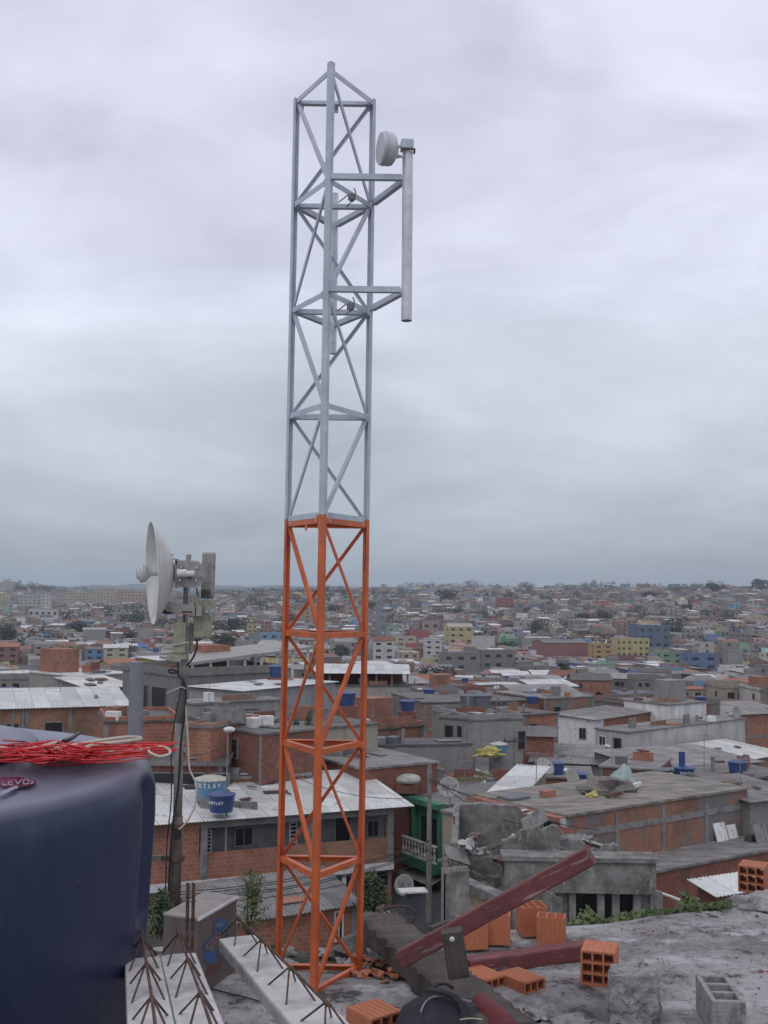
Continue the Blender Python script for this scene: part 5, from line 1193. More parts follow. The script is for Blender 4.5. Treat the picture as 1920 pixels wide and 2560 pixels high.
# slabs with white painted edges behind and right of it
def white_edged(label, pa, d, pb_, dep, short=None, zb=None):
    a, b_ = AB(pa, d, pb_); r = bld(label, a, b_, dep, zb, 'plaster', (.16, .15, .14), 'slab', short=short)
    root, base, e, n, w_, h_ = r; mb = MB(); o = base+up*(h_+.124)
    mb.obox(o, e*w_, n*.45, up*.06); mb.obox(o+n*(dep-.4), e*w_, n*.4, up*.06); mb.obox(o+n*.452, e*.4, n*(dep-.86), up*.055); mb.obox(o+e*(w_-.4)+n*.452, e*.4, n*(dep-.86), up*.055); mb.build('painted_edge', 'white', root); return r
white_edged('dark flat roof with white painted edges just behind the green balcony house', (1085, 1985), 66, (1205, 1990), 6, 'white edged roof')
white_edged('second flat roof with white painted border right of the green balcony house', (1215, 1983), 66, (1330, 1985), 7)
a, b_ = AB((1106, 2031), 54, (1189, 2014)); bld('plain beige rendered house between the green house and the white sheet roof', a, b_, 5, None, 'plaster', (.34, .27, .20), 'slab', short='beige rendered house', flip=True)
a, b_ = AB((1192, 1996), 58, (1262, 2024)); 
bld('beige house with long white corrugated roof right of the green balcony house', *AB((1190, 2020), 56.5, (1262, 2026)), 9, None, 'plaster', (.29, .24, .19), 'sheet', rise=.9, rmat='roof_white', short='long white corrugated roof')
bld('olive green house wall with grey roof edge left of the green balcony house', *AB((870, 1925), 74, (985, 1972)), 7, None, 'plaster', (.12, .14, .045), 'slab', par=.25, short='olive house')
# ---- right: brick house with slab roof, patched wall
Kp = P(1413, 2043, 50); Rp = G(1868, 1973, Kp.z)
r = bld('long patched brick house with worn flat roof and piled clutter on the right', Kp, Rp, 6.2, None, 'brick_patch', roof='slab', rmat='roof_beige', short='long patched brick house', clut=False, wins=(('L', 4.6, 0.25, .9, 1.2, 'grey'), ('L', 2.6, .3, 2.2, 2.0, 'void')))
root, base, e, n, w_, h_ = r
for i in range(5): mb = MB(); mb.obox(base+e*(w_*(i/4)*.985)-n*.04+up*0, e*.22, n*.05, up*(h_-.15)); mb.build('column', 'concrete', root)
mb = MB(); mb.obox(base-n*.035+up*(h_-1.0), e*w_, n*.034, up*.3); mb.build('ring_beam', 'concrete', root)
mb = MB(); mb.obox(base-e*.55-n*.1+up*(h_-.16), e*.5, n*6.4, up*.2); mb.build('eaves', 'brick', root)
KB, KE, KN, KW, KZ = base, e, n, w_, Kp.z
# clutter on that roof
def onk(u_, v_, z_=0.14): return Vector((KB.x, KB.y, KZ+z_))+KE*u_+KN*v_
rng = random.Random(9)
M['tarp'] = simple('faded_tarpaulin', (0.19, 0.17, 0.15), .7, 0, (.1, .1, .1), 1.5, .45, .7); M['tarp_pale'] = simple('pale_tarpaulin', (0.30, 0.38, 0.35), .6, 0, (.2, .22, .2), 2)
p = G(1512, 1968, KZ+.3); mb = MB(); mb.blob((p.x, p.y, KZ+.1), 1.1, .8, .6, 3, .55, 14, 0); tag(mb.build('tarpaulin', 'tarp', loc=tuple(p), smooth=False), 'heaped grey tarpaulin on the worn flat roof of the patched brick house', 'tarpaulin')
p = G(1560, 1960, KZ+.3); mb = MB(); mb.blob((p.x, p.y+.4, KZ+.1), .7, .6, .85, 5, .4, 14, 0); tag(mb.build('tarpaulin', 'tarp_pale', loc=tuple(p), smooth=True), 'pale green tarpaulin draped beside the grey heap on the flat roof', 'tarpaulin')
M['yellow'] = simple('faded_yellow', (.42, .36, .12), .7)
p = G(1482, 1988, KZ+.2); mb = MB(); mb.blob((p.x, p.y, KZ+.1), .35, .3, .25, 8, .4, 8, 0); tag(mb.build('sack', 'yellow', loc=tuple(p)), 'faded yellow bundle at the left end of the roof clutter', 'sack')
rng = random.Random(17)
for k in range(16):
    p = G(rng.uniform(1460, 1605), rng.uniform(1962, 1992), KZ+.2); mb = MB(); an = rng.uniform(0, 3.1); s_ = rng.uniform(.2, .9)
    mb.obox(p-up*.08, Vector((math.cos(an), math.sin(an), rng.uniform(-.1, .25)))*s_, Vector((-math.sin(an), math.cos(an), rng.uniform(0, .3)))*rng.uniform(.08, .35), up*rng.uniform(.04, .25))
    tag(mb.build('scrap', ['wood', 'concrete', 'rust', 'white', 'tarp', 'dark'][k % 6], loc=tuple(p)), 'piece of scrap in the clutter on the worn flat roof', 'scrap', 'clutter on the worn flat roof')
p = G(1305, 2000, KZ+.15); mb = MB(); mb.obox(Vector((p.x-.6, p.y-.3, KZ+.13)), KE*1.3, KN*1.0, up*.12); tag(mb.build('hatch_cover', 'tank_grey', loc=tuple(p)), 'dark flat hatch cover at the left end of the worn flat roof', 'hatch')
p = G(1378, 1994, KZ+.15); mb = MB(); mb.obox(Vector((p.x-.3, p.y, KZ+.13)), KE*.75, KN*.4, up*.3); tag(mb.build('brick_stack', 'brick', loc=tuple(p)), 'small stack of red bricks beside the hatch cover on the flat roof', 'bricks')
for k, (px0, py0, px1, py1) in enumerate(((1268, 2035, 1316, 2024), (1288, 2042, 1336, 2031))):
    mb = MB(); mb.tube([P(px0, py0, 49.5), P(px1, py1, 51)], .045, 6); tag(mb.build('pole', 'white', loc=tuple(P(px0, py0, 49.5))), ['upper', 'lower'][k]+' white pole jutting from under the corner of the flat roof', 'pole')
# roof terrace lower in front, red wall below
a, b_ = AB((1630, 2184), 48.3, (2050, 2103)); a.z = KZ-2.45; a = G(1630, 2184, a.z); b_ = G(2000, 2112, a.z)
bld('low dark roofed block with weathered red brick wall in front of the long patched house', a, b_, 4.8, None, 'brick_dark', roof='slab', short='red brick wall at the right', clut=False)
zz = a.z+.13
for k, (px, py, wd_, rz) in enumerate(((1795, 2105, 1.1, .3), (1825, 2098, .9, .1), (1895, 2110, 1.2, .2))):
    p = G(px, py, zz); th = thing('leaning_slab', ['left pale board leaning on the patched brick wall', 'second pale board leaning beside the first on the patched wall', 'pale broken boards leaning near the right edge of the photo'][k], 'board', tuple(p)); mb = MB(); mb.obox(p, KE*wd_*.8, KN*.3+up*.9, (KN*.9-up*.3)*.06); mb.build('board', 'white' if k < 2 else 'concrete', th)
    mb = MB(); mb.obox(p+KN*.4, KE*1.0, KN*.4, up*.3); mb.build('rubble_foot', 'wood', th)
p = G(1680, 2240, a.z-2.2); 
for k in range(5):
    mb = MB(); z_ = a.z-2.45+.14*k; q_ = p+KE*(.06*k)
    pr_ = None
    for i in range(17):
        u_ = i/16; dz = .06*math.sin(u_*6.28*3.5); f_ = Vector((q_.x, q_.y, z_+dz))+KN*(1.0*u_); g_ = f_+KE*2.0
        if pr_: mb.face([pr_[0], f_, g_, pr_[1]]); mb.face([pr_[0]-up*.03, pr_[1]-up*.03, g_-up*.03, f_-up*.03]); mb.face([pr_[0], pr_[0]-up*.03, f_-up*.03, f_])
        pr_ = (f_, g_)
    tag(mb.build('corrugated_sheet', 'roof_fibre', loc=tuple(q_)), 'grey corrugated sheet in the stack below the red brick wall', 'roof sheet', 'stacked corrugated sheets below the red wall')
mb = MB(); mb.obox(Vector((p.x-1, p.y-1, T(p.x, p.y)-.5)), KE*9, KN*2.2, up*(a.z-2.6-T(p.x, p.y)+.5)); tag(mb.build('low_terrace', 'concrete', loc=(p.x, p.y, T(p.x, p.y))), 'low concrete terrace carrying the stacked corrugated sheets', 'terrace')
p0 = P(1640, 2228, 42); p1 = P(1700, 2250, 42); mb = MB(); mb.tube([p0, p1], .06, 6); tag(mb.build('pole', 'white', loc=tuple(p0)), 'white pole sloping down just above the creeper on the slab edge', 'pole')
bld('low shed with sheet roof behind the far right hollow brick', *AB((1790, 2236), 43, (1990, 2205)), 1.0, None, 'brick_dark', roof='sheet', rise=.25, rmat='roof_white', clut=False)
# ---- ruined grey building in the middle foreground
M['concrete_pale'] = simple('pale_concrete', (.42, .41, .39), .9, 0, (.2, .19, .18), 2, .5, .7, .4, 8)
M['ruin'] = simple('mossy_ruin_concrete', (0.22, 0.21, 0.20), .95, 0, (0.06, 0.06, 0.052), 1.1, .42, .64, .9, 5, .75, .3, ((.33, .32, .30), 3.5, .57, .66))
M['ruin_pale'] = simple('stained_render', (0.26, 0.25, 0.24), .95, 0, (0.10, 0.095, 0.088), 1.3, .42, .68, .5, 6, .8, .25)
ra_ = P(1128, 2069, 43); rb_ = G(1420, 2077, ra_.z); e = Vector((rb_.x-ra_.x, rb_.y-ra_.y, 0)); WR = e.length; e.normalize(); n = Vector((-e.y, e.x, 0)); base = Vector((ra_.x, ra_.y, 0)); gr = -13.9
ru = thing('ruined_building', 'roofless ruined grey concrete building with broken walls in the middle foreground', 'ruin', (ra_.x, ra_.y, gr))
def broken_wall(o, ev, ln, z0_, tops, th, nv, seg=48, jag=.18, seed=0):
    mb = MB(); prev = None
    for i in range(seg+1):
        u_ = i/seg; zt__ = float(np.interp(u_, [t_[0] for t_ in tops], [t_[1] for t_ in tops]))+jag*noise.noise(Vector((u_*ln*1.3, seed, 0)))+jag*.5*noise.noise(Vector((u_*ln*5, seed, 3)))
        c = o+ev*(ln*u_); cu_ = [(c.x, c.y, z0_), (c.x, c.y, zt__), (c.x+nv.x*th, c.y+nv.y*th, zt__+.03), (c.x+nv.x*th, c.y+nv.y*th, z0_)]
        if prev:
            for q_ in range(3): mb.face([prev[q_], cu_[q_], cu_[q_+1], prev[q_+1]])
        else: mb.face(cu_[::-1])
        prev = cu_
    mb.face(prev); return mb
zr = ra_.z
broken_wall(base, e, WR, gr, [(0, zr-.6), (.02, zr-1.5), (.3, zr-1.8), (.5, zr-2.0), (.7, zr-1.7), (1, zr-1.2)], .25, n, seed=1).build('front_wall', 'ruin', ru)
broken_wall(base+n*4.5, e, WR*.85, gr, [(0, zr+.05), (.45, zr+.1), (.72, zr+.05), (.78, zr-.3), (1, zr-.5)], .25, n, jag=.1, seed=2).build('back_wall', 'ruin', ru)
broken_wall(base, n, 4.5, gr, [(0, zr-.6), (.3, zr-.3), (1, zr+.05)], .25, e, 20, seed=3).build('side_wall', 'ruin', ru)
broken_wall(base+e*WR, n, 4.5, gr, [(0, zr-1.2), (1, zr-.5)], .25, e, 20, seed=4).build('side_wall', 'ruin', ru)
broken_wall(base+e*(WR*.52), n, 4.4, gr, [(0, zr-2), (1, zr-1.2)], .2, e, 20, seed=5).build('inner_wall', 'ruin_pale', ru)
mb = MB(); mb.obox(base+n*.3+up*(zr-3.2), e*(WR-.3), n*4.2, up*.15); mb.build('floor', 'ruin', ru)
rng = random.Random(77)
mb = broken_wall(base+e*(WR*.25)-n*.35, e*.9, WR*.38, zr-3.0, [(0, zr-1.9), (1, zr-2.6)], .3, n, 20, .3, 9); mb.build('fallen_slab', 'ruin_pale', ru)
occupy(ra_, e, n, WR, 5)
for k in range(34):
    px = rng.uniform(1132, 1500); py = rng.uniform(2085, 2168) if px < 1330 else rng.uniform(2095, 2135)
    p = P(px, py, 42.2+rng.uniform(-.6, 1.6)); mb = MB(); s_ = rng.uniform(.12, .45)
    if k % 3: mb.blob(p, s_, s_*.8, s_*.5, k, .6, 7, rot=k)
    else: an = rng.uniform(0, 3); u_ = Vector((math.cos(an), math.sin(an), rng.uniform(-.5, .5)))*s_*2.2; v_ = Vector((-.2, .4, rng.uniform(-.2, .6)))*s_*2; mb.obox(p, u_, v_, u_.cross(v_).normalized()*.1)
    tag(mb.build('rubble_block', ['ruin', 'ruin_pale', 'concrete_pale', 'brick_dark'][k % 4], loc=tuple(p)), 'broken concrete or brick rubble piece lying in the roofless ruin', 'rubble', 'rubble lying in the ruin')
# rusty bars on the ruin
for k, (px0, py0, px1, py1) in enumerate(((1135, 2040, 1136, 2062), (1120, 2150, 1127, 2172), (1146, 2158, 1148, 2176), (1155, 2156, 1154, 2174), (1176, 2172, 1192, 2202))):
    mb = MB(); p0, p1 = P(px0, py0, 41), P(px1, py1, 41); mb.tube([p1, p0], .03, 5); tag(mb.build('rusty_bar', 'rust', loc=tuple(p1)), 'bent rusty bar sticking up from the broken ruin walls', 'bar', 'rusty bars on the ruin')
# canopy block in front of it
ca = P(1262, 2142, 40.5); cb = G(1640, 2149, ca.z); e2 = Vector((cb.x-ca.x, cb.y-ca.y, 0)); W3 = e2.length; e2.normalize(); n2_ = Vector((-e2.y, e2.x, 0)); bs = Vector((ca.x, ca.y, 0)); zc_ = ca.z
cp = thing('concrete_annex', 'grey stained concrete annex with pale roof edge and dark doorways below the ruin', 'building', (ca.x, ca.y, gr))
mb = MB(); mb.obox(bs+up*(zc_-.12)-e2*.1-n2_*.1, e2*(W3+.2), n2_*1.3, up*.12); mb.build('roof', 'ruin', cp); mb = MB(); mb.obox(bs+up*(zc_+.002)-e2*.1-n2_*.1, e2*(W3+.2), n2_*.3, up*.04); mb.build('roof_edge', 'ruin_pale', cp)
broken_wall(bs, e2, W3, zc_-1.25, [(0, zc_-.121), (1, zc_-.121)], .2, n2_, 30, .0, 1).build('fascia', 'ruin', cp); broken_wall(bs+n2_*1.4, e2, W3*.8, zc_-1, [(0, zc_+.25), (.2, zc_+.7), (.45, zc_+.75), (.6, zc_+.3), (.8, zc_+.15), (1, zc_)], .22, n2_, 50, .3, 6).build('broken_parapet', 'ruin', cp); broken_wall(bs-n2_*.12+e2*(W3*.05), e2, W3*.33, zc_-3, [(0, zc_-1.3), (.5, zc_-1.0), (1, zc_-1.5)], .1, n2_, 30, .3, 8).build('patched_wall', 'ruin', cp)
mb = MB(); mb.obox(bs+n2_*.25+up*gr, e2*(W3*.42), n2_*2.2, up*(zc_-1.0-gr)); mb.build('wall', 'ruin', cp)
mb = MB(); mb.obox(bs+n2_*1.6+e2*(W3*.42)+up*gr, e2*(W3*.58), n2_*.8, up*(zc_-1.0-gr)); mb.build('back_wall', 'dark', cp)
for f in (.43, .62, .72, .86, .97): mb = MB(); mb.obox(bs+n2_*.3+e2*(W3*f)+up*gr, e2*(.26 if f < .9 else .45), n2_*.25, up*(zc_-1.24-gr)); mb.build('column', 'ruin_pale', cp)
mb = MB(); mb.obox(bs+n2_*.4+e2*(W3*.86)+up*gr, e2*(W3*.13), n2_*.1, up*(zc_-1.24-gr)); mb.build('side_panel', 'ruin', cp)
mb = MB()
for i in range(12): q_ = bs-n2_*.5+e2*(W3*.2+i*.16)+up*gr; mb.obox(q_, e2*.03, n2_*.03, up*1.6)
mb.obox(bs-n2_*.5+e2*(W3*.2)+up*(gr+1.6), e2*1.9, n2_*.03, up*.04); mb.build('railing', 'grey_frame', cp)
occupy(ca, e2, n2_, W3, 3); LMK.append(('ruined grey building', 1300, 2120, 43)); SCR.append((1120, 1640, 2060, 2300, 41))
# beige band, blue gate and stone pillar left of it
ga = P(1120, 2165, 39.5); gb = P(1262, 2232, 36.5); e3 = Vector((gb.x-ga.x, gb.y-ga.y, 0)); W4 = e3.length; e3.normalize(); n3 = Vector((-e3.y, e3.x, 0)); n3 = n3 if n3.x > 0 else -n3
gt = thing('gate_wall', 'beige banded wall with a dark blue gate left of the ruined building', 'wall', (ga.x, ga.y, gr)); bs = Vector((ga.x, ga.y, 0))
mb = MB(); mb.obox(bs+up*(ga.z-1.3), e3*W4, n3*.2, up*.75); mb.build('band', simple('tan_render', (.30, .235, .17), .9, 0, (.15, .12, .1), 2), gt)
mb = MB(); mb.obox(bs-n3*.2+up*(ga.z-.54), e3*W4, n3*.5, up*.3); mb.build('coping', 'ruin', gt)
M['gate_blue'] = simple('dark_blue_gate', (.035, .045, .09), .5); mb = MB(); mb.obox(bs+n3*.05+e3*.2+up*gr, e3*(W4-.2), n3*.06, up*(ga.z-1.31-gr)); mb.build('gate', 'gate_blue', gt)
pc = P(1135, 2185, 33); pil = broken_wall(Vector((pc.x-.3, pc.y, 0)), Vector((1, 0, 0)), .75, -13.8, [(0, pc.z), (1, pc.z+.1)], .5, Vector((0, 1, 0)), 6, .1, 3); tag(pil.build('stone_pillar', 'ruin', loc=(pc.x, pc.y, -13.8)), 'rough mossy gate pillar in front of the beige banded wall', 'pillar')
mb = MB(); q_ = P(1112, 2172, 33); mb.obox((q_.x-.1, q_.y, -13.8), (.12, 0, 0), (0, .12, 0), (0, 0, q_.z+13.8)); tag(mb.build('post', 'concrete', loc=(q_.x, q_.y, -13.8)), 'slim pale concrete post left of the mossy gate pillar', 'post')
# ---- further rows, front to back
W = bld
W('grey concrete house with open dark storeys and white canopy roof left of the tower', *AB((440, 1692), 82, (715, 1680)), 9, None, 'plaster', (.17, .165, .16), 'slab', par=.5, short='grey house under the white canopy', wins=(('L', 2.2, .9, 2.4, 1.9, 'void'), ('L', 5.2, .9, 2.4, 1.9, 'void'), ('L', 2.2, 3.7, 2.4, 1.8, 'void'), ('L', 5.2, 3.7, 2.4, 1.8, 'void')))
ca = P(478, 1656, 84); cb = P(784, 1619, 94); e = Vector((cb.x-ca.x, cb.y-ca.y, 0)); w_ = e.length; e.normalize(); n = Vector((-e.y, e.x, 0))
cn = thing('canopy', 'long white sheet canopy on pale posts above the grey house left of the tower', 'canopy', (ca.x, ca.y, ca.z-1.6))
mb = MB(); 
f0, f1 = Vector((ca.x, ca.y, ca.z)), Vector((cb.x, cb.y, cb.z+.1)); b0, b1 = f0+n*4+up*.35, f1+n*4+up*.35
mb.face([f0, f1, b1, b0]); mb.face([f0-up*.22, b0-up*.22, b1-up*.22, f1-up*.22]); mb.face([f0-up*.22, f1-up*.22, f1, f0]); mb.face([b0, b1, b1-up*.22, b0-up*.22]); mb.face([f0, b0, b0-up*.22, f0-up*.22]); mb.face([f1, f1-up*.22, b1-up*.22, b1]); mb.build('roof', 'roof_white', cn)
for i in range(8):
    q_ = f0.lerp(f1, .03+.94*i/7)+n*.3; mb = MB(); hb = 2.3; mb.cbox((q_.x, q_.y, q_.z-.2-hb), .2, .2, hb); mb.build('post', 'white', cn)
for i in range(5):
    q_ = f0.lerp(f1, .1+.85*i/4)+n*3.7; mb = MB(); mb.cbox((q_.x, q_.y, q_.z-2.5), .2, .2, 2.3); mb.build('post', 'white', cn)
W('small yellow rooftop room with white sheet roof beside the mast', *AB((397, 1652), 92, (447, 1650)), 3, T(0, 80)+9, 'plaster', (.50, .38, .06), 'sheet', rise=.2, rmat='roof_white', name='rooftop_room', cat='room')
W('pale house with small window and white sloping roof left of the tower', *AB((607, 1729), 74, (838, 1706)), 5, None, 'plaster', (.31, .31, .315), 'sheet', rise=.1, rmat='roof_white', oh=.25, short='pale house with small window', wins=(('L', 1.7, .55, .75, 1.05, 'grey'),))
W('low grey terrace wall block beneath the pale house', *AB((488, 1762), 70, (700, 1750)), 2.5, None, 'plaster', (.26, .255, .25), 'slab')
W('wide flat grey roof with yellowish wall crossed by the tower', *AB((655, 1834), 62, (945, 1812)), 9.5, None, 'plaster', (.33, .30, .23), 'slab', short='wide flat grey roof')
W('dark red brown house front under the wide flat roof', *AB((560, 1822), 60, (655, 1838)), 4, None, 'brick_dark', roof='slab', rmat='roof_slab', wins=(('F', .5, .4, .9, 1.1, 'void'),), short='dark red brown house')
W('grey open sided house with dark shelter left of the dark red house', *AB((490, 1800), 62, (565, 1812)), 3.6, None, 'plaster', (.16, .16, .16), 'slab', wins=(('F', .6, .5, 1.5, 1.8, 'void'),))
r = W('wide ochre brick house with white corrugated roof at the left edge', *AB((-120, 1776), 69, (318, 1764)), 7, None, 'brick_ochre', roof='sheet', rise=.7, rmat='roof_white', short='ochre brick house with white roof', wins=(('F', 3.2, .9, .9, .9, 'dark'), ('F', 5.6, .9, 1.2, .8, 'dark')))
root, base, e, n, w_, h_ = r
for f in (.18, .385, .40, .84): mb = MB(); mb.obox(base+e*(w_*f)-n*.04, e*.25, n*.05, up*h_); mb.build('column', 'concrete', root)
W('grey slab roofed house with white edge behind the ochre brick house', *AB((178, 1692), 105, (330, 1684)), 8, None, 'plaster', (.26, .25, .22), 'slab', rmat='roof_white')
W('low house with white sheet roof left of the grey vent pipe', *AB((222, 1722), 92, (335, 1716)), 6, None, 'plaster', (.2, .19, .18), 'sheet', rise=.6, rmat='roof_white')
W('red hollow brick house behind the mast and vent pipe', *AB((262, 1808), 59, (450, 1803)), 5, None, 'brick', roof='slab', par=.2, short='red brick house behind the mast')
W('red hollow brick annex right of the mast', *AB((465, 1818), 58, (527, 1822)), 5, None, 'brick', roof='slab', par=.1)
W('brick house with pale overflow pipe on its wall above the long white roof', *AB((556, 1893), 60.5, (682, 1886)), 4.5, None, 'brick', roof='slab', par=.25, short='brick house with pale pipe')
mb = MB(); pp_ = [P(535, 1895, 60), P(661, 1898, 60), P(661, 1950, 60)]; mb.tube(pp_, .05, 6); tag(mb.build('overflow_pipe', 'cream_cable', loc=tuple(pp_[0])), 'pale bent pipe running across the brick wall left of the tower', 'pipe')
r = W('brick veranda house with grey sheet roof and dark openings between mast and tank', *AB((330, 1912), 57, (557, 1914)), 5, None, 'brick_dark', roof='sheet', rise=.8, rmat='roof_fibre', short='veranda house', wins=(('F', .8, .35, 3.0, 2.2, 'void'), ('F', 4.2, .35, .9, 2.1, 'door')))
W('low ochre brick parapet house between the veranda house and the tower', *AB((560, 1950), 57.5, (775, 1938)), 3, None, 'brick_ochre', roof='slab')
W('dark brick house with barred window right behind the tower legs', *AB((735, 1880), 66, (905, 1925)), 5, None, 'brick_dark', roof='slab', rmat='roof_slab', wins=(('F', 1.0, .7, 1.1, 1.3, 'grey'), ('F', 4.0, .6, 1.4, 2.0, 'void')), short='dark brick house behind the tower')
r = W('long blank grey wall building right of the tower', *AB((890, 1868), 71, (1180, 1862)), 3, None, 'plaster', (.22, .215, .21), 'slab', short='long grey wall')
W('grey house above the long wall with open shelter and stacked roof tanks', *AB((1168, 1802), 78, (1307, 1798)), 7, None, 'plaster', (.25, .245, .235), 'slab', par=.3, short='grey house with stacked tanks', wins=(('F', 3.9, .8, .7, 1.4, 'dark'),))
W('open grey shelter on brick columns left of the grey tank house', *AB((1098, 1795), 79, (1168, 1800)), 5, None, 'plaster', (.2, .19, .18), 'slab', par=.15, wins=(('F', .4, .4, .8, 2.2, 'void'), ('F', 1.4, .4, .5, 2.2, 'void')))
W('ragged brick house with rubble roof right of the tower', *AB((920, 1828), 84, (1060, 1815)), 5, None, 'brick_ochre', roof='slab', par=.3, short='ragged brick house')
W('dark red brick house right of the grey tank house', *AB((1308, 1790), 88, (1395, 1785)), 6, None, 'brick', roof='slab', wins=(('F', .5, .6, .9, 1, 'dark'),))
W('low red brick wall with dark gaps before the white house', *AB((1308, 1840), 84, (1384, 1842)), 3, None, 'brick', roof='sheet', rise=.4, rmat='roof_fibre')
a = P(1487, 1801, 105)
r = W('white fronted two storey house with brick side and grey sheet roof at the right', a, G(1624, 1780, a.z), 4.9, None, 'brick', roof='sheet', rise=.3, rmat='roof_fibre', short='white two storey house', clut=False, color=(.8, .8, .8))
root, base, e, n, w_, h_ = r
mb = MB(); mb.obox(base-e*.06-n*.01, n*4.92, e*.055, up*(h_+.25)); mb.build('front_render', 'white', root)
mb = MB(); mb.obox(base-n*.04, e*1.6, n*.038, up*(h_-.02)); mb.build('corner_render', 'white', root)
for u_, v_, ww, wh in ((3.6, .8, .8, 1.1), (1.0, 3.7, .9, 1.7), (3.6, 4.2, 1.1, 1.5)): opening(root, base+n*(4.9-u_+.4)+up*(h_-v_-wh)-e*.062, -n, -e, ww, wh, 'grey')
a = P(1573, 1833, 95)
r = W('long pale grey blank walled building at the right with small balcony corner', a, G(1862, 1798, a.z), 3.7, None, 'plaster', (.50, .49, .48), 'slab', short='long pale grey building', wins=(('L', .4, .5, .8, 1.3, 'frame'), ('L', 2.0, .5, .9, 2.0, 'void')))
root, base, e, n, w_, h_ = r; mb = MB(); mb.obox(base-e*.9+n*.3+up*(h_-3.1), e*.9, n*3.3, up*.16); mb.obox(base-e*.9+n*.3+up*(h_-2.94), e*.08, n*3.3, up*.8); mb.build('balcony', 'plaster', root, color=(.17, .15, .14))
W('brick house with grey flat roof behind the long pale grey building', *AB((1625, 1768), 118, (1800, 1758)), 9, None, 'brick_patch', roof='slab', par=.4, short='brick house behind the pale building')
W('white side wall house behind the white two storey block', *AB((1560, 1752), 116, (1672, 1764)), 6, None, 'plaster', (.78, .78, .77), 'slab')
W('wide red brick roofed building beyond the pale grey wall', *AB((1800, 1790), 128, (2000, 1780)), 9, None, 'brick', roof='sheet', rise=.5, rmat='roof_fibre')
W('beige terrace building under a long white canopy right of the tower', *AB((790, 1716), 125, (1025, 1716)), 9, None, 'plaster', (.33, .31, .27), 'slab', short='terrace with white canopy')
ca = P(785, 1682, 126); cb = P(1019, 1684, 126); cn = thing('canopy', 'wide white roof canopy over a dark red terrace right of the tower', 'canopy', (ca.x, ca.y, ca.z-1.6))
mb = MB(); sheet(mb, Vector((ca.x, ca.y, 0)), Vector((1, 0, 0)), Vector((0, 1, 0)), cb.x-ca.x, 8, ca.z, ca.z+.55, .3, 0); mb.build('roof', 'roof_white', cn)
for i in range(7): mb = MB(); mb.cbox((ca.x+(cb.x-ca.x)*i/6, ca.y+.4, ca.z-1.8), .22, .22, 1.78); mb.build('post', 'concrete', cn)
mb = MB(); mb.obox((ca.x+.5, ca.y+4, ca.z-1.8), (cb.x-ca.x-1, 0, 0), (0, .2, 0), (0, 0, 1.8)); mb.build('back_wall', simple('dark_red_render', (.2, .03, .03), .8, 0, (.05, .03, .03), .3), cn)
mb = MB(); mb.obox((ca.x-.3, ca.y+3.9, ca.z-1.9), (cb.x-ca.x+.6, 0, 0), (0, .06, 0), (0, 0, .5)); mb.build('low_wall', 'dark', cn)
W('grey flat roofed row behind the stacked tanks house', *AB((1060, 1758), 110, (1345, 1752)), 11, None, 'brick_patch', roof='slab', rmat='roof_slab', short='grey flat roofed row')
W('brick house with wide grey slab and white post right of the stacked tanks', *AB((1360, 1748), 112, (1485, 1742)), 9, None, 'brick_patch', roof='slab', wins=(('F', 1.2, .8, 1.0, 1.2, 'dark'),), short='brick house with wide slab')
W('low dark roofed house at the right behind the tanks', *AB((1640, 1925), 76, (1900, 1905)), 7, None, 'plaster', (.2, .19, .18), 'sheet', rise=.4, rmat='roof_fibre', short='dark roofed house by the tanks')
W('low red brick house with grey roof left of the right hand tanks', *AB((1500, 1918), 74, (1640, 1928)), 6, None, 'brick_dark', roof='slab')
W('dark brick house at the right edge above the patched brick wall', *AB((1795, 1955), 66, (1990, 1938)), 5, None, 'brick_dark', roof='slab', rmat='roof_slab')
W('grey sheet roofed sheds right of the patched brick house', *AB((1875, 2005), 57, (2020, 1990)), 5, None, 'plaster', (.2, .2, .19), 'sheet', rise=.4, rmat='roof_fibre')
W('wide dark grey roof below the long blank wall', *AB((985, 1958), 72, (1290, 1950)), 10, None, 'plaster', (.13, .125, .12), 'slab', rmat='roof_slab', short='wide dark grey roof')
W('grey sheet roofed house below the white fronted house', *AB((1330, 1905), 82, (1500, 1912)), 7, None, 'plaster', (.2, .19, .18), 'sheet', rise=.5, rmat='roof_fibre')
W('low brick rooms carrying blue tanks in the middle', *AB((1335, 1945), 72, (1480, 1950)), 5, None, 'brick_dark', roof='slab', short='brick tank rooms')
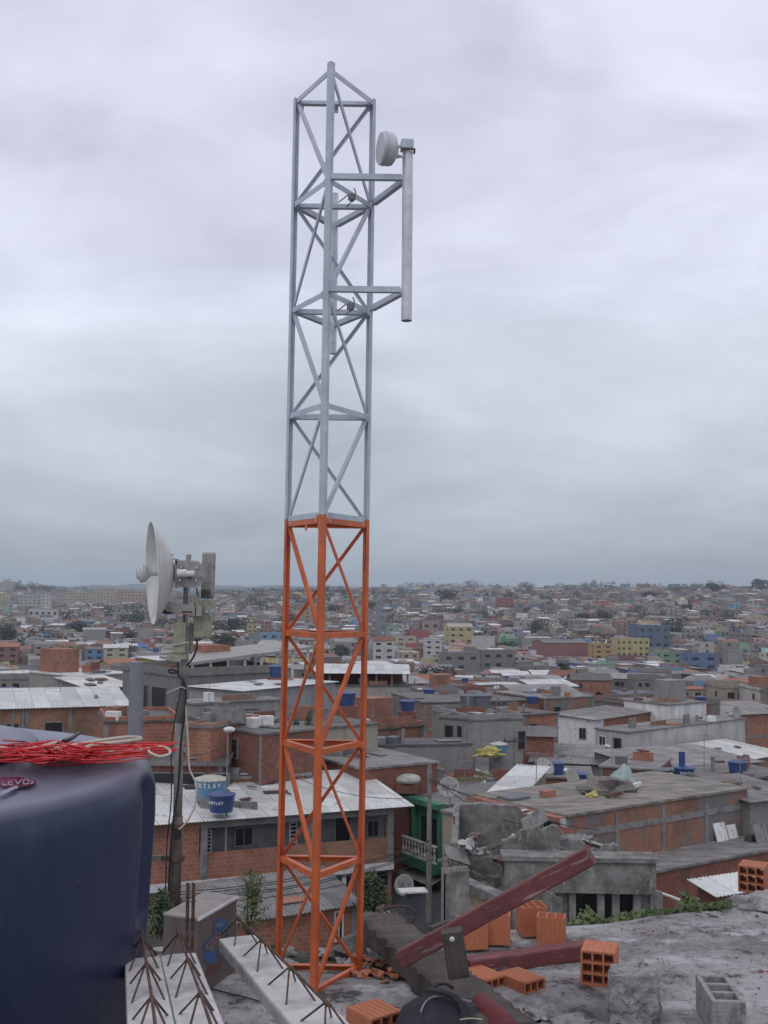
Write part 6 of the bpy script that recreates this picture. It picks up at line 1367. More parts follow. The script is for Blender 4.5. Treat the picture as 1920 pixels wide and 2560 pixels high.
# tanks placed where they show
for kind, px, py, d, s_, lb_ in (('blue', 1018, 1777, 100, .95, 'blue tank on a small grey stand right of the tower'), ('blue', 1072, 1742, 120, .85, 'blue tank with pale lid beside the white canopy terrace'),
    ('grey', 1172, 1768, 84, .95, 'leftmost dark tank of the cluster on the grey tank house'), ('grey', 1203, 1770, 84, 1.05, 'rightmost dark tank of the cluster on the grey tank house'), ('grey', 1186, 1757, 87, .9, 'rear dark tank of the cluster on the grey tank house'),
    ('light', 1247, 1892, 73, .72, 'light blue tank with cream lid among scrap on the dark roof'), ('blue', 1353, 1930, 73, .6, 'small blue tank behind the pale satellite dish'), ('blue', 1389, 1935, 73, .8, 'wide low blue tank with white tag on the brick rooms'),
    ('blue', 1446, 1966, 67, .85, 'dark blue tank at the edge of the cluttered flat roof'), ('grey', 1655, 1952, 69, .75, 'grey tank left of the blue tank with a pipe'), ('blue', 1711, 1951, 69, .85, 'blue tank with white lettering and an upright blue pipe'),
    ('blue', 1679, 1752, 121, .95, 'dark blue tank above the white side wall'), ('blue', 865, 1763, 76, .9, 'blue tank seen between the tower legs on the wide flat roof'), ('blue', 693, 1692, 84, .85, 'dark blue tank on the grey house just left of the tower'), ('blue', 20, 1762, 88, 1.3, 'dark blue tank at the left edge above the ochre brick house'),
    ('blue', 1590, 1765, 120, .8, 'small blue tank left of the white side wall'), ('blue', 1330, 1760, 112, .8, 'blue tank on the grey flat roofed row'), ('blue', 1750, 1760, 122, .85, 'blue tank on the brick house behind the pale building'), ('blue', 1270, 1845, 80, .7, 'blue tank beside the leaning wooden pole'), ('blue', 1845, 1935, 68, .8, 'blue tank near the right edge on the dark brick house'),
    ('blue', 1412, 1768, 116, .8, 'blue tank on the roof behind the white fronted house')):
    p = P(px, py, d); put_tank(kind, tuple(p), lb_, s_)
    mb = MB(); g_ = T(p.x, p.y); mb.cbox((p.x, p.y, g_), 1.7*s_, 1.7*s_, p.z-g_-.002); tag(mb.build('tank_stand', 'concrete' if kind != 'blue' else 'brick_dark', loc=(p.x, p.y, g_)), ' '.join(('masonry stand under the '+lb_).split()[:16]), 'tank stand'); occupy(Vector((p.x-.8, p.y-.8, 0)), Vector((1, 0, 0)), Vector((0, 1, 0)), 1.6, 1.6, .2)
p = P(1705, 1915, 69); mb = MB(); mb.tube([p, p+up*.9], .2, 10); tag(mb.build('upright_pipe', 'tank_blue', loc=tuple(p)), 'short blue cylinder standing on the lettered blue tank', 'pipe')
bt = [o for o in bpy.data.objects if o.get('label', '').startswith('blue tank with white lettering')][0]; bt.rotation_euler = (0, 0, 0); curved_text(bt, 'FORTLEV', .26, .77, .6, R(12), .26)
p = P(1665, 1962, 66); mb = MB(); mb.cbox(tuple(p), 1.0, .8, .65); mb.v = mb.v; tag(mb.build('white_box', 'white', loc=tuple(p), bevel=.05), 'white box standing below the grey tank at the right', 'box')
p = P(1222, 1885, 72); mb = MB(); mb.blob(p, .9, .5, .4, 4, .6, 10, -.4); tag(mb.build('sheeting', 'yellow', loc=tuple(p)), 'crumpled yellow sheeting beside the light blue tank', 'sheeting')
p = P(1018, 1948, 61); th = thing('domed_tank', 'cream domed tank on a low brick base above the green house', 'water tank', (p.x, p.y, p.z-.7)); mb = MB(); mb.lathe([(.72, -.12), (.76, .0), (.7, .16), (.4, .30), (.001, .34)], Matrix.Translation(p), 16); mb.build('lid', 'tank_lid', th); mb = MB(); mb.cbox((p.x, p.y, p.z-.7), 1.3, 1.1, .58); mb.build('base', 'brick_dark', th)
# satellite dishes
def satdish(px, py, d, r_, az, el, label, text=None, post=1.6):
    p = P(px, py, d); th = thing('satellite_dish', label, 'satellite dish', (p.x, p.y, p.z-post)); axv = Vector((math.sin(az)*math.cos(el), -math.cos(az)*math.cos(el), math.sin(el))); q_ = axv.to_track_quat('Z', 'Y').to_matrix().to_4x4(); mw = Matrix.Translation(p) @ q_
    mb = MB(); mb.lathe([(0.001, -.1)]+[(r_*i/6, -.1+.1*(i/6)**2) for i in range(1, 7)]+[(r_*i/6, -.12+.1*(i/6)**2) for i in range(6, 0, -1)]+[(.001, -.12)], mw, 28); mb.build('reflector', 'plate_grey', th, smooth=True)
    mb = MB(); mb.tube([p-axv*.12, p-axv*.3-up*.1, Vector((p.x-axv.x*.3, p.y-axv.y*.3, p.z-post))], .03, 6); mb.tube([p-up*r_*.9, p+axv*.55-up*.25], .02, 5); mb.tube([p+axv*.5-up*.25, p+axv*.62-up*.22], .05, 6); mb.build('arm', 'grey_frame', th)
    if text:
        mt_ = Matrix.Translation(p+axv*.0) @ q_; 
        # keep the letters upright
        zx = Vector((0, 0, 1)); rgt = zx.cross(axv).normalized(); upv = axv.cross(rgt); mt_ = Matrix(((rgt.x, upv.x, axv.x, p.x), (rgt.y, upv.y, axv.y, p.y), (rgt.z, upv.z, axv.z, p.z), (0, 0, 0, 1)))
        text_obj(text, r_*.8, mt_, 'tank_grey', 'lettering', th, .004)
    return th
satdish(1122, 1968, 56, .55, R(-15), R(20), 'grey satellite dish with three letters on the beige house roof', 'SKY', 1.2)
satdish(1010, 2213, 52, .5, R(-25), R(15), 'grey satellite dish with three letters in front of the green garage', 'SKY', 3.0)
satdish(1364, 1915, 66, .6, R(30), R(40), 'pale satellite dish in front of the small blue tanks', None, 1.5)
satdish(1434, 1948, 60, .65, R(50), R(25), 'mesh satellite dish beside the dark blue tank on the right', None, 1.2)
satdish(1842, 1782, 96, .6, R(40), R(10), 'round satellite dish on the end of the long pale grey building', None, 1.2)
# small white topped box on a post by the garage
p = P(1032, 2228, 50); th = thing('utility_box', 'small grey box with white lid on a post before the green garage', 'box', (p.x, p.y, -13.8)); mb = MB(); mb.cbox((p.x, p.y, p.z-1.0), .7, .5, .98); mb.build('cabinet', 'garage', th); mb = MB(); mb.cbox((p.x, p.y, p.z), 1.25, .8, .06, .2); mb.build('lid', 'white', th)
# street, poles and wires
M['road'] = simple('asphalt', (0.075, 0.075, 0.08), .9, 0, (.05, .05, .05), .3)
mb = MB()
cl_ = [(P(1010, 2300, 44), 3.5), (P(1040, 2240, 52), 3.2), (P(1075, 2200, 62), 3), (P(1090, 2150, 80), 3)]
for (p0, w0), (p1, w1) in zip(cl_[:-1], cl_[1:]):
    mb.face([(p0.x-w0, p0.y, T(p0.x, p0.y)+.06), (p0.x+w0, p0.y, T(p0.x, p0.y)+.06), (p1.x+w1, p1.y, T(p1.x, p1.y)+.06), (p1.x-w1, p1.y, T(p1.x, p1.y)+.06)])
struct(mb.build('street', 'road'))
def pole(px, ptop, d, label, pb=None, cross=True, r_=.13, mat='concrete', name='utility_pole', transf=False):
    p = P(px, ptop, d); g_ = T(p.x, p.y) if pb is None else P(px, pb, d).z; th = thing(name, label, 'pole', (p.x, p.y, g_)); mb = MB(); mb.tube([(p.x, p.y, g_), (p.x, p.y, p.z)], [r_*1.4, r_*.8], 8); mb.build('shaft', mat, th)
    if cross:
        mb = MB(); mb.cbox((p.x, p.y-.1, p.z-.7), 1.6, .1, .1, .3); mb.build('crossarm', 'wood', th)
        for dx in (-.7, 0, .7): mb = MB(); mb.lathe([(.05, 0), (.06, .1), (.03, .16), (.001, .17)], Matrix.Translation((p.x+dx*.95, p.y-.1+dx*.3, p.z-.6)), 8); mb.build('insulator', 'dark', th)
    return th
pole(1074, 1907, 53, 'tall concrete utility pole in front of the green balcony house', cross=False, r_=.115)
pole(1086, 1700+150, 90, 'thin antenna pole rising behind the concrete utility pole', cross=False, r_=.05)
pole(1285, 1828, 74, 'leaning wooden pole with a short crossarm by the grey tank house', r_=.08)
pl6 = pole(648, 1773, 70, 'dark pole with a long arm before the pale house', cross=False, r_=.12); 
mb = MB(); p0, p1 = P(576, 1775, 70), P(650, 1774, 70); mb.beam(p0, p1, .1, .1); mb.build('arm', 'wood', pl6)
pole(845, 1768+60, 72, 'short dark pole behind the tower in front of the ragged roofs', cross=False, r_=.1)
pole(1246, 1744, 112, 'T shaped wooden pole on the horizon of the grey flat roofed row', r_=.1)
pole(570, 1820, 52, 'thin dark street lamp pole between mast and tower', cross=False, r_=.05)
p = P(573, 1824, 52); mb = MB(); mb.blob(p, .28, .16, .14, 1, .1, 8); tag(mb.build('lamp_head', 'white', loc=tuple(p)), 'small white lamp head on the thin pole between mast and tower', 'lamp')
p = P(1516, 1866, 88); mb = MB(); mb.blob(p, .35, .2, .15, 1, .1, 8); tag(mb.build('lamp_head', 'white', loc=tuple(p)), 'small white street lamp head before the balcony of the pale building', 'lamp')
def wire(p0, p1, sag, lb_, r_=.018):
    pts = [p0.lerp(p1, i/14)-up*(sag*4*(i/14)*(1-i/14)) for i in range(15)]; mb = MB(); mb.tube(pts, r_, 4, False); tag(mb.build('power_line', 'black_rubber', loc=tuple(p0)), lb_, 'cable', 'overhead cables across the street')
pl_ = P(1074, 1935, 52.8)
for k, (px, py, dy) in enumerate(((360, 2235, 0), (360, 2242, 4), (360, 2250, 22), (360, 2256, 26), (360, 2262, 50))):
    wire(P(px, py, 38), P(1074, 2100+dy, 52.8), .5, ['topmost', 'second', 'middle', 'fourth', 'lowest'][k]+' dark cable crossing the brick house to the concrete pole')
wire(P(650, 1778, 69.8), P(790, 1890, 66), .3, 'cable slanting down from the dark pole before the pale house')
wire(pl_, P(1310, 2062, 46), .4, 'cable from the concrete pole down to the ruined building'); wire(pl_, P(900, 1880, 90), .5, 'cable from the concrete pole back towards the tower'); wire(P(1074, 1945, 52.8), P(1500, 2075, 44), .4, 'lower cable from the concrete pole towards the patched brick house')
wire(P(1074, 2130, 52.8), P(1262, 2110, 42), .3, 'cable between the concrete pole and the ruin at mid height')
rng = random.Random(55)
def aerial(px, py, d, h_, label):
    p = P(px, py, d); th = thing('tv_aerial', label, 'aerial', (p.x, p.y, p.z)); mb = MB(); mb.tube([tuple(p), (p.x+.05, p.y, p.z+h_)], .022, 5); mb.build('mast', 'grey_frame', th)
    mb = MB(); an = rng.uniform(-.8, .8); dv = Vector((math.cos(an), math.sin(an), 0)); pv_ = Vector((-dv.y, dv.x, 0)); tp_ = Vector((p.x+.05, p.y, p.z+h_-.1)); mb.tube([tp_-dv*.6, tp_+dv*.6], .015, 4)
    for q_ in range(6): c = tp_+dv*(-.5+.2*q_); mb.tube([c-pv_*.3, c+pv_*.3], .009, 4)
    mb.build('elements', 'grey_frame', th)
for px, py, d, h_, w_ in ((1010, 1960, 66, 2.2, 'above the green balcony house'), (1160, 1985, 64, 2.0, 'on the white edged roof'), (1340, 1960, 55, 1.6, 'behind the hatch on the cluttered flat roof'), (1530, 1925, 72, 2.2, 'among the tank roofs at the right'), (1760, 1935, 66, 2.4, 'right of the lettered blue tank'), (1850, 1990, 58, 2, 'at the right end of the patched brick wall'), (1240, 1800, 79, 2.6, 'on the grey tank house'), (1430, 1790, 100, 2.4, 'on the white fronted house'), (1700, 1800, 99, 2.4, 'on the long pale grey building'), (700, 1690, 84, 2.2, 'by the left tower leg'), (520, 1800, 62, 2, 'right of the mast over the red brick annex'), (620, 1900, 60, 1.8, 'on the house with the pale pipe'), (150, 1735, 74, 2.4, 'on the ochre brick house'), (860, 1890, 67, 2.2, 'between tower and green house'), (1090, 1850, 74, 2.4, 'on the long grey wall'), (980, 1810, 85, 2.2, 'on the ragged brick house')):
    aerial(px, py, d, h_, 'thin television aerial standing '+w_)
for k, (a_, b_, sg) in enumerate((((1074, 1925, 52.8), (1290, 1845, 74), .8), ((1290, 1845, 74), (1640, 1870, 78), 1.0), ((1290, 1848, 74), (1070, 1880, 73), .6), ((1074, 1950, 52.8), (1640, 2010, 58), 1.0), ((1074, 1955, 52.8), (1500, 1965, 62), .9), ((1246, 1760, 112), (1500, 1775, 104), 1.0), ((1246, 1762, 112), (1000, 1770, 105), 1.0), ((573, 1850, 52), (1074, 1990, 52.8), 1.0), ((573, 1860, 52), (360, 1880, 50), .4), ((650, 1790, 70), (900, 1850, 72), .8), ((1640, 2010, 58), (1920, 1960, 62), .5))):
    wire(P(*a_), P(*b_), sg, 'thin overhead wire strung between the roofs, '+['from the concrete pole to the leaning pole', 'from the leaning pole to the right', 'from the leaning pole to the left', 'from the concrete pole over the cluttered roof', 'from the concrete pole past the small tanks', 'right of the T shaped pole', 'left of the T shaped pole', 'from the lamp pole across the tower', 'from the lamp pole to the mast side', 'from the dark armed pole across the tower', 'along the far right roofs'][k], .016)
# bushes down in the street
weed('bush', 'dark bushy shrub at the foot of the brick house right of the tower', P(932, 2290, 46.5), 1.75, 14, 190, 'leaf', 41, .5, .13, 'bush', .5)
weed('bush', 'small bush on the wide flat roof behind the left tower leg', P(735, 1838, 61), 1.0, 6, 50, 'leaf', 42, .5, .1, 'bush')
weed('bush', 'thin upright plant on the wide flat roof near the front tower leg', P(772, 1836, 61), 1.4, 4, 50, 'leaf', 43, .12, .1, 'bush', .12)
weed('bush', 'scrubby growth behind the blue tank near the mast foot', P(400, 2350, 20), .8, 10, 70, 'leaf', 44, .6, .06, 'bush', .6)

# ================================================================ LANDMARKS ON THE FAR SLOPE (screen box of each gives its place and size)
def landmark(label, x0_, x1_, yt_, yb, color, roof='slab', st_=3, short=None, wall='plaster', rise=None, rmat=None, cols=None, yaw=0.25, win=True, cat='building', name='building', dpf=.7):
    g_ = TG((x0_+x1_)/2, yb); d = g_.y; w_ = (x1_-x0_)/F*d; h_ = (yb-yt_)/F*d
    e_ = Vector((math.cos(yaw), math.sin(yaw), 0)); w_ /= (math.cos(yaw)+dpf*0.0+.02); a_ = Vector((g_.x-w_*.5*e_.x, g_.y-w_*.5*e_.y, g_.z+h_)); b2 = a_+e_*w_
    wins = []; sh = h_/max(1, st_); nc = cols or max(2, int(w_/5))
    if win:
        for s_ in range(st_):
            for i in range(nc):
                if (i*7+s_*3) % 9 == 8: continue
                wins.append(('F', w_*(i+.28)/nc, s_*sh+sh*.28, w_/nc*.45, sh*.36, 'flat'))
            wins.append(('L', w_*dpf*.7, s_*sh+sh*.28, w_*dpf*.2, sh*.36, 'flat'))
    bld(label, a_, b2, w_*dpf, g_.z-2, wall, color, roof, par=(.6 if roof == 'slab' else 0), wins=wins, short=short, rise=rise or h_*.2, rmat=rmat, cat=cat, name=name)
lm = landmark
Y_, CR, WH, BL = (.50, .42, .16), (.50, .46, .33), (.58, .57, .54), (.06, .14, .30)
lm('yellow three storey block with pale roof right of the tower in mid distance', 1121, 1184, 1568, 1610, Y_, 'gable', 3, 'yellow three storey block', rmat='roof_beige')
lm('white block with red tiled roof just right of the tower', 932, 987, 1603, 1652, WH, 'gable', 3, 'white block with red roof')
lm('slim white four storey building right of the tower', 1061, 1105, 1600, 1652, WH, 'slab', 4, 'slim white four storey building', yaw=.1)
lm('plain white windowless block right of the yellow block', 1189, 1238, 1594, 1618, WH, 'slab', 1, 'plain white block', win=False)
lm('cream row with dark windows between the white block and the slim tower', 989, 1040, 1594, 1616, CR, 'slab', 2, 'cream row')
lm('bright red walled building above the cream row', 1024, 1073, 1578, 1596, (.38, .04, .05), 'slab', 1, 'bright red building', win=False)
lm('green walled low building right of the plain white block', 1264, 1319, 1600, 1614, (.10, .30, .17), 'slab', 1, 'green low building')
lm('big grey unfinished hall left of another, below the yellow block', 1105, 1200, 1636, 1680, (.19, .18, .165), 'slab', 2, 'big grey hall', dpf=.4)
lm('second big grey hall right of its twin with ruined top', 1203, 1290, 1630, 1674, (.17, .16, .15), 'slab', 2, 'second grey hall', dpf=.4)
lm('large dark red hall with grey gabled roof in the centre right', 1359, 1475, 1608, 1644, (.24, .055, .045), 'gable', 1, 'dark red hall', rmat='roof_fibre', win=False)
lm('ochre orange three storey building right of the dark red hall', 1484, 1533, 1612, 1648, (.46, .27, .08), 'slab', 3, 'ochre orange building')
lm('wide yellow building with rows of dark windows at the right', 1550, 1627, 1600, 1644, (.52, .44, .17), 'slab', 3, 'wide yellow building', cols=5)
lm('dark blue glass fronted building behind the wide yellow building', 1594, 1678, 1567, 1622, (.05, .10, .19), 'slab', 3, 'dark blue building')
lm('dark red low building below the wide yellow building', 1542, 1617, 1645, 1670, (.22, .035, .04), 'slab', 1, 'dark red low building', win=False)
lm('pale green block right of the dark red low building', 1649, 1712, 1633, 1660, (.20, .33, .20), 'slab', 2, 'pale green block')
lm('large bright blue warehouse near the right edge', 1717, 1800, 1638, 1678, BL, 'slab', 2, 'bright blue warehouse', dpf=.5)
lm('pale grey block touching the bright blue warehouse on its right', 1820, 1860, 1630, 1668, (.30, .30, .29), 'slab', 1, 'pale grey block', win=False)
lm('small green windowed house below the dark red low building', 1492, 1539, 1662, 1680, (.22, .40, .25), 'slab', 1, 'small green windowed house')
lm('hall with curved white roof right of the green low building', 1316, 1382, 1596, 1616, (.3, .3, .28), 'gable', 1, 'white roofed hall', rmat='roof_white', win=False)
lm('small house with orange tiled roof near the blue warehouse', 1704, 1756, 1684, 1706, (.35, .3, .25), 'gable', 1, 'orange tiled house')
lm('house with broad orange hipped roof at the right', 1695, 1764, 1724, 1752, (.35, .3, .26), 'gable', 1, 'broad orange roofed house', dpf=.6)
lm('small red tower block high on the far right slope', 1249, 1284, 1495, 1520, (.30, .05, .05), 'slab', 3, 'small red tower block')
lm('white box building standing on the skyline right of the tower', 1079, 1131, 1480, 1497, WH, 'slab', 1, 'white skyline building', win=False)
APT = (.46, .38, .27)
lm('leftmost beige apartment slab of the row on the left hill', 152, 212, 1482, 1510, APT, 'slab', 4, 'leftmost beige apartment slab', rmat='roof_tile')
lm('second beige apartment slab on the left hill', 217, 289, 1481, 1508, (.47, .36, .26), 'slab', 4, 'second beige apartment slab', rmat='roof_tile')
lm('pinkish apartment slab nearest the white dish on the left hill', 292, 362, 1478, 1509, (.44, .30, .21), 'slab', 4, 'pinkish apartment slab', rmat='roof_tile')
lm('tall beige apartment slab right behind the second one', 250, 300, 1472, 1500, APT, 'slab', 4, None)
lm('pale mint apartment block at the left of the hill', 49, 100, 1490, 1520, (.40, .46, .38), 'slab', 4, 'pale mint block')
lm('white end block beside the pale mint apartments', 102, 124, 1488, 1520, WH, 'slab', 4, None, yaw=.0)
lm('yellowish apartment block at the left edge of the photo', -30, 20, 1484, 1516, Y_, 'slab', 4, 'yellowish edge block')
lm('pale distant tower block at the far left skyline', -6, 12, 1456, 1476, (.4, .37, .33), 'slab', 5, None, yaw=.05)
lm('second pale distant tower block on the left skyline', 18, 36, 1455, 1475, (.42, .36, .3), 'slab', 5, None, yaw=.05)
lm('bright blue two storey house left of the vent pipe', 214, 257, 1624, 1652, (.10, .27, .48), 'gable', 2, 'bright blue house', rmat='roof_fibre')
lm('cream three storey house with white roof beside the bright blue one', 260, 318, 1620, 1656, CR, 'sheet', 3, 'cream house', rmat='roof_white')
lm('brown brick house left of the bright blue house', 101, 162, 1636, 1670, (.3, .17, .11), 'slab', 2, 'brown brick house', wall='brick_far')
lm('red brown house at the left edge in mid distance', -10, 43, 1618, 1662, (.24, .08, .06), 'gable', 3, 'red brown edge house')
lm('hall with pale arched roof on the left slope', 208, 262, 1575, 1602, (.3, .3, .3), 'gable', 1, 'arched hall', rmat='roof_white', win=False)
lm('sky blue low building seen left of the tower', 651, 717, 1584, 1600, (.14, .33, .52), 'slab', 1, 'sky blue building')
lm('small yellow house between the radios and the tower', 619, 642, 1562, 1584, Y_, 'slab', 2, 'small yellow house')
lm('long white building on the upper left slope', 72, 142, 1524, 1544, WH, 'slab', 1, 'long white building', dpf=.4)
lm('ochre terraced building behind the tower lattice', 760, 812, 1530, 1556, (.42, .28, .12), 'slab', 3, 'ochre terraced building')
lm('pale orange house behind the tower left side', 868, 915, 1515, 1540, (.42, .28, .17), 'slab', 2, 'pale orange house')
lm('pink house right of the street with parked cars', 1055, 1100, 1555, 1576, (.42, .27, .25), 'slab', 1, 'pink house')

# ---- the climbing street with parked cars
mb = MB(); s0, s1 = TG(944, 1600), TG(946, 1512); mb_pts = []
def road_x(y): return s0.x+(s1.x-s0.x)*(y-s0.y)/(s1.y-s0.y)
yy = s0.y-60; seg = []
while yy < s1.y+40: seg.append((road_x(yy), yy)); yy += 15
for (xa, ya), (xb, yb) in zip(seg[:-1], seg[1:]):
    for q_ in (-1,): mb.face([(xa-5, ya, T(xa-5, ya)+.35), (xa+5, ya, T(xa+5, ya)+.35), (xb+5, yb, T(xb+5, yb)+.35), (xb-5, yb, T(xb-5, yb)+.35)])
struct(mb.build('road', 'road'))
def car_proto():
    r = thing('parked_car', 'x', 'car', (0, 0, 0)); mb = MB()
    sec = [(-2.1, .35), (-2.15, .75), (-1.9, .95), (-1.3, 1.0), (-.8, 1.42), (.7, 1.45), (1.4, 1.02), (2.0, .92), (2.15, .65), (2.1, .35)]
    for s_ in (-1, 1): mb.face([(x, s_*.82, z) for x, z in (sec if s_ < 0 else sec[::-1])])
    for (xa, za), (xb, zb) in zip(sec, sec[1:]+sec[:1]): mb.face([(xa, -.82, za), (xa, .82, za), (xb, .82, zb), (xb, -.82, zb)])
    mb.build('body', 'car_paint', r); mb = MB(); mb.obox((-1.15, -.835, 1.0), (2.3, 0, 0), (0, 1.67, 0), (0, 0, .33)); mb.build('window', 'glass', r)
    for x in (-1.35, 1.35):
        for y in (-.78, .78): mb = MB(); mb.tube([(x, y-.08, .32), (x, y+.08, .32)], .32, 12); mb.build('wheel', 'dark', r)
    return r
m, t, b = nm('car_paint'); t.links.new(objcol(t), b.inputs['Base Color']); b.inputs['Roughness'].default_value = .3; M['car_paint'] = m
cp_ = car_proto(); rng = random.Random(6); cs_ = ['white', 'silver', 'black', 'red', 'dark grey']; cc = [(.65, .65, .65), (.35, .36, .38), (.02, .02, .02), (.35, .03, .03), (.1, .1, .11)]
for i in range(16):
    o = cp_ if i == 0 else copy_tree(cp_); y = s0.y-40+(s1.y-s0.y)*i/15; sd__ = -1 if i % 3 else 1; x = road_x(y)+sd__*3.9; o.location = (x, y, T(x, y)+.36); k = [0, 1, 2, 0, 4, 0, 1, 3, 0, 2, 1, 0, 4, 0, 1, 2][i]
    o.rotation_euler = (0, 0, math.atan2(s1.y-s0.y, s1.x-s0.x)); tag(o, f'{cs_[k]} car parked on the {"left" if sd__ < 0 else "right"} side of the climbing street, {["first", "second", "third", "fourth", "fifth", "sixth", "seventh", "eighth", "ninth", "tenth", "eleventh", "twelfth", "thirteenth", "fourteenth", "fifteenth", "sixteenth"][i]} going up', 'car', 'cars parked on the climbing street')
    for ch in [q_ for q_ in bpy.data.objects if q_.parent == o and q_.name.startswith('body')]: ch.color = (*cc[k], 1)

# ---- trees
def tree_proto(seed, n_=900, wide=1.0):
    rng = random.Random(seed); r = thing('tree', 'x', 'tree', (0, 0, 0)); mb = MB(); mb.tube([(0, 0, -1), (.1, 0, 1.2), (0, .1, 2.6)], [.28, .2, .13], 8)
    for k in range(5): a_ = k*1.3; mb.tube([(0, 0, 1.6+.2*k), (math.cos(a_)*.9*wide, math.sin(a_)*.9*wide, 3+.25*k)], [.1, .04], 5)
    mb.build('trunk', 'bark', r); mb = MB(); lobes = [(Vector((rng.gauss(0, 1.0)*wide, rng.gauss(0, 1.0)*wide, 3.0+rng.uniform(-1.4, 1.3))), rng.uniform(.8, 1.4)) for _ in range(12)]
    for k in range(n_):
        c, rr = rng.choice(lobes); d_ = Vector((rng.gauss(0, 1), rng.gauss(0, 1), rng.gauss(.2, 1))).normalized(); p = c+d_*rr*rng.uniform(.7, 1.08); l_ = rng.uniform(.25, .6); u_ = Vector((rng.gauss(0, 1), rng.gauss(0, 1), rng.gauss(0, 1))).normalized()*l_; v_ = u_.orthogonal().normalized()*l_*.8
        mb.face([p-u_*.5, p+v_*.5, p+u_*.5, p-v_*.5])
    mb.build('crown', 'leaf_far', r); return r
TRP = [tree_proto(1), tree_proto(2, 900, 1.4), tree_proto(3, 700, .8)]; tru = set(); TREES = []
def put_tree(px0, px1, yt_, yb, label, k):
    g_ = TG((px0+px1)/2, yb+2)
    if g_.y > 2500: g_ = P((px0+px1)/2, yb, 2500); g_.z = T(g_.x, g_.y)
    w_ = (px1-px0)/F*g_.y*1.15; h_ = (yb-yt_)/F*g_.y*1.25; o = TRP[k] if k not in tru else copy_tree(TRP[k]); tru.add(k)
    o.location = (g_.x, g_.y, g_.z-.1); o.scale = (w_/(4.6*[1, 1.35, .85][k]), w_/(4.6*[1, 1.35, .85][k]), max(h_, 4)/5.3); o.rotation_euler = (0, 0, random.uniform(0, 6)); tag(o, label, 'tree', 'trees among the houses'); TREES.append((g_.x, g_.y, w_/2)); SCR.append((px0, px1, yt_, yb-(yb-yt_)*.3, g_.y))
for i, tr in enumerate(((1099, 1139, 1479, 1512, 'large dark rounded tree beside the white skyline building'), (1122, 1152, 1518, 1540, 'round tree below the large dark one right of the tower'), (1325, 1353, 1559, 1588, 'dense tree behind the green low building'), (1250, 1287, 1608, 1630, 'dark tree between the second grey hall and the green building'), (1443, 1484, 1534, 1555, 'broad tree on the middle right slope, left of its neighbour'), (1487, 1527, 1529, 1556, 'brownish broad tree on the middle right slope, right of its neighbour'), (1799, 1828, 1686, 1716, 'round tree near the right edge below the blue warehouse'), (1052, 1116, 1668, 1704, 'wide dark tree below the slim white building'), (1761, 1803, 1461, 1482, 'tree on the right skyline'), (1880, 1925, 1452, 1484, 'dark tree at the top right corner of the slope'), (300, 362, 1532, 1568, 'large dark tree behind the white dish'), (170, 222, 1557, 1588, 'spreading tree above the arched hall'), (-5, 34, 1570, 1616, 'big dark tree at the left edge'), (532, 570, 1555, 1590, 'dark tree just right of the square radio'), (565, 602, 1552, 1588, 'tree between the radio and the small yellow house'), (540, 590, 1590, 1632, 'green tree above the white canopy'), (85, 150, 1698, 1735, 'broad dark tree above the ochre brick house'), (1483, 1512, 1735, 1770, 'narrow tree behind the white fronted house'), (1265, 1284, 1560, 1575, 'small tree left of the dense one on the right slope'), (310, 340, 1580, 1610, 'round tree below the large one behind the dish'), (700, 740, 1540, 1562, 'tree seen through the left tower bay'), (915, 940, 1505, 1525, 'tree at the top of the climbing street'), (820, 850, 1512, 1535, 'tree seen between the tower legs on the slope'), (1600, 1640, 1480, 1496, 'low wide tree high on the right slope'), (1700, 1730, 1512, 1530, 'tree on the upper right slope'), (40, 80, 1455, 1475, 'tree line tree at the far left skyline'), (90, 130, 1458, 1478, 'second skyline tree at the far left'), (430, 470, 1655, 1690, 'tree beside the small yellow rooftop room'), (1660, 1700, 1560, 1590, 'tree right of the dark blue building'), (1390, 1420, 1660, 1685, 'tree below the dark red hall'))): put_tree(*tr, i % 3)

# ================================================================ FILLER HOUSES: individual ones
PAL = [((.23, .215, .2), 'grey', 30), ((.30, .285, .265), 'pale grey', 18), ((.17, .15, .135), 'dark grey', 14), ((.33, .27, .2), 'beige', 9), ((.50, .485, .45), 'white', 9), ((.20, .30, .22), 'faded green', 4), ((.13, .24, .38), 'blue', 4), ((.46, .38, .17), 'yellow', 4), ((.40, .24, .2), 'pink', 4), ((.28, .09, .06), 'dark red', 4), ((.3, .31, .4), 'lilac', 2)]
BRK = ((.27, .12, .07), 'brick', 34)
def pick(rng):
    t_ = rng.uniform(0, sum(p_[2] for p_ in PAL)+BRK[2])
    for p_ in PAL+[BRK]:
        t_ -= p_[2]
        if t_ <= 0: return p_
    return BRK
rng = random.Random(101); cnt = 0; used = {}
cell = []
yy = 68.0
while yy < 420:
    step = 9.2 if yy < 200 else 10.5
    hw = yy*.40+8; x = -hw
    while x < hw: cell.append((x+rng.uniform(-1.5, 1.5), yy+rng.uniform(-1.5, 1.5))); x += step+rng.uniform(-.6, 1.5)
    yy += step+.6
ORD = ['small', 'low', 'plain', 'narrow', 'boxy', 'squat', 'weathered', 'stained', 'compact', 'rough']
YMAX = None
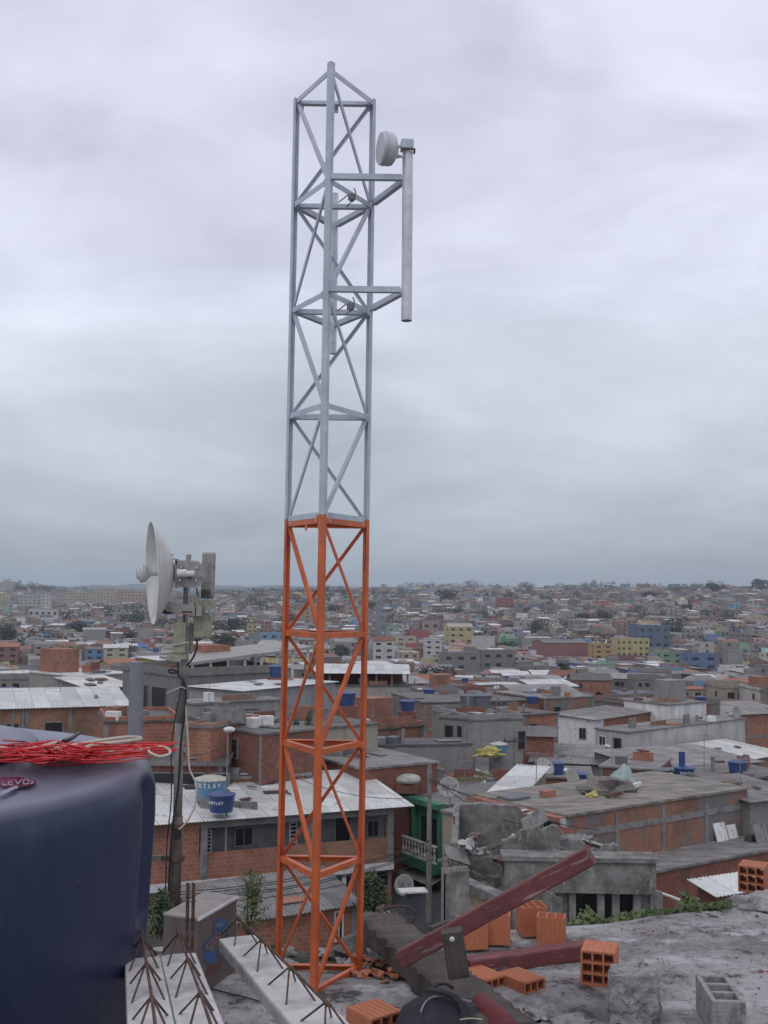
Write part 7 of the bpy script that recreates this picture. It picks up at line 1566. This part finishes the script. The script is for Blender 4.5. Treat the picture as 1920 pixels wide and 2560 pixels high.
for (x, y) in cell:
    if cnt >= 272: YMAX = y-4 if YMAX is None else YMAX; break
    if taken(x, y, 3.2): continue
    if any((x-tx)**2+(y-ty)**2 < (tw+3)**2 for tx, ty, tw in TREES): continue
    g_ = T(x, y); c_, cn_, _ = pick(rng); isb = cn_ == 'brick'; st_ = rng.choices([1, 2, 3], [.35, .5, .15] if y > 170 else [.6, .4, 0])[0]; h_ = 2.9*st_+rng.uniform(0, .5)
    while st_ > 0:
        px_, py_ = proj((x, y-3, g_+h_+.6)); wp = 5/y*F
        if any(q_[4] > y and q_[0]-wp < px_ < q_[1]+wp and py_ < q_[3] for q_ in SCR): st_ -= 1; h_ -= 2.9
        else: break
    if st_ == 0: continue
    px_, _y = proj((x, y, g_+h_))
    if not (-120 < px_ < 2040): continue
    yaw = R(20)+.35*math.sin(x/45+y/80)+rng.choice([0, 0, 0, R(-25)]); w_ = rng.uniform(6, 9.5); dp = rng.uniform(6, 9); e_ = Vector((math.cos(yaw), math.sin(yaw), 0)); n_ = Vector((-e_.y, e_.x, 0))
    if taken(x-e_.x*w_*.4, y-e_.y*w_*.4, .3) or taken(x+e_.x*w_*.4, y+e_.y*w_*.4, .3): w_ = 5
    a_ = Vector((x, y, g_+h_))-e_*w_/2-n_*dp/2; rf = rng.choices(['slab', 'sheet', 'gable'], [.48, .45, .07])[0]
    if rf == 'sheet': rm, rn = rng.choice([('roof_fibre', 'grey sheet roof')]*2+[('roof_white', 'white sheet roof')])
    elif rf == 'gable': rm, rn = rng.choice([('roof_tile', 'orange tiled roof'), ('roof_tile', 'orange tiled roof'), ('roof_fibre', 'grey gabled roof')])
    else: rm, rn = 'roof_slab', 'flat roof'
    wins = []; wst = 'dark' if y < 105 else 'flat'
    for s_ in range(st_):
        for i in range(rng.choice([1, 2, 2, 3])):
            wins.append(('F', .7+(w_-1.6)*(i+rng.random()*.4)/3, .7+2.9*s_, rng.choice([.8, 1.0, 1.3]), rng.choice([.9, 1.1]), wst))
        if rng.random() < .6: wins.append(('L', dp*rng.uniform(.5, .8), .7+2.9*s_, 1.0, 1.0, wst))
    near = sorted(LMK, key=lambda q_: (q_[1]-px_)**2/900+(math.log(q_[3]/y)*40)**2*1.0)
    lab = None
    for q_ in near[:5]:
        side_ = 'left' if px_ < q_[1]-12 else ('right' if px_ > q_[1]+12 else ''); dp_ = 'nearer than' if y < q_[3]-6 else ('beyond' if y > q_[3]+6 else 'level with')
        pos = (f'{side_} of and {dp_}' if side_ else dp_) if dp_ != 'level with' else (f'{side_} of' if side_ else 'beside')
        for ad in [''] + ORD:
            l_ = f"{ad+' ' if ad else ''}{['one', 'two', 'three'][st_-1]} storey {cn_} house with {rn}, {pos} the {q_[0]}"
            if l_ not in used and len(l_.split()) <= 16: lab = l_; break
            if ad == '' and l_ in used: break
        if lab: break
    if lab is None:
        for ad in ORD:
            for q_ in near[:5]:
                l_ = f"{ad} {['one', 'two', 'three'][st_-1]} storey {cn_} house, {pos} the {q_[0]}"
                if l_ not in used and len(l_.split()) <= 16: lab = l_; break
            if lab: break
    lab = lab or ' '.join(l_.split()[:16]); used[lab] = 1
    ns = len(SCR)
    bld(lab, a_, a_+e_*w_, dp, g_-1.5, 'plaster' if not isb else rng.choice(['brick_far', 'brick_patch', 'brick']), c_, rf, par=rng.choice([0, .4, .8]) if rf == 'slab' else 0, wins=wins, rise=rng.uniform(.4, 1.0) if rf == 'sheet' else 1.4, rmat=rm)
    del SCR[ns:]; bpy.data.objects[-1:]; cnt += 1
    if rf == 'slab' and rng.random() < .3:
        tx = Vector((x, y, 0))+e_*rng.uniform(-2, 2)+n_*rng.uniform(-1, 2); s_ = rng.uniform(.7, .95); side_ = 'grey' if rng.random() < .25 else 'blue'
        put_tank(side_, (tx.x, tx.y, g_+h_+.125), (side_+' roof tank '+lab.split(', ')[-1]), s_)
if YMAX is None: YMAX = 420
for o in bpy.data.objects:
    if o.get('category') == 'house' and o.get('label') in used: o['group'] = 'hillside houses of the nearer rows'
    if '_w' in o.keys(): del o['_w']

# ---- the rest of the city: too many to count, one object
V, Fc, Cc = [], [], []
def cb(c, e, n, w_, dp, z0, z1, col, top, par=0.0):
    i = len(V); a_ = (c[0]-e[0]*w_/2-n[0]*dp/2, c[1]-e[1]*w_/2-n[1]*dp/2)
    pts = [(a_[0], a_[1]), (a_[0]+e[0]*w_, a_[1]+e[1]*w_), (a_[0]+e[0]*w_+n[0]*dp, a_[1]+e[1]*w_+n[1]*dp), (a_[0]+n[0]*dp, a_[1]+n[1]*dp)]
    for p in pts: V.append((p[0], p[1], z0))
    for p in pts: V.append((p[0], p[1], z1))
    for f in ((0, 1, 5, 4), (1, 2, 6, 5), (2, 3, 7, 6), (3, 0, 4, 7)): Fc.append(tuple(i+q for q in f)); Cc.append(col)
    Fc.append((i+4, i+5, i+6, i+7)); Cc.append(top)
    return pts
rng = random.Random(202)
RT = [((.19, .185, .18), 40), ((.25, .245, .235), 30), ((.12, .115, .11), 14), ((.70, .70, .69), 14), ((.25, .13, .09), 8), ((.36, .34, .31), 8)]
def pickr():
    t_ = rng.uniform(0, 116)
    for c, w_ in RT:
        t_ -= w_
        if t_ <= 0: return c
    return RT[0][0]
y = YMAX
while y < 3300:
    st = 10.5 if y < 900 else (13 if y < 1500 else (19 if y < 2300 else 30)); hw = y*.395+14; x = -hw
    while x < hw:
        x += st*rng.uniform(.85, 1.15); xx, yy_ = x, y+rng.uniform(-.3, .3)*st
        if s0.y-70 < yy_ < s1.y+45 and abs(xx-road_x(yy_)) < 9: continue
        if taken(xx, yy_, 2.5) or any((xx-tx)**2+(yy_-ty)**2 < (tw+2)**2 for tx, ty, tw in TREES): continue
        if noise.noise(Vector((xx/70, yy_/70, 4))) > .40: continue
        g_ = T(xx, yy_); sc_ = rng.uniform(.8, 1.15)*(st/10.5)**.55; w_ = rng.uniform(6, 10)*sc_; dp = rng.uniform(6, 10)*sc_; ns_ = rng.choices([1, 2, 3, 4], [.3, .45, .2, .05])[0]; h_ = 2.8*ns_+rng.uniform(0, .6)
        px_, py_ = proj((xx, yy_, g_+h_)); wp = 5/yy_*F; bad = False
        for q_ in SCR:
            if q_[4] > yy_ and q_[0]-wp < px_ < q_[1]+wp and py_ < q_[3]: bad = True; break
        if bad:
            if ns_ > 1 and py_+2.8*(ns_-1)/yy_*F > q_[3]: ns_ = 1; h_ = 2.9
            else: continue
        yaw = R(18)+.5*noise.noise(Vector((xx/120, yy_/120, 0)))+rng.choice([0, 0, R(90), R(-20)]); e = (math.cos(yaw), math.sin(yaw)); n = (-e[1], e[0]) if e[0] > .3 else (-e[1], e[0])
        c_, cn_, _ = pick(rng)
        if cn_ == 'brick': c_ = rng.choice([(.22, .125, .09), (.19, .12, .095), (.17, .15, .14), (.24, .15, .11)])
        k = rng.uniform(.85, 1.6); c_ = tuple(q*k for q in c_); tp = pickr()
        pts = cb((xx, yy_), e, n, w_, dp, g_-3, g_+h_, c_, tp)
        r_ = rng.random(); i = len(V); z_ = g_+h_
        if r_ < .17:   # gable
            mx_ = [((pts[0][0]+pts[3][0])/2, (pts[0][1]+pts[3][1])/2), ((pts[1][0]+pts[2][0])/2, (pts[1][1]+pts[2][1])/2)]
            for p in pts: V.append((p[0]*1.0, p[1], z_+.05))
            V.append((*mx_[0], z_+1.3)); V.append((*mx_[1], z_+1.3))
            tp = rng.choice([(.27, .125, .08), (.24, .12, .08), (.22, .215, .21), (.3, .29, .28)])
            Fc += [(i, i+1, i+5, i+4), (i+4, i+5, i+2, i+3), (i, i+4, i+3), (i+1, i+2, i+5)]; Cc += [tp, tp, c_, c_]
        elif r_ < .55:  # sloping sheet
            f_ = rng.uniform(.4, 1.1); tp = rng.choice([(.24, .235, .23), (.2, .195, .19), (.16, .155, .15), (.72, .72, .71), (.36, .35, .33)])
            o_ = .4
            for j, p in enumerate(pts):
                sx_, sy_ = (-o_ if j in (0, 3) else o_), (-o_ if j < 2 else o_)
                V.append((p[0]+e[0]*sx_+n[0]*sy_, p[1]+e[1]*sx_+n[1]*sy_, z_+.08+(f_ if j > 1 else 0)))
            for j, p in enumerate(pts):
                sx_, sy_ = (-o_ if j in (0, 3) else o_), (-o_ if j < 2 else o_)
                V.append((p[0]+e[0]*sx_+n[0]*sy_, p[1]+e[1]*sx_+n[1]*sy_, z_-.06+(f_ if j > 1 else 0)))
            Fc += [(i, i+1, i+2, i+3), (i+4, i+5, i+1, i)]; Cc += [tp, tp]
        elif r_ < .8 and yy_ < 1500:  # rooftop room or parapet stub
            cb((xx+n[0]*dp*.22, yy_+n[1]*dp*.22), e, n, w_*rng.uniform(.3, .7), dp*.45, z_, z_+rng.uniform(1, 2.6), tuple(q*rng.uniform(.7, 1.2) for q in c_), pickr())
        if r_ > .8 and rng.random() < .5 and yy_ < 1300: cb((xx, yy_), e, n, 1.5, 1.5, z_, z_+1.3, (.03, .07, .2), (.04, .09, .24))
        if yy_ < 1300:
            wc = (.022, .022, .026); nw = rng.choice([1, 2, 2, 3])
            for s_ in range(ns_):
                for q_ in range(nw):
                    if rng.random() < .2: continue
                    u0 = (q_+.25)/nw*w_; uw = min(1.6, w_/nw*.45); z1_ = g_+s_*2.8+1.0; i = len(V); o_ = .06
                    ax_, ay_ = pts[0][0]-n[0]*o_, pts[0][1]-n[1]*o_
                    if n[1] < 0: ax_, ay_ = pts[3][0]+n[0]*o_, pts[3][1]+n[1]*o_
                    for uu, zz_ in ((u0, z1_), (u0+uw, z1_), (u0+uw, z1_+1.1), (u0, z1_+1.1)): V.append((ax_+e[0]*uu, ay_+e[1]*uu, zz_))
                    Fc.append((i, i+1, i+2, i+3)); Cc.append(wc)
                # side facing the camera from either hand
                sp = pts[3] if xx > 0 else pts[1]; dv = (-n[0], -n[1]) if xx > 0 else n; i = len(V); z1_ = g_+s_*2.8+1.0; ox = (-e[0]*.06, -e[1]*.06) if xx > 0 else (e[0]*.06, e[1]*.06)
                for uu, zz_ in ((dp*.4, z1_), (dp*.4+1.3, z1_), (dp*.4+1.3, z1_+1.1), (dp*.4, z1_+1.1)): V.append((sp[0]+dv[0]*uu+ox[0], sp[1]+dv[1]*uu+ox[1], zz_))
                Fc.append((i, i+1, i+2, i+3)); Cc.append(wc)
    y += st
me = bpy.data.meshes.new('distant_houses'); me.from_pydata(V, [], Fc)
ca_ = me.color_attributes.new('Col', 'FLOAT_COLOR', 'CORNER'); ls = np.array([len(f) for f in Fc]); colr = np.repeat(np.array([(c[0], c[1], c[2], 1) for c in Cc]), ls, axis=0); ca_.data.foreach_set('color', colr.ravel())
m, t, b = nm('city_paint'); at = nd(t, 'ShaderNodeVertexColor'); at.layer_name = 'Col'; v = coord(t)
a = mixc(t, noisef(t, v, .35, 5, .7, .42, .7, 0, .5), at.outputs[0], (.075, .07, .065)); a = mixc(t, noisef(t, v, 1.1, 4, .7, .45, .75, 0, .4), a, (.3, .28, .26))
t.links.new(a, b.inputs['Base Color']); b.inputs['Roughness'].default_value = .85; M['city'] = m
me.materials.append(m); o = bpy.data.objects.new('distant_houses', me); C.objects.link(o); tag(o, 'dense mass of small houses covering the far slopes up to the skyline', 'houses', None, 'stuff')
# far trees as one mass
mb = MB(); rng = random.Random(303)
for k in range(620):
    y = rng.uniform(330, 1800) if k < 330 else rng.uniform(800, 3000); x = rng.uniform(-.4, .4)*y
    if k > 480: y = rng.uniform(2500, 3200); x = rng.uniform(-.4, .4)*y
    if taken(x, y, 2) : continue
    s_ = rng.uniform(3.5, 7.5)*(1+y/2200); g_ = T(x, y); c0 = Vector((x, y, g_+s_*.8)); px_, py_ = proj(c0+up*s_*.7); wp = s_/y*F
    if any(q_[4] > y and q_[0]-wp < px_ < q_[1]+wp and py_ < q_[3] for q_ in SCR): continue
    if abs(x-road_x(y)) < 12 and y < s1.y+50: continue
    lob = [(c0+Vector((rng.gauss(0, .55)*s_, rng.gauss(0, .3)*s_, rng.uniform(-.1, .35)*s_)), rng.uniform(.3, .55)*s_) for _ in range(6)]
    for q_ in range(110):
        c, rr = rng.choice(lob); d_ = Vector((rng.gauss(0, 1), rng.gauss(0, 1), rng.gauss(.2, 1))).normalized(); p = c+d_*rr*rng.uniform(.6, 1.05); l_ = s_*rng.uniform(.10, .22); u_ = Vector((rng.gauss(0, 1), rng.gauss(0, .5), rng.gauss(0, 1))).normalized()*l_; v_ = u_.orthogonal().normalized()*l_*.8
        mb.face([p-u_*.5, p+v_*.5, p+u_*.5, p-v_*.5])
tag(mb.build('distant_trees', 'leaf_far'), 'scattered dark tree crowns among the far houses and along the skyline', 'trees', None, 'stuff')
# ================================================================ HAZE
mb = MB(); mb.obox((-7500, -300, -80), (15000, 0, 0), (0, 9600, 0), (0, 0, 260)); m = bpy.data.materials.new('haze'); m.use_nodes = True; t = m.node_tree
for n_ in list(t.nodes): t.nodes.remove(n_)
mo_ = t.nodes.new('ShaderNodeOutputMaterial'); pv = t.nodes.new('ShaderNodeVolumePrincipled'); pv.inputs['Color'].default_value = (.80, .90, 1.0, 1); pv.inputs['Density'].default_value = 0.00016; pv.inputs['Anisotropy'].default_value = 0.2
t.links.new(pv.outputs[0], mo_.inputs['Volume']); M['haze'] = m
o = mb.build('haze', 'haze'); tag(o, 'thin bluish haze over the far slopes', 'haze', None, 'stuff')
for k, pr in list(TP.items())+[(i, q_) for i, q_ in enumerate(TRP)]:
    if pr.get('label') == 'x':
        for ch in [q_ for q_ in bpy.data.objects if q_.parent == pr]: bpy.data.objects.remove(ch)
        bpy.data.objects.remove(pr)
